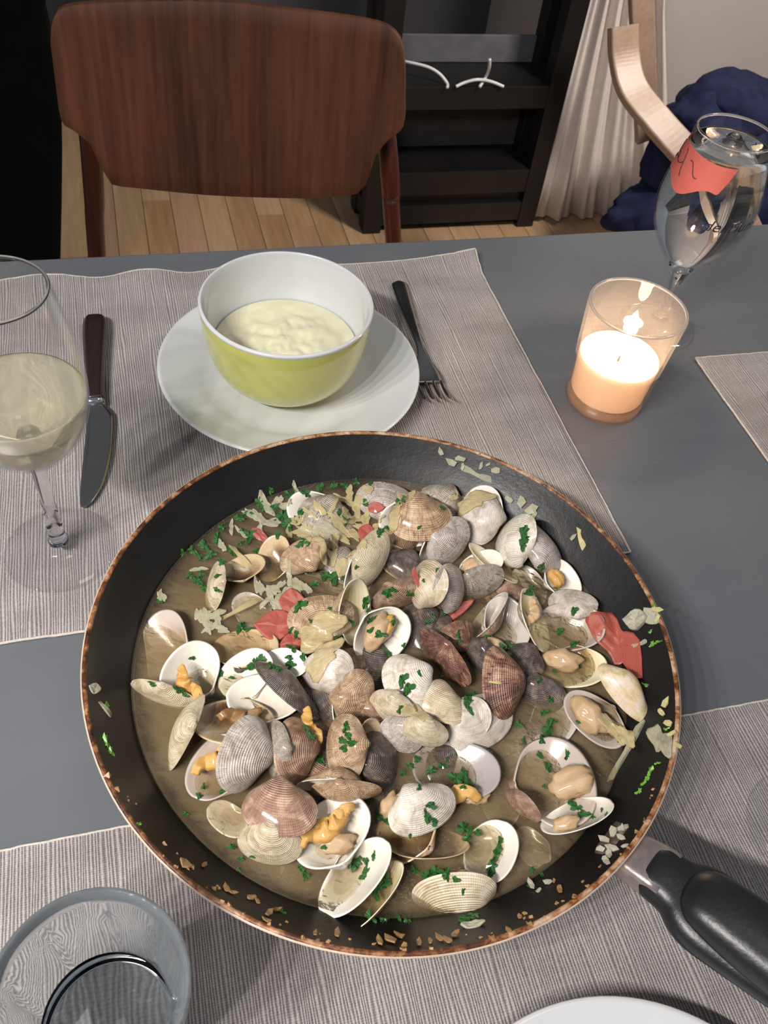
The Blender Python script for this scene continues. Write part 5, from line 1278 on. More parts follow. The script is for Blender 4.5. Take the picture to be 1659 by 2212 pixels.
#             name, mesh kind, material, label, category, group, items [(variant, position, quaternion, size)]
GARNISH = [
  ('ham_piece', 'tri', 'ham', 'coral pink triangle of ham at the left of the pile beside golden onion', 'ham', None, [(0, (0.0482, 0.2659, 0.7860), (0.9690, 0.0601, -0.0117, -0.2395), (0.0221, 0.0221, 0.0221))]),
  ('ham_piece', 'drape', 'ham', 'long wide pink ham slice against the right wall of the pan', 'ham', None, [(0, (0.2374, 0.2172, 0.7892), (0.6344, 0.2781, -0.2618, -0.6720), (0.0464, 0.0362, 0.0464))]),
  ('ham_piece', 'hamblade', 'ham', 'thin pointed blade of pink ham right of the closed seamed clam', 'ham', None, [(0, (0.1489, 0.2552, 0.7858), (0.9973, 0.0497, -0.0390, 0.0383), (0.0298, 0.0328, 0.0298))]),
  ('ham_piece', 'tri', 'ham', 'pale pink ham wedge beside the tan ribbed clam, under onion', 'ham', None, [(0, (0.0606, 0.2772, 0.7863), (0.8969, 0.0481, -0.0522, 0.4366), (0.0173, 0.0190, 0.0173))]),
  ('ham_piece', 'tri', 'ham', 'small orange ham cube above the cream banded clam', 'ham', None, [(0, (0.1138, 0.3213, 0.7855), (0.9551, 0.0603, -0.0241, 0.2891), (0.0130, 0.0130, 0.0130))]),
  ('ham_piece', 'hamlong', 'ham', 'small red ham square behind the cream banded clam, on the pale clam', 'ham', None, [(0, (0.1230, 0.3354, 0.7924), (0.9144, 0.2241, -0.2740, -0.1966), (0.0114, 0.0137, 0.0114))]),
  ('ham_piece', 'hamlong', 'ham', 'pink ham sliver floating in broth at the upper left', 'ham', None, [(0, (0.0505, 0.3303, 0.7857), (0.8911, 0.0659, 0.0242, -0.4483), (0.0145, 0.0116, 0.0116))]),
  ('ham_piece', 'hamblade', 'ham', 'narrow orange ham sliver standing beside the dark brown clam', 'ham', None, [(0, (0.1289, 0.2707, 0.8053), (0.7894, 0.2247, -0.1121, 0.5601), (0.0109, 0.0175, 0.0131))]),
  ('ham_piece', 'tri', 'ham', 'ragged pink ham scrap at the left end of the draped tan clam', 'ham', None, [(0, (0.0552, 0.2528, 0.7861), (0.9940, 0.0489, -0.0160, -0.0967), (0.0137, 0.0137, 0.0137))]),
  ('onion_slice', 'drape', 'onion_gold', 'large golden onion slice draped over the rosy smooth clam', 'onion', None, [(0, (0.0672, 0.2323, 0.8015), (0.9595, 0.0090, -0.2365, 0.1530), (0.0262, 0.0288, 0.0262))]),
  ('onion_slice', 'drape', 'onion_gold', 'wide golden onion layer over the lower half of the tan ribbed clam', 'onion', None, [(0, (0.0692, 0.2487, 0.8010), (0.9476, 0.2449, -0.1937, -0.0674), (0.0273, 0.0355, 0.0273))]),
  ('onion_strip', 'strip', 'onion_gold', 'long golden onion strip pointing at the coral ham triangle', 'onion', None, [(1, (0.0305, 0.2801, 0.7852), (0.9811, 0.0553, -0.0167, 0.1849), (0.0285, 0.0068, 0.0114))]),
  ('onion_strip', 'strip', 'onion', 'long clear onion stick lying on the right side of the pan', 'onion', None, [(0, (0.2128, 0.1550, 0.7876), (0.8820, -0.2550, -0.2590, 0.3000), (0.0361, 0.0061, 0.0217))]),
  ('onion_slice', 'drape', 'onion', 'large clear onion wedge on the right wall of the pan by the rim', 'onion', None, [(0, (0.2267, 0.1526, 0.8022), (0.5992, 0.1703, -0.3628, -0.6930), (0.0236, 0.0212, 0.0189))]),
  ('onion_slice', 'drape', 'onion_gold', 'golden onion cap on the round grey clam at top right', 'onion', None, [(0, (0.1816, 0.3259, 0.8004), (0.9534, 0.0513, -0.2546, -0.1538), (0.0253, 0.0278, 0.0303))]),
  ('onion_slice', 'drape', 'onion_gold', 'golden onion curl at the left side of the tall tan clam', 'onion', None, [(0, (0.1280, 0.3158, 0.8045), (0.8893, 0.0182, -0.3441, 0.3006), (0.0154, 0.0170, 0.0154))]),
  ('onion_strip', 'strip', 'onion', 'greyish onion slab stuck on the upper right pan wall', 'onion', None, [(0, (0.1923, 0.3483, 0.7980), (0.8561, 0.4064, -0.1209, -0.2956), (0.0208, 0.0079, 0.0073))]),
  ('onion_strip', 'strip', 'garlic', 'bent pale onion stick on the right pan wall beside the shell shadows', 'onion', None, [(1, (0.2392, 0.2858, 0.7989), (0.5962, 0.4102, -0.1088, -0.6815), (0.0186, 0.0067, 0.0112))]),
  ('onion_slice', 'tri', 'onion_white', 'milky onion chunk with a dark spot right of the long ham slice', 'onion', None, [(0, (0.2471, 0.2251, 0.7991), (0.8337, 0.1913, -0.3589, -0.3737), (0.0132, 0.0145, 0.0395))]),
  ('onion_strip', 'strip', 'onion', 'short clear onion stick below the milky onion chunk', 'onion', None, [(0, (0.2445, 0.2114, 0.7953), (0.9184, 0.0179, -0.3927, -0.0447), (0.0104, 0.0052, 0.0062))]),
  ('onion_slice', 'tri', 'onion_white', 'pale onion piece on the right rim wall with green on it', 'onion', None, [(0, (0.2534, 0.2224, 0.8055), (0.6147, 0.3286, -0.2665, -0.6656), (0.0120, 0.0108, 0.0120))]),
  ('onion_slice', 'drape', 'onion_gold', 'golden onion flap right of the large white clam', 'onion', None, [(0, (0.1067, 0.1924, 0.8022), (0.8953, 0.2960, 0.1496, -0.2975), (0.0145, 0.0130, 0.0145))]),
  ('onion_slice', 'drape', 'onion_gold', 'ragged golden onion heap beside the open tan meat shell, lower right', 'onion', None, [(0, (0.2124, 0.1660, 0.7923), (0.6235, 0.1108, -0.3965, -0.6646), (0.0170, 0.0187, 0.0254))]),
  ('onion_strip', 'strip', 'onion_gold', 'arched golden onion ring between cream shells at upper left', 'onion', None, [(2, (0.0386, 0.3094, 0.7894), (0.8284, 0.1525, 0.0606, -0.5356), (0.0268, 0.0075, 0.0161))]),
  ('onion_slice', 'drape', 'onion', 'soft onion layer over the grey brown clam at top left', 'onion', None, [(0, (0.0858, 0.3258, 0.7862), (0.9726, 0.0652, -0.0265, -0.2214), (0.0259, 0.0233, 0.0259))]),
  ('onion_slice', 'tri', 'onion_gold', 'golden pointed onion scrap above the tan ribbed clam', 'onion', None, [(0, (0.0936, 0.2965, 0.7879), (0.9190, 0.1707, -0.1484, 0.3230), (0.0114, 0.0114, 0.0114))]),
  ('onion_strip', 'strip', 'garlic', 'small yellow garlic sliver across the mottled red clam', 'garlic', None, [(1, (0.1528, 0.1994, 0.8038), (0.9691, 0.2004, -0.0317, -0.1404), (0.0082, 0.0031, 0.0066))]),
  ('onion_strip', 'strip', 'onion_white', 'white onion stick under the boat shaped white shell at lower right', 'onion', None, [(1, (0.1874, 0.1154, 0.8005), (0.9804, -0.1300, -0.1477, -0.0092), (0.0110, 0.0046, 0.0088))]),
  ('onion_slice', 'leafy', 'onion_white', 'white onion chip with parsley near the bottom wall of the pan', 'onion', None, [(0, (0.1065, 0.0907, 0.7964), (0.9380, -0.3286, -0.0670, -0.0874), (0.0110, 0.0077, 0.0175))]),
  ('onion_strip', 'strip', 'onion_gold', 'toasted onion strip hanging over the right rim of the pan', 'onion', None, []),
  ('onion_strip', 'strip', 'onion', 'tan onion scrap with parsley on the left pan wall', 'onion', None, [(1, (-0.0418, 0.2245, 0.7992), (0.8644, -0.1019, 0.3678, -0.3274), (0.0131, 0.0053, 0.0105))]),
  ('onion_slice', 'tri', 'onion_white', 'small pale onion square at the left rim of the pan', 'onion', None, [(0, (-0.0461, 0.2335, 0.8042), (0.8905, -0.0474, 0.3892, -0.2309), (0.0064, 0.0076, 0.0095))]),
  ('onion_bit', 'chunk', 'onion', 'diced onion bit on the pan wall at top right', 'onion', 'diced onion bit on the pan wall at top right', [(0, (0.1721, 0.3657, 0.8041), (0.5898, 0.1021, -0.4274, 0.6776), (0.0065, 0.0052, 0.0061)), (0, (0.1779, 0.3590, 0.8002), (0.3325, -0.0602, -0.4275, 0.8385), (0.0089, 0.0072, 0.0069)), (3, (0.1836, 0.3581, 0.8037), (0.2546, -0.1149, -0.4238, 0.8616), (0.0101, 0.0055, 0.0085)), (3, (0.1845, 0.3546, 0.7995), (0.8091, 0.2170, -0.3728, 0.3992), (0.0071, 0.0039, 0.0055)), (6, (0.1950, 0.3505, 0.8034), (0.7909, 0.1922, -0.3944, 0.4265), (0.0059, 0.0034, 0.0057)), (7, (0.2029, 0.3444, 0.8039), (0.8947, 0.3094, -0.3105, 0.0857), (0.0077, 0.0063, 0.0057)), (3, (0.1989, 0.3491, 0.8051), (0.8970, 0.3344, -0.2855, 0.0448), (0.0053, 0.0027, 0.0051))]),
  ('onion_bit', 'chunk', 'onion', 'diced onion bit on the wall above the winged pair', 'onion', 'diced onion bit on the wall above the winged pair', [(2, (0.2077, 0.3283, 0.7937), (0.4517, -0.1100, -0.3884, 0.7957), (0.0071, 0.0062, 0.0053)), (3, (0.2143, 0.3224, 0.7960), (0.8761, 0.1833, -0.3682, 0.2515), (0.0099, 0.0088, 0.0086)), (6, (0.2190, 0.3162, 0.7957), (0.9074, 0.2226, -0.3447, 0.0910), (0.0099, 0.0088, 0.0075)), (2, (0.2199, 0.3129, 0.7939), (0.8782, 0.1515, -0.3726, 0.2589), (0.0076, 0.0049, 0.0057))]),
  ('onion_bit', 'chunk', 'onion', 'diced onion bit on the bare upper right wall', 'onion', None, [(0, (0.2360, 0.2893, 0.7974), (0.8901, 0.1208, -0.3999, 0.1821), (0.0062, 0.0039, 0.0059))]),
  ('onion_bit', 'drape', 'onion_gold', 'golden diced onion bit on the tall tan clam', 'onion', 'golden diced onion bit on the tall tan clam', [(5, (0.1217, 0.3515, 0.7918), (0.7007, -0.1315, -0.0966, 0.6945), (0.0129, 0.0101, 0.0093)), (5, (0.1413, 0.3397, 0.7941), (0.9906, 0.0892, 0.0859, 0.0574), (0.0128, 0.0112, 0.0093)), (4, (0.1411, 0.3265, 0.8119), (0.7754, -0.1334, -0.0936, 0.6101), (0.0108, 0.0070, 0.0081)), (5, (0.1321, 0.3236, 0.8067), (0.4112, -0.3373, -0.0641, 0.8444), (0.0108, 0.0078, 0.0086)), (6, (0.1283, 0.3174, 0.7894), (0.2254, -0.2262, -0.0840, 0.9439), (0.0125, 0.0070, 0.0089))]),
  ('onion_bit', 'drape', 'onion_gold', 'golden diced onion bit in the onion heap at the back', 'onion', 'golden diced onion bit in the onion heap at the back', [(7, (0.1072, 0.3506, 0.7849), (0.4094, 0.0006, -0.0707, 0.9096), (0.0152, 0.0105, 0.0121)), (0, (0.1128, 0.3425, 0.7852), (0.7997, 0.0251, -0.0752, 0.5951), (0.0173, 0.0099, 0.0135)), (6, (0.1081, 0.3331, 0.7870), (0.0231, -0.2772, 0.1788, -0.9437), (0.0186, 0.0119, 0.0152)), (0, (0.1163, 0.3321, 0.7854), (0.8782, 0.0388, -0.0676, 0.4719), (0.0149, 0.0109, 0.0105)), (1, (0.0991, 0.3268, 0.7887), (0.4171, 0.2512, -0.2872, 0.8249), (0.0161, 0.0121, 0.0159)), (5, (0.1029, 0.2992, 0.8062), (0.5419, -0.3721, -0.0729, 0.7501), (0.0125, 0.0109, 0.0122)), (4, (0.0922, 0.3134, 0.7910), (0.7464, 0.4971, -0.2110, 0.3889), (0.0129, 0.0106, 0.0115)), (7, (0.1113, 0.3554, 0.7851), (0.8128, 0.0301, -0.0773, 0.5766), (0.0130, 0.0117, 0.0124)), (4, (0.1162, 0.3464, 0.7887), (0.2656, -0.2321, -0.1689, 0.9204), (0.0113, 0.0088, 0.0090)), (6, (0.1039, 0.3364, 0.7915), (0.8667, 0.2443, 0.1929, 0.3897), (0.0148, 0.0098, 0.0110)), (7, (0.0976, 0.3309, 0.7922), (0.2921, 0.1504, -0.2761, 0.9033), (0.0124, 0.0089, 0.0094)), (5, (0.1122, 0.3271, 0.7854), (0.3280, 0.0031, -0.0434, 0.9437), (0.0126, 0.0072, 0.0107)), (0, (0.1207, 0.3257, 0.7854), (0.9960, 0.0796, -0.0356, 0.0185), (0.0111, 0.0091, 0.0090)), (4, (0.1067, 0.3222, 0.7858), (0.4904, 0.0236, -0.0517, 0.8696), (0.0132, 0.0085, 0.0120)), (4, (0.0994, 0.3195, 0.7860), (0.3685, 0.0170, -0.0702, 0.9268), (0.0124, 0.0075, 0.0123))]),
  ('onion_bit', 'drape', 'onion_gold', 'golden diced onion bit on the tan pointed clam', 'onion', 'golden diced onion bit on the tan pointed clam', [(7, (0.0837, 0.3043, 0.8012), (0.7151, 0.2287, -0.0743, 0.6564), (0.0174, 0.0149, 0.0135)), (4, (0.0766, 0.3295, 0.7852), (0.9922, 0.0573, -0.0299, 0.1063), (0.0146, 0.0117, 0.0137)), (0, (0.0683, 0.3309, 0.7849), (0.8010, 0.0488, -0.0348, 0.5957), (0.0109, 0.0073, 0.0078)), (0, (0.0817, 0.3092, 0.8022), (0.1737, -0.0192, -0.0568, 0.9830), (0.0119, 0.0075, 0.0089)), (4, (0.0749, 0.3096, 0.8008), (0.7859, -0.0936, -0.1282, 0.5977), (0.0091, 0.0073, 0.0072))]),
  ('onion_bit', 'drape', 'onion_gold', 'golden diced onion bit in the broth above the tan pointed clam', 'onion', None, [(4, (0.0739, 0.3382, 0.7849), (0.9978, 0.0581, -0.0172, -0.0268), (0.0125, 0.0100, 0.0101))]),
  ('onion_bit', 'drape', 'onion_gold', 'golden diced onion bit at the far side left of the tall tan clam', 'onion', 'golden diced onion bit at the far side left of the tall tan clam', [(2, (0.0814, 0.3372, 0.7931), (0.4114, -0.0748, -0.2886, 0.8613), (0.0110, 0.0069, 0.0084)), (6, (0.0877, 0.3376, 0.7958), (0.6181, 0.0493, -0.2393, 0.7471), (0.0124, 0.0101, 0.0091)), (2, (0.0963, 0.3371, 0.7963), (0.8468, 0.2069, -0.0538, 0.4871), (0.0132, 0.0069, 0.0109))]),
  ('onion_bit', 'drape', 'onion_gold', 'golden diced onion bit in the broth above the tan ribbed clam', 'onion', 'golden diced onion bit in the broth above the tan ribbed clam', [(5, (0.0979, 0.2962, 0.8024), (0.7674, -0.2326, 0.0789, 0.5922), (0.0104, 0.0086, 0.0093)), (6, (0.0896, 0.3042, 0.7893), (0.8916, 0.0282, -0.1607, 0.4225), (0.0128, 0.0097, 0.0118)), (7, (0.0840, 0.3038, 0.7865), (0.8883, 0.0116, -0.2496, 0.3855), (0.0107, 0.0089, 0.0102))]),
  ('onion_bit', 'drape', 'onion_gold', 'golden diced onion bit on the pan wall at top right', 'onion', 'golden diced onion bit on the pan wall at top right', [(2, (0.1824, 0.3395, 0.7858), (0.1631, -0.0883, -0.1775, 0.9665), (0.0116, 0.0102, 0.0099)), (4, (0.1729, 0.3337, 0.7951), (0.9290, 0.2849, -0.0311, 0.2340), (0.0091, 0.0058, 0.0087))]),
  ('onion_bit', 'drape', 'onion', 'diced onion bit in the broth above the tan pointed clam', 'onion', 'diced onion bit in the broth above the tan pointed clam', [(2, (0.0580, 0.3541, 0.7854), (0.5614, 0.0448, -0.0617, 0.8240), (0.0164, 0.0129, 0.0151)), (6, (0.0522, 0.3443, 0.7855), (0.6482, 0.0385, -0.0465, 0.7590), (0.0147, 0.0129, 0.0126)), (4, (0.0657, 0.3569, 0.7851), (0.9039, 0.0831, -0.0391, 0.4177), (0.0113, 0.0081, 0.0108)), (5, (0.0599, 0.3394, 0.7853), (0.1492, 0.0155, -0.0433, 0.9877), (0.0125, 0.0111, 0.0110)), (5, (0.0692, 0.3517, 0.7846), (0.3850, 0.0250, -0.0718, 0.9198), (0.0112, 0.0086, 0.0091)), (7, (0.0504, 0.3333, 0.7856), (0.8172, 0.0448, -0.0467, 0.5728), (0.0109, 0.0097, 0.0092))]),
  ('onion_bit', 'drape', 'onion', 'diced onion bit in the broth at upper left', 'onion', 'diced onion bit in the broth at upper left', [(7, (0.0396, 0.3352, 0.7854), (0.5272, 0.0188, -0.0580, 0.8476), (0.0109, 0.0055, 0.0081)), (5, (0.0472, 0.3488, 0.7855), (0.3903, 0.0212, -0.0568, 0.9187), (0.0125, 0.0084, 0.0118)), (7, (0.0347, 0.3397, 0.7853), (0.7809, 0.0461, -0.0433, 0.6214), (0.0109, 0.0061, 0.0089)), (6, (0.0274, 0.3263, 0.7855), (0.6931, 0.0197, -0.0546, 0.7185), (0.0100, 0.0074, 0.0074))]),
  ('onion_bit', 'drape', 'onion', 'diced onion bit at the far side left of the tall tan clam', 'onion', None, [(2, (0.0785, 0.3629, 0.7856), (0.6017, 0.1499, -0.1634, 0.7673), (0.0114, 0.0065, 0.0106))]),
  ('onion_bit', 'drape', 'onion', 'diced onion bit at the end of the long onion strip', 'onion', 'diced onion bit at the end of the long onion strip', [(3, (0.0121, 0.2760, 0.7860), (0.6248, 0.0206, -0.0365, 0.7796), (0.0179, 0.0093, 0.0151)), (2, (0.0162, 0.2785, 0.7856), (0.9763, 0.0362, 0.0006, 0.2136), (0.0134, 0.0114, 0.0098)), (5, (0.0087, 0.2799, 0.7855), (0.7688, 0.0264, -0.0341, 0.6381), (0.0113, 0.0082, 0.0093)), (4, (0.0200, 0.2686, 0.7853), (0.1355, 0.0258, -0.0596, 0.9887), (0.0099, 0.0071, 0.0078)), (4, (0.0140, 0.2710, 0.7859), (0.9296, 0.0667, -0.0151, 0.3621), (0.0132, 0.0074, 0.0132)), (1, (0.0183, 0.2750, 0.7855), (0.7627, 0.0503, -0.0206, 0.6445), (0.0113, 0.0102, 0.0097)), (5, (0.0126, 0.2807, 0.7854), (0.9978, 0.0344, -0.0012, -0.0569), (0.0087, 0.0048, 0.0068))]),
  ('onion_bit', 'drape', 'onion', 'diced onion bit in the broth left of the tan ribbed clam', 'onion', 'diced onion bit in the broth left of the tan ribbed clam', [(3, (0.0560, 0.2840, 0.7861), (0.8621, 0.0303, -0.0396, 0.5043), (0.0171, 0.0128, 0.0150)), (4, (0.0652, 0.2907, 0.7858), (0.5432, 0.0031, -0.0398, 0.8387), (0.0160, 0.0104, 0.0129)), (5, (0.0516, 0.2898, 0.7857), (0.3361, 0.0070, -0.0447, 0.9408), (0.0124, 0.0105, 0.0112)), (5, (0.0441, 0.2926, 0.7858), (0.7194, 0.0434, -0.0488, 0.6916), (0.0138, 0.0088, 0.0120)), (7, (0.0495, 0.2852, 0.7859), (0.6721, 0.0284, -0.0537, 0.7380), (0.0137, 0.0083, 0.0136)), (4, (0.0561, 0.2925, 0.7855), (0.9404, 0.0320, -0.0234, 0.3377), (0.0118, 0.0060, 0.0116)), (1, (0.0622, 0.2966, 0.7853), (0.7749, 0.0161, -0.0389, 0.6306), (0.0126, 0.0077, 0.0106)), (4, (0.0523, 0.2782, 0.7856), (0.4453, 0.0086, -0.0671, 0.8928), (0.0115, 0.0096, 0.0081)), (7, (0.0465, 0.2826, 0.7855), (0.9466, 0.0531, -0.0423, 0.3151), (0.0102, 0.0070, 0.0073))]),
  ('onion_bit', 'drape', 'onion', 'diced onion bit by the half opened cream clam at upper left', 'onion', None, [(2, (0.0355, 0.3057, 0.7880), (0.1244, 0.0034, -0.1339, 0.9831), (0.0090, 0.0059, 0.0089))]),
  ('onion_bit', 'drape', 'onion', 'diced onion bit on the tan ribbed clam', 'onion', None, [(0, (0.0701, 0.2882, 0.7857), (0.6136, 0.0149, -0.0301, 0.7889), (0.0104, 0.0092, 0.0080))]),
  ('onion_bit', 'drape', 'onion', 'diced onion bit by the left wall of the pan', 'onion', 'diced onion bit by the left wall of the pan', [(5, (-0.0099, 0.2957, 0.7854), (0.6310, 0.0514, -0.0423, 0.7729), (0.0088, 0.0069, 0.0062)), (0, (-0.0110, 0.2973, 0.7856), (0.8449, 0.1741, 0.0433, 0.5039), (0.0067, 0.0054, 0.0059))]),
  ('onion_bit', 'drape', 'onion', 'diced onion bit by the far left wall', 'onion', None, [(1, (0.0123, 0.3115, 0.7857), (0.9951, 0.0520, -0.0119, -0.0837), (0.0090, 0.0065, 0.0082))]),
  ('onion_bit', 'chunk', 'onion_white', 'pale onion crumb on the wall beside the handle bracket', 'onion', 'pale onion crumb on the wall beside the handle bracket', [(6, (0.1782, 0.1122, 0.7997), (0.3700, -0.1835, 0.0675, 0.9082), (0.0065, 0.0047, 0.0046)), (7, (0.1836, 0.1143, 0.8007), (0.7271, -0.1952, -0.0198, 0.6579), (0.0070, 0.0054, 0.0069)), (3, (0.1749, 0.1082, 0.8002), (0.3898, -0.2498, -0.0453, 0.8852), (0.0056, 0.0047, 0.0047)), (4, (0.1786, 0.1070, 0.8024), (0.3514, -0.1827, 0.0720, 0.9154), (0.0073, 0.0050, 0.0068)), (4, (0.1853, 0.1109, 0.8021), (0.4492, -0.1904, 0.0505, 0.8715), (0.0052, 0.0041, 0.0043)), (2, (0.1728, 0.1017, 0.8046), (0.6546, -0.3771, 0.0581, 0.6527), (0.0072, 0.0050, 0.0057)), (5, (0.1762, 0.1042, 0.8035), (0.7639, -0.3819, -0.0286, 0.5194), (0.0055, 0.0040, 0.0047)), (0, (0.1886, 0.1150, 0.8012), (0.7775, -0.1936, -0.0363, 0.5972), (0.0044, 0.0029, 0.0038)), (1, (0.1832, 0.1053, 0.8069), (0.9070, -0.2380, -0.3015, -0.1725), (0.0043, 0.0025, 0.0040))]),
  ('onion_bit', 'chunk', 'onion_white', 'pale onion crumb on the near right wall of the pan', 'onion', 'pale onion crumb on the near right wall of the pan', [(1, (0.1404, 0.1024, 0.7893), (0.6530, -0.3068, 0.1238, 0.6812), (0.0073, 0.0037, 0.0067)), (2, (0.1419, 0.0989, 0.7927), (0.9174, -0.3300, -0.0651, 0.2128), (0.0038, 0.0029, 0.0037))]),
  ('onion_bit', 'chunk', 'onion_white', 'pale onion crumb near the rim, just left of the handle', 'onion', None, [(1, (0.1478, 0.1014, 0.7921), (0.2518, -0.2247, 0.2467, 0.9084), (0.0051, 0.0040, 0.0037))]),
  ('browned_bit', 'chunk', 'toast', 'browned crumb on the near left wall of the pan', 'crumb', 'browned crumb on the near left wall of the pan', [(2, (0.0139, 0.1224, 0.7961), (0.0171, -0.2284, -0.2396, -0.9435), (0.0052, 0.0041, 0.0044)), (5, (0.0043, 0.1275, 0.7991), (0.5921, 0.0524, 0.3482, 0.7248), (0.0052, 0.0036, 0.0042)), (4, (0.0064, 0.1254, 0.7992), (0.1343, 0.2115, 0.2805, 0.9266), (0.0048, 0.0027, 0.0038)), (4, (-0.0039, 0.1411, 0.7946), (0.8662, -0.0727, 0.3183, 0.3784), (0.0045, 0.0033, 0.0035))]),
  ('browned_bit', 'chunk', 'toast', 'browned crumb on the near wall below the rosy clam', 'crumb', 'browned crumb on the near wall below the rosy clam', [(3, (0.0167, 0.1202, 0.7958), (0.6810, -0.0356, 0.3284, 0.6535), (0.0044, 0.0029, 0.0033)), (1, (0.0240, 0.1152, 0.7958), (0.9393, -0.2415, 0.2243, 0.0949), (0.0052, 0.0028, 0.0042)), (6, (0.0205, 0.1133, 0.8004), (0.8508, -0.1644, 0.3080, 0.3927), (0.0059, 0.0043, 0.0044)), (5, (0.0187, 0.1090, 0.8062), (0.2694, 0.1243, 0.3360, 0.8939), (0.0043, 0.0024, 0.0035))]),
  ('browned_bit', 'chunk', 'toast', 'browned crumb on the lower left wall of the pan', 'crumb', None, [(3, (-0.0121, 0.1398, 0.8047), (0.7196, -0.3491, 0.1029, -0.5913), (0.0080, 0.0069, 0.0070))]),
  ('browned_bit', 'chunk', 'toast', 'browned crumb at the near rim left of centre', 'crumb', 'browned crumb at the near rim left of centre', [(5, (0.0473, 0.0990, 0.8000), (0.7497, -0.1720, 0.3022, 0.5630), (0.0059, 0.0033, 0.0045)), (0, (0.0378, 0.1004, 0.8032), (0.7765, -0.1771, 0.3086, 0.5200), (0.0043, 0.0028, 0.0032))]),
  ('browned_bit', 'chunk', 'toast', 'browned crumb at the near rim in the middle', 'crumb', 'browned crumb at the near rim in the middle', [(1, (0.0636, 0.0910, 0.8035), (0.6650, -0.1920, 0.3006, 0.6562), (0.0066, 0.0035, 0.0060)), (6, (0.0684, 0.0914, 0.8013), (0.4241, -0.0877, 0.3427, 0.8337), (0.0075, 0.0052, 0.0062)), (0, (0.0733, 0.0930, 0.7975), (0.4011, -0.0903, 0.3292, 0.8501), (0.0060, 0.0041, 0.0048)), (6, (0.0798, 0.0872, 0.8034), (0.7346, -0.2519, 0.2545, 0.5763), (0.0051, 0.0033, 0.0049))]),
  ('browned_bit', 'chunk', 'toast', 'browned crumb at the near rim right of centre', 'crumb', 'browned crumb at the near rim right of centre', [(7, (0.0850, 0.0870, 0.8022), (0.6498, -0.2265, 0.2745, 0.6717), (0.0047, 0.0028, 0.0035)), (5, (0.0894, 0.0874, 0.8015), (0.5145, -0.1863, 0.3041, 0.7798), (0.0055, 0.0031, 0.0049)), (5, (0.0920, 0.0852, 0.8042), (0.4974, -0.1955, 0.3029, 0.7891), (0.0051, 0.0031, 0.0050)), (5, (0.0966, 0.0875, 0.8006), (0.9016, -0.3412, 0.0895, 0.2506), (0.0048, 0.0033, 0.0047))]),
  ('browned_bit', 'chunk', 'toast', 'browned crumb near the rim, well left of the handle', 'crumb', 'browned crumb near the rim, well left of the handle', [(5, (0.1179, 0.0825, 0.8078), (0.5509, -0.2689, 0.2461, 0.7507), (0.0039, 0.0026, 0.0036)), (5, (0.1265, 0.0880, 0.8015), (0.6688, -0.3146, 0.1830, 0.6483), (0.0032, 0.0027, 0.0027))]),
  ('browned_bit', 'chunk', 'toast', 'browned crumb near the rim, just left of the handle', 'crumb', 'browned crumb near the rim, just left of the handle', [(2, (0.1490, 0.0957, 0.7994), (0.7412, -0.3597, 0.0687, 0.5626), (0.0058, 0.0043, 0.0051)), (3, (0.1502, 0.1010, 0.7931), (0.8246, -0.3382, 0.0115, 0.4533), (0.0038, 0.0021, 0.0027))]),
  ('browned_bit', 'chunk', 'garlic', 'yellow garlic crumb at the right rim above the milky onion', 'garlic', 'yellow garlic crumb at the right rim above the milky onion', [(6, (0.2562, 0.2228, 0.8096), (0.9850, 0.0542, -0.0907, -0.1367), (0.0073, 0.0050, 0.0070)), (2, (0.2551, 0.2186, 0.8086), (0.8945, -0.0894, -0.3529, 0.2595), (0.0057, 0.0039, 0.0043))]),
  ('browned_bit', 'chunk', 'garlic', 'yellow garlic crumb at the right rim by the clear onion wedge', 'garlic', 'yellow garlic crumb at the right rim by the clear onion wedge', [(7, (0.2332, 0.1589, 0.8055), (0.8947, -0.0716, -0.4004, -0.1843), (0.0062, 0.0052, 0.0059)), (2, (0.2317, 0.1527, 0.8078), (0.9135, -0.1426, -0.3775, -0.0518), (0.0061, 0.0037, 0.0048)), (0, (0.2305, 0.1456, 0.8089), (0.3828, 0.1765, -0.0969, 0.9016), (0.0051, 0.0039, 0.0036)), (0, (0.2381, 0.1708, 0.8039), (0.8692, -0.2353, -0.3342, 0.2782), (0.0073, 0.0058, 0.0058)), (2, (0.2346, 0.1672, 0.8016), (0.6018, -0.3712, -0.1628, 0.6882), (0.0063, 0.0048, 0.0053))]),
  ('parsley_flake', 'parsley', 'parsley', 'green parsley flake by the far left wall', 'parsley', 'green parsley flake by the far left wall', [(0, (0.0168, 0.3284, 0.7852), (0.5074, 0.0238, -0.0554, 0.8596), (0.0109, 0.0096, 0.0083)), (1, (0.0134, 0.3219, 0.7853), (0.5689, 0.0188, -0.0396, 0.8212), (0.0092, 0.0082, 0.0074)), (3, (0.0099, 0.3258, 0.7855), (0.4462, 0.1563, -0.0963, 0.8759), (0.0076, 0.0088, 0.0057)), (6, (0.0199, 0.3206, 0.7856), (0.9726, 0.0363, -0.0326, 0.2273), (0.0108, 0.0098, 0.0077)), (5, (0.0248, 0.3038, 0.7997), (0.4810, -0.2135, -0.1029, 0.8441), (0.0078, 0.0079, 0.0056)), (1, (0.0066, 0.3075, 0.7857), (0.9299, 0.0601, -0.0376, 0.3610), (0.0069, 0.0078, 0.0054)), (1, (0.0132, 0.3079, 0.7859), (0.7118, 0.0300, -0.0495, 0.7000), (0.0069, 0.0081, 0.0049)), (1, (0.0046, 0.3246, 0.7858), (0.6049, 0.3849, -0.0562, 0.6948), (0.0059, 0.0076, 0.0052))]),
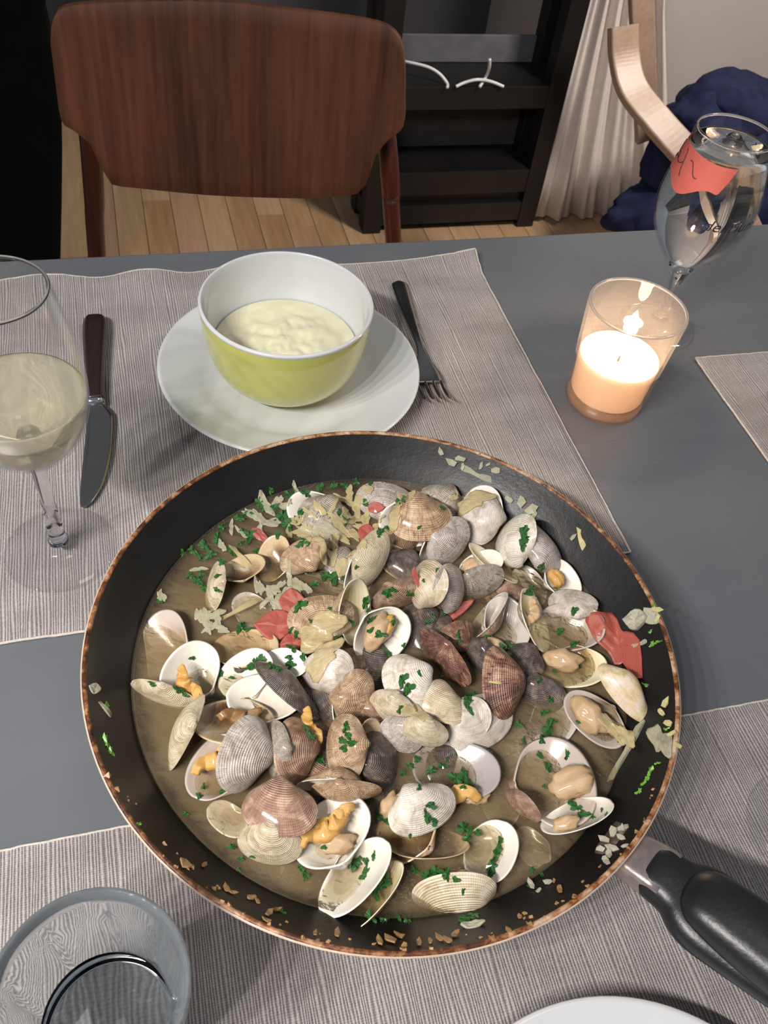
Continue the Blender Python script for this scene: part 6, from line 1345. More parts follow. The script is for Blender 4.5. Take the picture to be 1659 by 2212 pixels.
  ('parsley_flake', 'parsley', 'parsley', 'green parsley flake in the broth at upper left', 'parsley', 'green parsley flake in the broth at upper left', [(5, (0.0254, 0.3321, 0.7855), (0.6831, 0.0260, -0.0507, 0.7281), (0.0094, 0.0106, 0.0083)), (7, (0.0322, 0.3217, 0.7860), (0.5158, 0.0222, -0.0566, 0.8545), (0.0109, 0.0102, 0.0091)), (7, (0.0398, 0.3463, 0.7855), (0.1882, 0.0035, -0.0681, 0.9798), (0.0101, 0.0118, 0.0078)), (0, (0.0458, 0.3491, 0.7855), (0.9934, 0.0600, -0.0083, 0.0971), (0.0085, 0.0088, 0.0077)), (0, (0.0445, 0.3306, 0.7857), (0.8227, 0.0443, -0.0453, 0.5649), (0.0122, 0.0117, 0.0113)), (0, (0.0409, 0.3349, 0.7856), (0.2693, 0.0016, -0.0610, 0.9611), (0.0072, 0.0082, 0.0067)), (4, (0.0469, 0.3195, 0.7857), (0.9972, 0.0721, 0.0060, 0.0211), (0.0071, 0.0062, 0.0058)), (2, (0.0292, 0.3405, 0.7855), (0.9224, 0.0623, -0.0287, 0.3800), (0.0084, 0.0092, 0.0074)), (2, (0.0383, 0.3262, 0.7858), (0.9719, 0.0495, -0.0141, 0.2298), (0.0061, 0.0050, 0.0054))]),
  ('parsley_flake', 'parsley', 'parsley', 'green parsley flake in the broth above the tan pointed clam', 'parsley', 'green parsley flake in the broth above the tan pointed clam', [(6, (0.0541, 0.3566, 0.7860), (0.7365, 0.1805, -0.0964, 0.6448), (0.0098, 0.0116, 0.0070)), (3, (0.0618, 0.3507, 0.7850), (0.8039, 0.0589, -0.0353, 0.5908), (0.0097, 0.0109, 0.0094)), (3, (0.0665, 0.3445, 0.7848), (0.9669, 0.0500, -0.0057, 0.2502), (0.0148, 0.0156, 0.0122)), (2, (0.0741, 0.3393, 0.7850), (0.9957, 0.0563, -0.0227, 0.0699), (0.0131, 0.0125, 0.0096)), (0, (0.0679, 0.3365, 0.7851), (0.6742, 0.0395, -0.0337, 0.7368), (0.0113, 0.0139, 0.0086)), (4, (0.0625, 0.3634, 0.7877), (0.6396, 0.3299, -0.2202, 0.6585), (0.0075, 0.0065, 0.0053)), (1, (0.0736, 0.3603, 0.7852), (0.5655, 0.0490, -0.0792, 0.8195), (0.0087, 0.0109, 0.0087)), (0, (0.0596, 0.3225, 0.7945), (0.8076, 0.0729, -0.2608, 0.5240), (0.0060, 0.0073, 0.0054)), (1, (0.0561, 0.3514, 0.7852), (0.6802, 0.0504, -0.0486, 0.7297), (0.0057, 0.0069, 0.0052))]),
  ('parsley_flake', 'parsley', 'parsley', 'green parsley flake at the far side left of the tall tan clam', 'parsley', 'green parsley flake at the far side left of the tall tan clam', [(6, (0.0766, 0.3390, 0.7912), (0.8098, 0.0328, -0.3135, 0.4948), (0.0085, 0.0083, 0.0070)), (4, (0.0785, 0.3630, 0.7857), (0.9610, 0.2208, -0.0205, 0.1650), (0.0070, 0.0073, 0.0065)), (1, (0.0822, 0.3526, 0.7939), (0.2998, 0.1501, -0.5161, 0.7882), (0.0097, 0.0093, 0.0072)), (3, (0.0934, 0.3632, 0.7853), (0.7909, 0.0566, -0.0725, 0.6050), (0.0088, 0.0101, 0.0083)), (3, (0.1025, 0.3637, 0.7853), (0.9242, 0.0782, -0.0471, 0.3708), (0.0077, 0.0080, 0.0060)), (1, (0.1099, 0.3628, 0.7851), (0.4323, 0.0244, -0.0787, 0.8979), (0.0071, 0.0088, 0.0069)), (1, (0.1178, 0.3643, 0.7856), (0.8026, 0.1364, -0.1592, 0.5585), (0.0065, 0.0083, 0.0061))]),
  ('parsley_flake', 'parsley', 'parsley', 'green parsley flake by the half opened cream clam at upper left', 'parsley', 'green parsley flake by the half opened cream clam at upper left', [(6, (0.0101, 0.3036, 0.7857), (0.5053, 0.0200, -0.0706, 0.8598), (0.0090, 0.0103, 0.0070)), (2, (0.0134, 0.2981, 0.7857), (0.6923, 0.0439, -0.0682, 0.7170), (0.0079, 0.0076, 0.0062)), (2, (0.0211, 0.2953, 0.7986), (0.9514, 0.1017, -0.2888, -0.0332), (0.0057, 0.0051, 0.0046)), (3, (0.0202, 0.2885, 0.7946), (0.2913, -0.1459, -0.4117, 0.8511), (0.0067, 0.0049, 0.0066)), (7, (0.0291, 0.2985, 0.7859), (0.8042, 0.0472, -0.0416, 0.5910), (0.0058, 0.0069, 0.0049)), (7, (0.0268, 0.2994, 0.7899), (0.7383, 0.0148, 0.1419, 0.6592), (0.0047, 0.0056, 0.0042))]),
  ('parsley_flake', 'parsley', 'parsley', 'green parsley flake by the left wall of the pan', 'parsley', None, [(6, (-0.0114, 0.2928, 0.7857), (0.1592, 0.0262, -0.0647, 0.9848), (0.0057, 0.0063, 0.0044))]),
  ('parsley_flake', 'parsley', 'parsley', 'green parsley flake on the tall tan clam', 'parsley', 'green parsley flake on the tall tan clam', [(6, (0.1245, 0.3566, 0.7913), (0.8805, -0.1334, -0.0670, 0.4500), (0.0059, 0.0060, 0.0045)), (0, (0.1328, 0.3258, 0.8060), (0.5465, -0.3879, -0.0236, 0.7418), (0.0095, 0.0098, 0.0092)), (3, (0.1357, 0.3251, 0.8095), (0.6559, -0.3049, -0.1549, 0.6729), (0.0072, 0.0065, 0.0054)), (2, (0.1407, 0.3056, 0.8054), (0.8916, 0.2959, -0.2109, 0.2701), (0.0041, 0.0039, 0.0029)), (3, (0.1162, 0.3043, 0.8077), (0.8176, 0.2682, 0.0012, 0.5095), (0.0081, 0.0087, 0.0063)), (7, (0.1262, 0.3198, 0.7905), (0.2941, 0.2104, -0.2354, 0.9021), (0.0068, 0.0073, 0.0057)), (6, (0.1579, 0.3161, 0.8082), (0.1456, 0.2197, -0.0597, 0.9628), (0.0067, 0.0067, 0.0063)), (2, (0.1573, 0.3382, 0.7944), (0.5861, -0.0781, -0.2460, 0.7680), (0.0035, 0.0026, 0.0031))]),
  ('parsley_flake', 'parsley', 'parsley', 'green parsley flake on the tan pointed clam', 'parsley', 'green parsley flake on the tan pointed clam', [(3, (0.0721, 0.3093, 0.7999), (0.9781, -0.0066, -0.2079, 0.0069), (0.0107, 0.0121, 0.0097)), (7, (0.0717, 0.3143, 0.7982), (0.2962, -0.2257, 0.0176, 0.9279), (0.0065, 0.0046, 0.0057))]),
  ('parsley_flake', 'parsley', 'parsley', 'green parsley flake in the onion heap at the back', 'parsley', 'green parsley flake in the onion heap at the back', [(3, (0.1000, 0.3331, 0.7930), (0.4291, 0.2492, -0.1558, 0.8541), (0.0096, 0.0084, 0.0081)), (5, (0.1035, 0.3300, 0.7888), (0.8710, 0.3251, 0.0634, 0.3628), (0.0074, 0.0059, 0.0064)), (3, (0.1181, 0.3422, 0.7897), (0.4779, -0.2274, -0.3180, 0.7866), (0.0075, 0.0082, 0.0061))]),
  ('parsley_flake', 'parsley', 'parsley', 'green parsley flake on the closed seamed clam', 'parsley', 'green parsley flake on the closed seamed clam', [(0, (0.1403, 0.2695, 0.8117), (0.9014, -0.1175, -0.2101, 0.3600), (0.0039, 0.0043, 0.0027)), (6, (0.1322, 0.2670, 0.8067), (0.6588, -0.2456, -0.2317, 0.6723), (0.0036, 0.0035, 0.0031))]),
  ('parsley_flake', 'parsley', 'parsley', 'green parsley flake in the broth above the tan ribbed clam', 'parsley', 'green parsley flake in the broth above the tan ribbed clam', [(0, (0.0824, 0.2949, 0.7852), (0.8141, 0.0441, -0.0359, 0.5779), (0.0081, 0.0089, 0.0071)), (0, (0.0874, 0.2924, 0.7852), (0.7422, 0.0298, -0.0488, 0.6677), (0.0119, 0.0131, 0.0096)), (1, (0.0930, 0.2926, 0.7855), (0.5423, 0.0766, -0.2972, 0.7822), (0.0092, 0.0089, 0.0072)), (6, (0.0760, 0.2900, 0.7856), (0.9985, 0.0464, 0.0058, -0.0281), (0.0070, 0.0076, 0.0062)), (3, (0.0985, 0.2863, 0.8013), (0.8103, 0.3329, -0.3700, 0.3094), (0.0037, 0.0043, 0.0029))]),
  ('parsley_flake', 'parsley', 'parsley', 'green parsley flake on the mauve brown clam', 'parsley', 'green parsley flake on the mauve brown clam', [(4, (0.1117, 0.2654, 0.8023), (0.9071, 0.3775, -0.1860, 0.0052), (0.0093, 0.0100, 0.0084)), (3, (0.1148, 0.2655, 0.8037), (0.2369, -0.0093, -0.3743, 0.8965), (0.0057, 0.0059, 0.0054)), (1, (0.1243, 0.2637, 0.8002), (0.8400, 0.4312, 0.1968, -0.2642), (0.0078, 0.0073, 0.0057))]),
  ('parsley_flake', 'parsley', 'parsley', 'green parsley flake by the shell with an orange streak', 'parsley', 'green parsley flake by the shell with an orange streak', [(6, (0.0998, 0.2659, 0.7956), (0.7627, 0.3682, -0.1998, 0.4928), (0.0114, 0.0094, 0.0113)), (2, (0.0982, 0.2560, 0.8018), (0.8608, 0.0551, 0.0488, 0.5037), (0.0061, 0.0043, 0.0050)), (1, (0.0887, 0.2523, 0.7981), (0.3579, 0.3038, -0.1819, 0.8640), (0.0061, 0.0044, 0.0051)), (3, (0.0999, 0.2543, 0.7934), (0.8576, 0.3073, -0.1216, 0.3941), (0.0077, 0.0087, 0.0069)), (1, (0.1011, 0.2524, 0.7995), (0.4539, -0.4907, 0.0178, 0.7436), (0.0061, 0.0061, 0.0057))]),
  ('parsley_flake', 'parsley', 'parsley', 'green parsley flake on the tan ribbed clam', 'parsley', 'green parsley flake on the tan ribbed clam', [(3, (0.0624, 0.2671, 0.7993), (0.9332, -0.0713, -0.1840, 0.3003), (0.0112, 0.0120, 0.0096)), (1, (0.0781, 0.2598, 0.8035), (0.2463, 0.0048, -0.0396, 0.9684), (0.0050, 0.0051, 0.0041)), (5, (0.0662, 0.2553, 0.8011), (0.3741, -0.1525, -0.2051, 0.8915), (0.0035, 0.0040, 0.0032))]),
  ('parsley_flake', 'parsley', 'parsley', 'green parsley flake at the end of the long onion strip', 'parsley', None, [(4, (0.0141, 0.2719, 0.7858), (0.9410, 0.0587, -0.0226, 0.3324), (0.0066, 0.0050, 0.0052))]),
  ('parsley_flake', 'parsley', 'parsley', 'green parsley flake around the golden onion slices', 'parsley', 'green parsley flake around the golden onion slices', [(1, (0.0541, 0.2452, 0.7936), (0.4167, -0.0114, -0.1400, 0.8981), (0.0084, 0.0062, 0.0083)), (1, (0.0626, 0.2485, 0.7860), (0.6361, 0.0332, -0.0488, 0.7694), (0.0086, 0.0093, 0.0066)), (3, (0.0580, 0.2534, 0.7931), (0.7972, 0.1736, -0.4043, 0.4134), (0.0065, 0.0060, 0.0056)), (5, (0.0555, 0.2564, 0.7931), (0.8930, 0.1363, -0.3339, 0.2691), (0.0055, 0.0047, 0.0049)), (2, (0.0780, 0.2445, 0.7975), (0.8162, 0.5336, 0.0901, 0.2024), (0.0065, 0.0046, 0.0048)), (5, (0.0811, 0.2502, 0.7850), (0.8310, 0.0534, -0.0585, 0.5506), (0.0051, 0.0044, 0.0037))]),
  ('parsley_flake', 'parsley', 'parsley', 'green parsley flake in the small white scoop of shell', 'parsley', 'green parsley flake in the small white scoop of shell', [(6, (0.0590, 0.2387, 0.7930), (0.6921, -0.0576, -0.2860, 0.6602), (0.0064, 0.0065, 0.0057)), (4, (0.0528, 0.2379, 0.7892), (0.7808, 0.2272, -0.0138, -0.5819), (0.0109, 0.0103, 0.0107)), (3, (0.0522, 0.2414, 0.7906), (0.9521, 0.2753, -0.1047, -0.0826), (0.0054, 0.0060, 0.0054)), (1, (0.0440, 0.2293, 0.8020), (0.6337, 0.0779, 0.1615, 0.7525), (0.0057, 0.0062, 0.0041))]),
  ('parsley_flake', 'parsley', 'parsley', 'green parsley flake in the white rimmed open shell', 'parsley', 'green parsley flake in the white rimmed open shell', [(5, (0.1013, 0.2412, 0.7991), (0.9533, 0.2926, 0.0361, -0.0657), (0.0085, 0.0088, 0.0062)), (7, (0.0966, 0.2443, 0.8003), (0.9577, 0.0875, -0.2704, 0.0454), (0.0060, 0.0060, 0.0044)), (2, (0.1104, 0.2467, 0.8007), (0.8384, 0.2233, -0.0892, 0.4891), (0.0056, 0.0059, 0.0052)), (1, (0.1056, 0.2350, 0.7892), (0.4852, 0.1830, 0.0236, 0.8547), (0.0061, 0.0070, 0.0060)), (5, (0.1148, 0.2375, 0.7904), (0.8845, 0.0257, -0.2039, 0.4189), (0.0036, 0.0039, 0.0027))]),
  ('parsley_flake', 'parsley', 'parsley', 'green parsley flake in the crowded cream rimmed shell', 'parsley', 'green parsley flake in the crowded cream rimmed shell', [(1, (0.0336, 0.2412, 0.7896), (0.8416, 0.1895, -0.3071, 0.4019), (0.0108, 0.0100, 0.0098)), (0, (0.0372, 0.2413, 0.7929), (0.8938, 0.2076, -0.3552, 0.1787), (0.0088, 0.0103, 0.0074)), (0, (0.0311, 0.2410, 0.7881), (0.9346, 0.3025, -0.1746, 0.0667), (0.0074, 0.0074, 0.0060)), (1, (0.0406, 0.2309, 0.8028), (0.7693, 0.0095, 0.1695, 0.6159), (0.0071, 0.0084, 0.0070)), (7, (0.0209, 0.2378, 0.7854), (0.2181, 0.0271, -0.0539, 0.9741), (0.0044, 0.0039, 0.0035))]),
  ('parsley_flake', 'parsley', 'parsley', 'green parsley flake by the coral ham triangle', 'parsley', 'green parsley flake by the coral ham triangle', [(6, (0.0301, 0.2687, 0.7850), (0.9153, 0.0585, -0.0198, 0.3980), (0.0102, 0.0089, 0.0098)), (1, (0.0336, 0.2666, 0.7850), (0.9990, 0.0197, -0.0357, -0.0173), (0.0066, 0.0060, 0.0051))]),
  ('parsley_flake', 'parsley', 'parsley', 'green parsley flake by the far left white shell', 'parsley', 'green parsley flake by the far left white shell', [(7, (0.0154, 0.2408, 0.7865), (0.8357, 0.0844, -0.1902, 0.5083), (0.0073, 0.0057, 0.0073)), (6, (0.0022, 0.2506, 0.7898), (0.9269, 0.3528, 0.1146, -0.0568), (0.0049, 0.0045, 0.0037)), (2, (-0.0187, 0.2327, 0.8006), (0.3130, -0.1376, -0.3222, 0.8828), (0.0060, 0.0050, 0.0050)), (5, (-0.0066, 0.2286, 0.7980), (0.3417, 0.1770, -0.3408, 0.8578), (0.0079, 0.0056, 0.0074)), (6, (-0.0036, 0.2268, 0.7951), (0.3629, 0.1602, -0.4815, 0.7816), (0.0061, 0.0043, 0.0053))]),
  ('parsley_flake', 'parsley', 'parsley', 'green parsley flake on the winged pair of shells', 'parsley', 'green parsley flake on the winged pair of shells', [(6, (0.1999, 0.2885, 0.8104), (0.8250, -0.0546, -0.3086, 0.4703), (0.0120, 0.0115, 0.0086)), (0, (0.1982, 0.2827, 0.8067), (0.7872, 0.1450, -0.3251, 0.5036), (0.0093, 0.0101, 0.0079)), (6, (0.1998, 0.2844, 0.8087), (0.9228, 0.2146, -0.2621, 0.1836), (0.0082, 0.0074, 0.0075))]),
  ('parsley_flake', 'parsley', 'parsley', 'green parsley flake in the broth below the winged pair', 'parsley', 'green parsley flake in the broth below the winged pair', [(2, (0.2070, 0.2695, 0.7991), (0.7053, 0.3525, -0.4045, 0.4633), (0.0076, 0.0088, 0.0062)), (0, (0.1947, 0.2566, 0.7946), (0.9195, 0.3370, 0.2003, 0.0293), (0.0097, 0.0087, 0.0072)), (7, (0.2029, 0.2653, 0.7856), (0.5401, -0.0131, -0.0447, 0.8403), (0.0061, 0.0057, 0.0048))]),
  ('parsley_flake', 'parsley', 'parsley', 'green parsley flake in the round mauve shell', 'parsley', 'green parsley flake in the round mauve shell', [(3, (0.2176, 0.2406, 0.7931), (0.8589, 0.0414, -0.2987, 0.4139), (0.0069, 0.0079, 0.0052)), (3, (0.2077, 0.2333, 0.7853), (0.8703, 0.0274, -0.0466, 0.4895), (0.0064, 0.0076, 0.0064)), (2, (0.2131, 0.2237, 0.7853), (0.9865, 0.0325, -0.0473, 0.1532), (0.0079, 0.0071, 0.0060)), (1, (0.2107, 0.2095, 0.7852), (0.8381, 0.0172, -0.0483, 0.5431), (0.0047, 0.0039, 0.0042))]),
  ('parsley_flake', 'parsley', 'parsley', 'green parsley flake on the dark ribbed clam', 'parsley', 'green parsley flake on the dark ribbed clam', [(6, (0.1948, 0.2094, 0.7854), (0.4973, -0.0255, -0.0477, 0.8659), (0.0041, 0.0044, 0.0030)), (7, (0.1805, 0.2008, 0.7945), (0.8858, 0.0940, -0.1168, 0.4391), (0.0055, 0.0048, 0.0052)), (2, (0.1856, 0.1919, 0.7880), (0.4517, 0.1635, -0.3830, 0.7890), (0.0060, 0.0060, 0.0058))]),
  ('parsley_flake', 'parsley', 'parsley', 'green parsley flake on the small brown clam', 'parsley', 'green parsley flake on the small brown clam', [(5, (0.1446, 0.2346, 0.7972), (0.7434, 0.1870, -0.1573, 0.6226), (0.0066, 0.0051, 0.0051)), (6, (0.1446, 0.2317, 0.7954), (0.1690, 0.0254, -0.3118, 0.9347), (0.0051, 0.0036, 0.0038))]),
  ('parsley_flake', 'parsley', 'parsley', 'green parsley flake by the ham blade', 'parsley', 'green parsley flake by the ham blade', [(5, (0.1318, 0.2481, 0.7928), (0.9784, 0.1990, -0.0239, 0.0505), (0.0062, 0.0048, 0.0056)), (1, (0.1355, 0.2518, 0.7935), (0.4087, 0.1198, -0.0707, 0.9020), (0.0052, 0.0040, 0.0044)), (4, (0.1431, 0.2539, 0.7895), (0.9213, -0.0314, 0.1003, 0.3744), (0.0047, 0.0036, 0.0039))]),
  ('parsley_flake', 'parsley', 'parsley', 'green parsley flake in the thick rimmed shell', 'parsley', 'green parsley flake in the thick rimmed shell', [(3, (0.1618, 0.2341, 0.7920), (0.8938, -0.0192, 0.0604, 0.4439), (0.0046, 0.0044, 0.0041)), (0, (0.1740, 0.2297, 0.7859), (0.9948, -0.0794, 0.0501, 0.0389), (0.0115, 0.0136, 0.0085)), (7, (0.1686, 0.2255, 0.7910), (0.6347, 0.2226, -0.3542, 0.6497), (0.0077, 0.0082, 0.0057))]),
  ('parsley_flake', 'parsley', 'parsley', 'green parsley flake on the large white clam', 'parsley', 'green parsley flake on the large white clam', [(3, (0.1133, 0.2094, 0.8087), (0.5950, 0.0277, -0.1530, 0.7885), (0.0047, 0.0035, 0.0033)), (3, (0.1046, 0.2084, 0.8060), (0.8455, 0.0130, -0.2282, 0.4827), (0.0104, 0.0095, 0.0089)), (3, (0.1064, 0.2036, 0.8053), (0.8932, 0.1203, -0.2130, 0.3773), (0.0094, 0.0104, 0.0068)), (4, (0.1321, 0.2181, 0.7856), (0.6344, 0.0169, -0.0297, 0.7722), (0.0035, 0.0041, 0.0029))]),
  ('parsley_flake', 'parsley', 'parsley', 'green parsley flake on the cream valve below the white clam', 'parsley', 'green parsley flake on the cream valve below the white clam', [(5, (0.0991, 0.1934, 0.8033), (0.7226, 0.2928, -0.3339, 0.5297), (0.0056, 0.0040, 0.0046)), (1, (0.1007, 0.1942, 0.8047), (0.3793, 0.1594, -0.3809, 0.8280), (0.0047, 0.0046, 0.0039))]),
  ('parsley_flake', 'parsley', 'parsley', 'green parsley flake beside the wrinkled cream clam', 'parsley', 'green parsley flake beside the wrinkled cream clam', [(6, (0.1366, 0.1941, 0.7994), (0.9128, -0.0648, 0.0000, 0.4033), (0.0096, 0.0101, 0.0094)), (1, (0.1450, 0.2042, 0.7855), (0.1321, -0.0376, -0.0342, 0.9899), (0.0065, 0.0055, 0.0049)), (6, (0.1362, 0.1887, 0.7992), (0.6080, 0.0730, -0.1563, 0.7750), (0.0071, 0.0052, 0.0054))]),
  ('parsley_flake', 'parsley', 'parsley', 'green parsley flake in the sunken shell below the dark ribbed clam', 'parsley', 'green parsley flake in the sunken shell below the dark ribbed clam', [(5, (0.1800, 0.1863, 0.7854), (0.9964, 0.0442, -0.0587, 0.0419), (0.0064, 0.0062, 0.0061)), (5, (0.1791, 0.1770, 0.7853), (0.8516, 0.0136, -0.0476, 0.5218), (0.0108, 0.0120, 0.0080)), (7, (0.1759, 0.1735, 0.7853), (0.9993, 0.0316, -0.0182, -0.0015), (0.0087, 0.0061, 0.0076)), (2, (0.1818, 0.1805, 0.7854), (0.9966, 0.0486, -0.0491, -0.0458), (0.0074, 0.0079, 0.0054)), (5, (0.1719, 0.1702, 0.7880), (0.6677, 0.0534, -0.2079, 0.7128), (0.0058, 0.0057, 0.0056)), (6, (0.1944, 0.1756, 0.7895), (0.1977, -0.4393, -0.3285, 0.8124), (0.0049, 0.0043, 0.0034))]),
  ('parsley_flake', 'parsley', 'parsley', 'green parsley flake below the mottled red clam', 'parsley', 'green parsley flake below the mottled red clam', [(0, (0.1640, 0.1825, 0.7856), (0.4579, -0.0037, -0.0412, 0.8880), (0.0059, 0.0063, 0.0046)), (3, (0.1632, 0.1732, 0.7857), (0.6730, -0.0005, -0.0500, 0.7380), (0.0048, 0.0043, 0.0043))]),
  ('parsley_flake', 'parsley', 'parsley', 'green parsley flake in the wide open clam at lower right', 'parsley', 'green parsley flake in the wide open clam at lower right', [(7, (0.1712, 0.1567, 0.7855), (0.7442, 0.0071, -0.0501, 0.6661), (0.0080, 0.0057, 0.0057)), (6, (0.1687, 0.1638, 0.7856), (0.6115, 0.0014, -0.0482, 0.7897), (0.0057, 0.0059, 0.0041)), (7, (0.1817, 0.1600, 0.7888), (0.8184, -0.0916, -0.3044, 0.4787), (0.0081, 0.0061, 0.0074)), (1, (0.1703, 0.1576, 0.7855), (0.6879, 0.0034, -0.0505, 0.7241), (0.0052, 0.0042, 0.0051)), (0, (0.1650, 0.1474, 0.7855), (0.5713, -0.0300, -0.0586, 0.8181), (0.0033, 0.0035, 0.0029))]),
  ('parsley_flake', 'parsley', 'parsley', 'green parsley flake in the boat shaped shell at right', 'parsley', 'green parsley flake in the boat shaped shell at right', [(1, (0.1750, 0.1324, 0.7906), (0.8261, -0.0459, -0.2991, -0.4754), (0.0123, 0.0090, 0.0103)), (6, (0.1753, 0.1272, 0.7946), (0.3225, -0.2636, 0.1443, 0.8976), (0.0090, 0.0093, 0.0070)), (0, (0.1740, 0.1348, 0.7902), (0.3655, 0.2158, -0.3376, 0.8402), (0.0078, 0.0064, 0.0061)), (7, (0.1787, 0.1252, 0.7950), (0.4666, -0.3687, 0.1318, 0.7931), (0.0089, 0.0077, 0.0080)), (4, (0.1828, 0.1258, 0.7998), (0.7358, -0.4335, -0.1860, 0.4859), (0.0040, 0.0031, 0.0031)), (2, (0.1803, 0.1208, 0.8080), (0.7784, -0.5262, -0.1658, 0.2995), (0.0030, 0.0031, 0.0025))]),
  ('parsley_flake', 'parsley', 'parsley', 'green parsley flake on the long ham slice', 'parsley', 'green parsley flake on the long ham slice', [(6, (0.2373, 0.2089, 0.7880), (0.8744, -0.1368, -0.3550, 0.3010), (0.0068, 0.0050, 0.0056)), (7, (0.2380, 0.2134, 0.7878), (0.9241, -0.0070, -0.3817, 0.0168), (0.0058, 0.0044, 0.0049))]),
  ('parsley_flake', 'parsley', 'parsley', 'green parsley flake on the right wall near the bracket', 'parsley', None, [(3, (0.2138, 0.1630, 0.7862), (0.9466, -0.1335, -0.1424, 0.2565), (0.0039, 0.0037, 0.0034))]),
  ('parsley_flake', 'parsley', 'parsley', 'green parsley flake in the gap left of the purple grey shell', 'parsley', 'green parsley flake in the gap left of the purple grey shell', [(4, (0.1054, 0.1743, 0.7859), (0.7363, 0.0037, -0.0496, 0.6748), (0.0056, 0.0058, 0.0046)), (4, (0.1010, 0.1715, 0.7858), (0.3730, -0.0140, -0.0430, 0.9267), (0.0060, 0.0051, 0.0044)), (7, (0.0966, 0.1686, 0.7858), (0.8508, 0.0164, -0.0382, 0.5239), (0.0051, 0.0057, 0.0043)), (6, (0.1107, 0.1669, 0.7860), (0.9954, 0.0454, -0.0293, 0.0788), (0.0079, 0.0077, 0.0057)), (1, (0.0973, 0.1514, 0.8071), (0.8749, -0.0531, 0.0878, 0.4733), (0.0056, 0.0042, 0.0046))]),
  ('parsley_flake', 'parsley', 'parsley', 'green parsley flake on the upright light brown clam', 'parsley', 'green parsley flake on the upright light brown clam', [(1, (0.0700, 0.1874, 0.8083), (0.8158, -0.1461, -0.1402, 0.5417), (0.0077, 0.0078, 0.0068)), (4, (0.0698, 0.1826, 0.8088), (0.5668, -0.1739, -0.1728, 0.7866), (0.0076, 0.0057, 0.0055)), (6, (0.0670, 0.1818, 0.8065), (0.3604, -0.2826, -0.2037, 0.8653), (0.0067, 0.0066, 0.0048)), (4, (0.0708, 0.1787, 0.8087), (0.9503, 0.1863, -0.2069, -0.1396), (0.0076, 0.0059, 0.0060)), (4, (0.0674, 0.1782, 0.8060), (0.9408, 0.1566, -0.3003, -0.0145), (0.0067, 0.0075, 0.0064))]),
  ('parsley_flake', 'parsley', 'parsley', 'green parsley flake by the yellow meat left of the upright clam', 'parsley', 'green parsley flake by the yellow meat left of the upright clam', [(6, (0.0520, 0.1947, 0.7995), (0.8481, -0.1225, 0.1674, -0.4875), (0.0059, 0.0044, 0.0054)), (1, (0.0541, 0.1909, 0.7987), (0.8609, -0.0609, 0.1963, -0.4654), (0.0068, 0.0082, 0.0056)), (1, (0.0572, 0.1838, 0.7864), (0.7702, -0.0828, -0.0884, -0.6261), (0.0102, 0.0086, 0.0077))]),
  ('parsley_flake', 'parsley', 'parsley', 'green parsley flake in the wide purple grey shell', 'parsley', 'green parsley flake in the wide purple grey shell', [(1, (0.1223, 0.1605, 0.7857), (0.4372, 0.0033, -0.0457, 0.8982), (0.0116, 0.0133, 0.0099)), (4, (0.1265, 0.1621, 0.7856), (0.8273, 0.0228, -0.0389, 0.5599), (0.0102, 0.0075, 0.0085)), (5, (0.1275, 0.1575, 0.7855), (0.6307, 0.0086, -0.0461, 0.7746), (0.0079, 0.0082, 0.0063)), (3, (0.1172, 0.1681, 0.7859), (0.1910, -0.0089, -0.0452, 0.9805), (0.0070, 0.0065, 0.0051)), (6, (0.1205, 0.1710, 0.7861), (0.8255, 0.1303, -0.0954, 0.5408), (0.0042, 0.0035, 0.0037)), (1, (0.1218, 0.1525, 0.7933), (0.1154, -0.3237, -0.2825, 0.8956), (0.0059, 0.0045, 0.0044))]),
  ('parsley_flake', 'parsley', 'parsley', 'green parsley flake in the broth below the purple grey shell', 'parsley', 'green parsley flake in the broth below the purple grey shell', [(2, (0.1181, 0.1356, 0.7857), (0.9985, 0.0257, -0.0167, -0.0445), (0.0098, 0.0112, 0.0098)), (5, (0.1189, 0.1309, 0.7857), (0.8887, 0.0212, -0.0327, 0.4569), (0.0075, 0.0077, 0.0074)), (4, (0.1241, 0.1321, 0.7856), (0.3005, -0.0172, -0.0326, 0.9531), (0.0058, 0.0061, 0.0042))]),
  ('parsley_flake', 'parsley', 'parsley', 'green parsley flake in the parsley filled white rimmed shell', 'parsley', 'green parsley flake in the parsley filled white rimmed shell', [(7, (0.1294, 0.1198, 0.7855), (0.8842, 0.0216, -0.0562, 0.4632), (0.0088, 0.0064, 0.0086)), (4, (0.1263, 0.1161, 0.7853), (0.9347, 0.0322, -0.0514, 0.3502), (0.0096, 0.0094, 0.0090)), (7, (0.1315, 0.1226, 0.7857), (0.9467, 0.0216, -0.0466, 0.3181), (0.0075, 0.0080, 0.0058)), (3, (0.1242, 0.1121, 0.7862), (0.8382, -0.2601, 0.0365, 0.4780), (0.0065, 0.0068, 0.0047)), (7, (0.1340, 0.1265, 0.7857), (0.8346, 0.0065, -0.0402, 0.5494), (0.0049, 0.0057, 0.0046))]),
  ('parsley_flake', 'parsley', 'parsley', 'green parsley flake in the brown edged open shell', 'parsley', 'green parsley flake in the brown edged open shell', [(2, (0.0798, 0.1493, 0.7859), (0.5368, -0.0043, -0.0399, 0.8428), (0.0076, 0.0063, 0.0064)), (4, (0.0826, 0.1464, 0.7859), (0.4171, 0.0043, -0.0361, 0.9081), (0.0058, 0.0054, 0.0046))]),
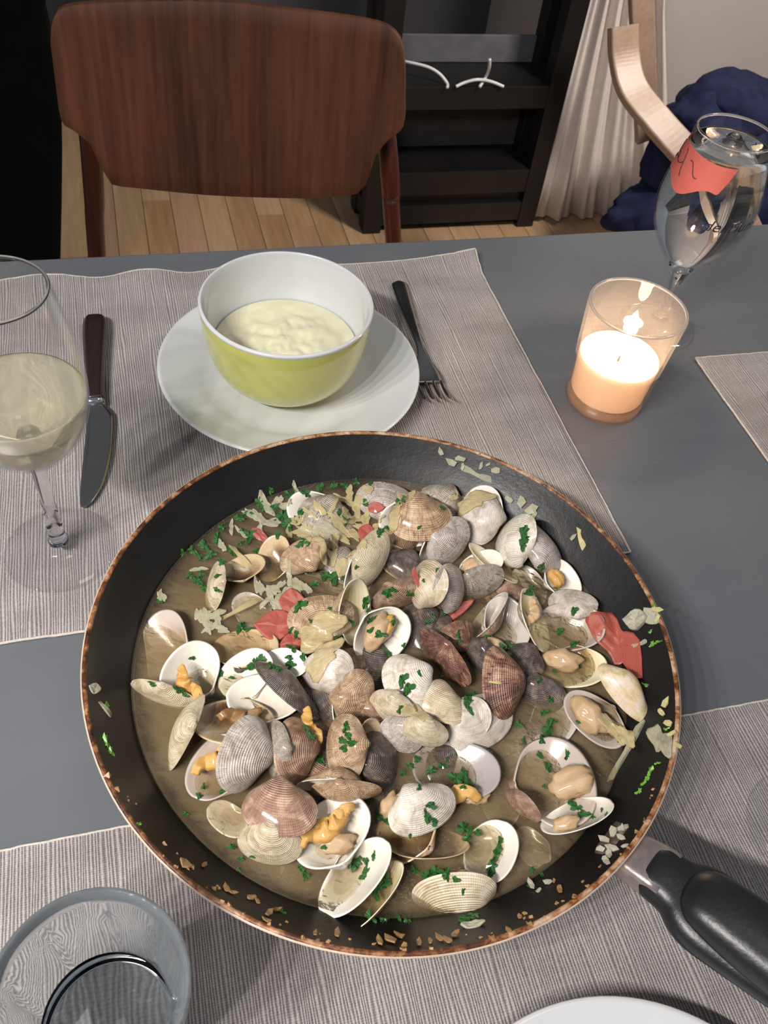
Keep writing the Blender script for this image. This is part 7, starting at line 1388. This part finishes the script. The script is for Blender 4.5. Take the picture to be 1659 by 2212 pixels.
  ('parsley_flake', 'parsley', 'parsley', 'green parsley flake in the large white shell at the bottom', 'parsley', 'green parsley flake in the large white shell at the bottom', [(1, (0.0630, 0.1307, 0.7855), (0.6501, -0.0080, -0.0293, 0.7592), (0.0095, 0.0099, 0.0082)), (7, (0.0656, 0.1323, 0.7855), (0.9753, 0.0121, -0.0273, 0.2189), (0.0065, 0.0046, 0.0057)), (4, (0.0682, 0.1304, 0.7859), (0.6051, -0.1919, -0.2800, 0.7201), (0.0065, 0.0061, 0.0062)), (6, (0.0594, 0.1279, 0.7904), (0.3693, 0.5247, -0.3696, 0.6721), (0.0051, 0.0037, 0.0040)), (2, (0.0718, 0.1304, 0.7897), (0.8049, -0.1003, -0.3904, 0.4355), (0.0056, 0.0047, 0.0045)), (0, (0.0673, 0.1254, 0.7857), (0.9458, 0.0155, -0.0326, 0.3226), (0.0085, 0.0072, 0.0065)), (6, (0.0658, 0.1236, 0.7857), (0.9935, 0.0246, -0.0200, -0.1094), (0.0055, 0.0065, 0.0044))]),
  ('parsley_flake', 'parsley', 'parsley', 'green parsley flake in the broth left of the bottom white shell', 'parsley', 'green parsley flake in the broth left of the bottom white shell', [(7, (0.0393, 0.1316, 0.7851), (0.6009, 0.0248, -0.0334, 0.7983), (0.0064, 0.0058, 0.0061)), (0, (0.0403, 0.1293, 0.7850), (0.9076, 0.0371, -0.0176, 0.4178), (0.0047, 0.0050, 0.0040)), (7, (0.0387, 0.1345, 0.7853), (0.9868, 0.0582, -0.0052, 0.1512), (0.0043, 0.0040, 0.0030)), (6, (0.0497, 0.1377, 0.7942), (0.9388, 0.2792, -0.1725, -0.1044), (0.0042, 0.0048, 0.0034))]),
  ('parsley_flake', 'parsley', 'parsley', 'green parsley flake beside the rosy brown clam', 'parsley', 'green parsley flake beside the rosy brown clam', [(0, (0.0107, 0.1385, 0.7863), (0.4534, 0.0504, 0.0892, 0.8854), (0.0029, 0.0033, 0.0021)), (3, (0.0173, 0.1413, 0.7910), (0.8144, 0.5083, -0.2783, -0.0294), (0.0034, 0.0032, 0.0025)), (7, (0.0090, 0.1497, 0.7857), (0.1905, -0.0115, -0.0381, 0.9809), (0.0056, 0.0060, 0.0051)), (1, (0.0124, 0.1436, 0.7856), (0.1712, 0.0018, -0.0496, 0.9840), (0.0043, 0.0048, 0.0034))]),
  ('parsley_flake', 'parsley', 'parsley', 'green parsley flake behind the large white shell at the bottom', 'parsley', 'green parsley flake behind the large white shell at the bottom', [(6, (0.0725, 0.1180, 0.7857), (0.9867, 0.0286, -0.0153, 0.1592), (0.0106, 0.0083, 0.0090)), (3, (0.0693, 0.1156, 0.7857), (0.6207, 0.0048, -0.0367, 0.7831), (0.0084, 0.0075, 0.0075)), (3, (0.0760, 0.1204, 0.7857), (0.6286, 0.0099, -0.0295, 0.7771), (0.0072, 0.0084, 0.0055))]),
  ('parsley_flake', 'parsley', 'parsley', 'green parsley flake in the broth above the boat shaped cream clam', 'parsley', 'green parsley flake in the broth above the boat shaped cream clam', [(5, (0.0990, 0.1187, 0.7855), (0.9926, 0.0413, -0.0251, -0.1115), (0.0095, 0.0094, 0.0087)), (5, (0.1007, 0.1126, 0.7986), (0.8052, 0.1241, -0.2536, 0.5215), (0.0083, 0.0071, 0.0077)), (0, (0.0942, 0.1176, 0.7854), (0.7314, 0.0107, -0.0395, 0.6807), (0.0077, 0.0075, 0.0073)), (6, (0.1043, 0.1099, 0.7981), (0.2674, -0.0507, -0.2810, 0.9203), (0.0054, 0.0052, 0.0038)), (3, (0.0898, 0.1217, 0.7855), (0.3687, -0.0037, -0.0329, 0.9290), (0.0056, 0.0056, 0.0051))]),
  ('parsley_flake', 'parsley', 'parsley', 'green parsley flake at the near wall of the pan', 'parsley', 'green parsley flake at the near wall of the pan', [(3, (0.1067, 0.1052, 0.7951), (0.7728, 0.1880, -0.2606, 0.5473), (0.0042, 0.0030, 0.0029)), (7, (0.1063, 0.0949, 0.7911), (0.9282, -0.3067, -0.0977, -0.1866), (0.0091, 0.0068, 0.0076)), (1, (0.1100, 0.0957, 0.7903), (0.3956, -0.1782, 0.2686, 0.8600), (0.0070, 0.0066, 0.0055)), (7, (0.1038, 0.0943, 0.7918), (0.9380, -0.3122, -0.0779, -0.1288), (0.0053, 0.0059, 0.0050))]),
  ('parsley_flake', 'parsley', 'parsley', 'green parsley flake on the chalky white clam', 'parsley', 'green parsley flake on the chalky white clam', [(3, (0.1010, 0.1428, 0.8047), (0.9664, 0.2310, 0.1019, -0.0485), (0.0065, 0.0074, 0.0065)), (3, (0.1019, 0.1368, 0.7993), (0.7931, 0.2540, 0.2640, -0.4867), (0.0056, 0.0067, 0.0051)), (0, (0.0983, 0.1386, 0.8025), (0.7536, 0.1983, 0.2305, -0.5827), (0.0086, 0.0068, 0.0070)), (6, (0.0891, 0.1333, 0.7979), (0.6878, 0.2629, -0.2876, 0.6125), (0.0034, 0.0031, 0.0027))]),
  ('parsley_flake', 'parsley', 'parsley', 'green parsley flake on the near right wall of the pan', 'parsley', 'green parsley flake on the near right wall of the pan', [(6, (0.1440, 0.1099, 0.7861), (0.8872, -0.0039, -0.0387, 0.4598), (0.0048, 0.0052, 0.0035)), (7, (0.1480, 0.1071, 0.7859), (0.6330, -0.3196, 0.1226, 0.6943), (0.0048, 0.0039, 0.0039)), (7, (0.1396, 0.1031, 0.7874), (0.5803, -0.2874, 0.1672, 0.7434), (0.0039, 0.0036, 0.0036))]),
  ('parsley_flake', 'parsley', 'parsley', 'green parsley flake in the broth below the lavender clam', 'parsley', 'green parsley flake in the broth below the lavender clam', [(3, (0.0083, 0.1772, 0.7852), (0.9880, 0.0488, 0.0000, 0.1462), (0.0045, 0.0053, 0.0035)), (1, (-0.0027, 0.1767, 0.7866), (0.5746, -0.0032, 0.1905, 0.7960), (0.0049, 0.0055, 0.0044)), (6, (-0.0100, 0.1693, 0.7857), (0.2731, 0.1095, 0.0569, 0.9540), (0.0044, 0.0051, 0.0041)), (5, (-0.0001, 0.1812, 0.7854), (0.7772, 0.0282, -0.0230, 0.6282), (0.0040, 0.0036, 0.0040))]),
  ('parsley_flake', 'parsley', 'parsley', 'green parsley flake on the near wall below the rosy clam', 'parsley', None, [(7, (0.0266, 0.1143, 0.7946), (0.4059, 0.0512, 0.3163, 0.8559), (0.0048, 0.0056, 0.0042))]),
  ('parsley_flake', 'parsley', 'parsley', 'green parsley flake in the broth at the bottom of the pan', 'parsley', 'green parsley flake in the broth at the bottom of the pan', [(0, (0.0648, 0.1062, 0.7865), (0.5374, -0.0333, 0.0977, 0.8370), (0.0083, 0.0066, 0.0072)), (5, (0.0707, 0.1037, 0.7857), (0.9045, -0.2826, 0.1605, 0.2762), (0.0074, 0.0072, 0.0071)), (2, (0.0806, 0.1009, 0.7865), (0.6828, -0.2056, 0.2533, 0.6537), (0.0062, 0.0065, 0.0051)), (6, (0.0770, 0.1032, 0.7863), (0.6692, -0.0512, 0.0829, 0.7366), (0.0054, 0.0043, 0.0047))]),
  ('parsley_flake', 'parsley', 'parsley_light', 'bright green parsley scrap on the left wall of the pan', 'parsley', 'bright green parsley scrap on the left wall of the pan', [(7, (-0.0417, 0.2044, 0.8023), (0.7918, -0.2193, 0.3104, -0.4782), (0.0114, 0.0065, 0.0094)), (7, (-0.0399, 0.1998, 0.8013), (0.7906, -0.2207, 0.3087, -0.4806), (0.0065, 0.0058, 0.0046)), (7, (-0.0416, 0.2261, 0.7986), (0.8358, 0.1933, 0.3204, 0.4018), (0.0077, 0.0064, 0.0056))]),
  ('parsley_flake', 'parsley', 'parsley_light', 'bright green parsley scrap on the right wall beside the milky onion', 'parsley', 'bright green parsley scrap on the right wall beside the milky onion', [(1, (0.2504, 0.2141, 0.8025), (0.9066, -0.0329, -0.4154, 0.0657), (0.0041, 0.0032, 0.0036)), (2, (0.2503, 0.2061, 0.8041), (0.9025, 0.0284, -0.4174, -0.1022), (0.0066, 0.0035, 0.0053)), (4, (0.2484, 0.2070, 0.8013), (0.8807, -0.1216, -0.3970, 0.2279), (0.0056, 0.0048, 0.0053))]),
  ('parsley_flake', 'parsley', 'parsley_light', 'bright green parsley scrap at the right rim above the milky onion', 'parsley', 'bright green parsley scrap at the right rim above the milky onion', [(1, (0.2561, 0.2262, 0.8087), (0.8225, -0.1411, -0.3378, 0.4353), (0.0057, 0.0043, 0.0054)), (1, (0.2556, 0.2216, 0.8086), (0.8228, -0.1503, -0.3327, 0.4355), (0.0047, 0.0038, 0.0045))]),
  ('parsley_flake', 'parsley', 'parsley_light', 'bright green parsley scrap at the right rim by the clear onion wedge', 'parsley', None, [(7, (0.2317, 0.1570, 0.8041), (0.8855, -0.0526, -0.4021, -0.2269), (0.0047, 0.0033, 0.0040))]),
  ('parsley_flake', 'parsley', 'parsley_light', 'bright green parsley scrap on the right wall near the bracket', 'parsley', 'bright green parsley scrap on the right wall near the bracket', [(7, (0.2103, 0.1347, 0.7990), (0.8982, -0.2881, -0.2591, 0.2076), (0.0069, 0.0043, 0.0057)), (3, (0.2154, 0.1393, 0.8001), (0.8724, -0.2960, -0.2552, 0.2937), (0.0069, 0.0050, 0.0069)), (4, (0.2059, 0.1312, 0.7981), (0.9188, -0.2636, -0.2712, 0.1129), (0.0059, 0.0050, 0.0056)), (2, (0.2192, 0.1412, 0.8025), (0.8998, -0.1296, -0.3744, -0.1828), (0.0042, 0.0027, 0.0034)), (5, (0.2126, 0.1362, 0.8000), (0.8641, -0.3112, -0.2337, 0.3192), (0.0055, 0.0048, 0.0040))]),
  ('parsley_flake', 'parsley', 'parsley_light', 'bright green parsley scrap on the long ham slice', 'parsley', None, [(5, (0.2376, 0.1871, 0.7946), (0.4163, -0.3631, -0.1055, 0.8269), (0.0055, 0.0036, 0.0040))]),
  ('parsley_flake', 'parsley', 'parsley_light', 'bright green parsley scrap on the lower left wall of the pan', 'parsley', 'bright green parsley scrap on the lower left wall of the pan', [(7, (-0.0293, 0.1604, 0.8073), (0.9020, -0.0485, 0.3668, 0.2225), (0.0045, 0.0038, 0.0036))])]
bpy.context.view_layer.update()
DG = bpy.context.evaluated_depsgraph_get()
def drape_over(me, pos, q, size, seed):
    """let a limp layer fall onto whatever lies under it"""
    me = me.copy(); Q = Quaternion(q); n = Q @ Vector((0, 0, 1)); P0 = Vector(pos)
    for v in me.vertices:
        w = P0 + Q @ Vector((v.co.x * size[0], v.co.y * size[1], 0))
        w2 = w + n * 0.014
        ok, hit, _n, _i, _o, _m = scene.ray_cast(DG, w2, -n, distance=0.024)
        d = (hit - w).dot(n) if ok else -0.006
        d = max(-0.007, min(0.010, d)) + 0.0009 + 0.0007 * noise.noise(w * 260 + Vector((seed, 0, 0)))
        v.co.z = d / size[2]
    for _ in range(2):
        z = [v.co.z for v in me.vertices]; acc = [[0, 0] for _ in z]
        for e in me.edges:
            a, b = e.vertices; acc[a][0] += z[b]; acc[a][1] += 1; acc[b][0] += z[a]; acc[b][1] += 1
        for v, (sm, c) in zip(me.vertices, acc): v.co.z = max(z[v.index] * 0.5 + 0.5 * sm / max(c, 1), z[v.index])
    me.update()
    return me
for name, kind, mat_, label, cat, group, items in GARNISH:
    for var, pos, q, size in items:
        me = GM[kind][var % len(GM[kind])]
        if kind == 'drape': me = drape_over(me, pos, q, size, var)
        if not me.materials:
            me.materials.append(M[mat_])
            me.polygons.foreach_set('use_smooth', [kind in ('drape',)] * len(me.polygons))
        o = bpy.data.objects.new(name, me); COL.objects.link(o)
        o.location = pos; o.rotation_mode = 'QUATERNION'; o.rotation_quaternion = q; o.scale = size
        o.material_slots[0].link = 'OBJECT'; o.material_slots[0].material = M[mat_]
        if kind == 'drape': md = o.modifiers.new('thick', 'SOLIDIFY'); md.thickness = 0.0009 / size[2]
        tag(o, label, cat, group)

def crust():
    """burnt crumbs stuck along the rim and the near wall of the pan"""
    rnd = random.Random(11)
    bm = bmesh.new()
    for i in range(76):
        a = rnd.uniform(-2.9, -0.75) if i < 60 else rnd.uniform(-0.75, 2.6)
        s = rnd.uniform(0.0004, 0.0013) * (0.9 if i < 60 else 0.6)
        k = rnd.random() if i < 60 else rnd.random() * 0.15
        r = 0.1532 - 0.0060 * k ** 2; z = 0.0562 - 0.0085 * k ** 2
        m = Matrix.Translation((PC.x + r * math.cos(a), PC.y + r * math.sin(a), PZ + z + s * 0.1)) @ Matrix.Rotation(rnd.uniform(0, 6), 4, (rnd.random(), rnd.random(), 1))
        b = bmesh.ops.create_cube(bm, size=s * 1.6, matrix=m)
        for v in b['verts']: v.co += Vector((rnd.uniform(-1, 1), rnd.uniform(-1, 1), rnd.uniform(-1, 1))) * s * 0.5
    me = bpy.data.meshes.new('crust_crumbs'); bm.to_mesh(me); bm.free()
    o = link('crust_crumbs', me, M['toast'], smooth=False)
    tag(o, 'small browned crumbs baked onto the near rim of the pan', 'crumbs', kind='stuff')
crust()
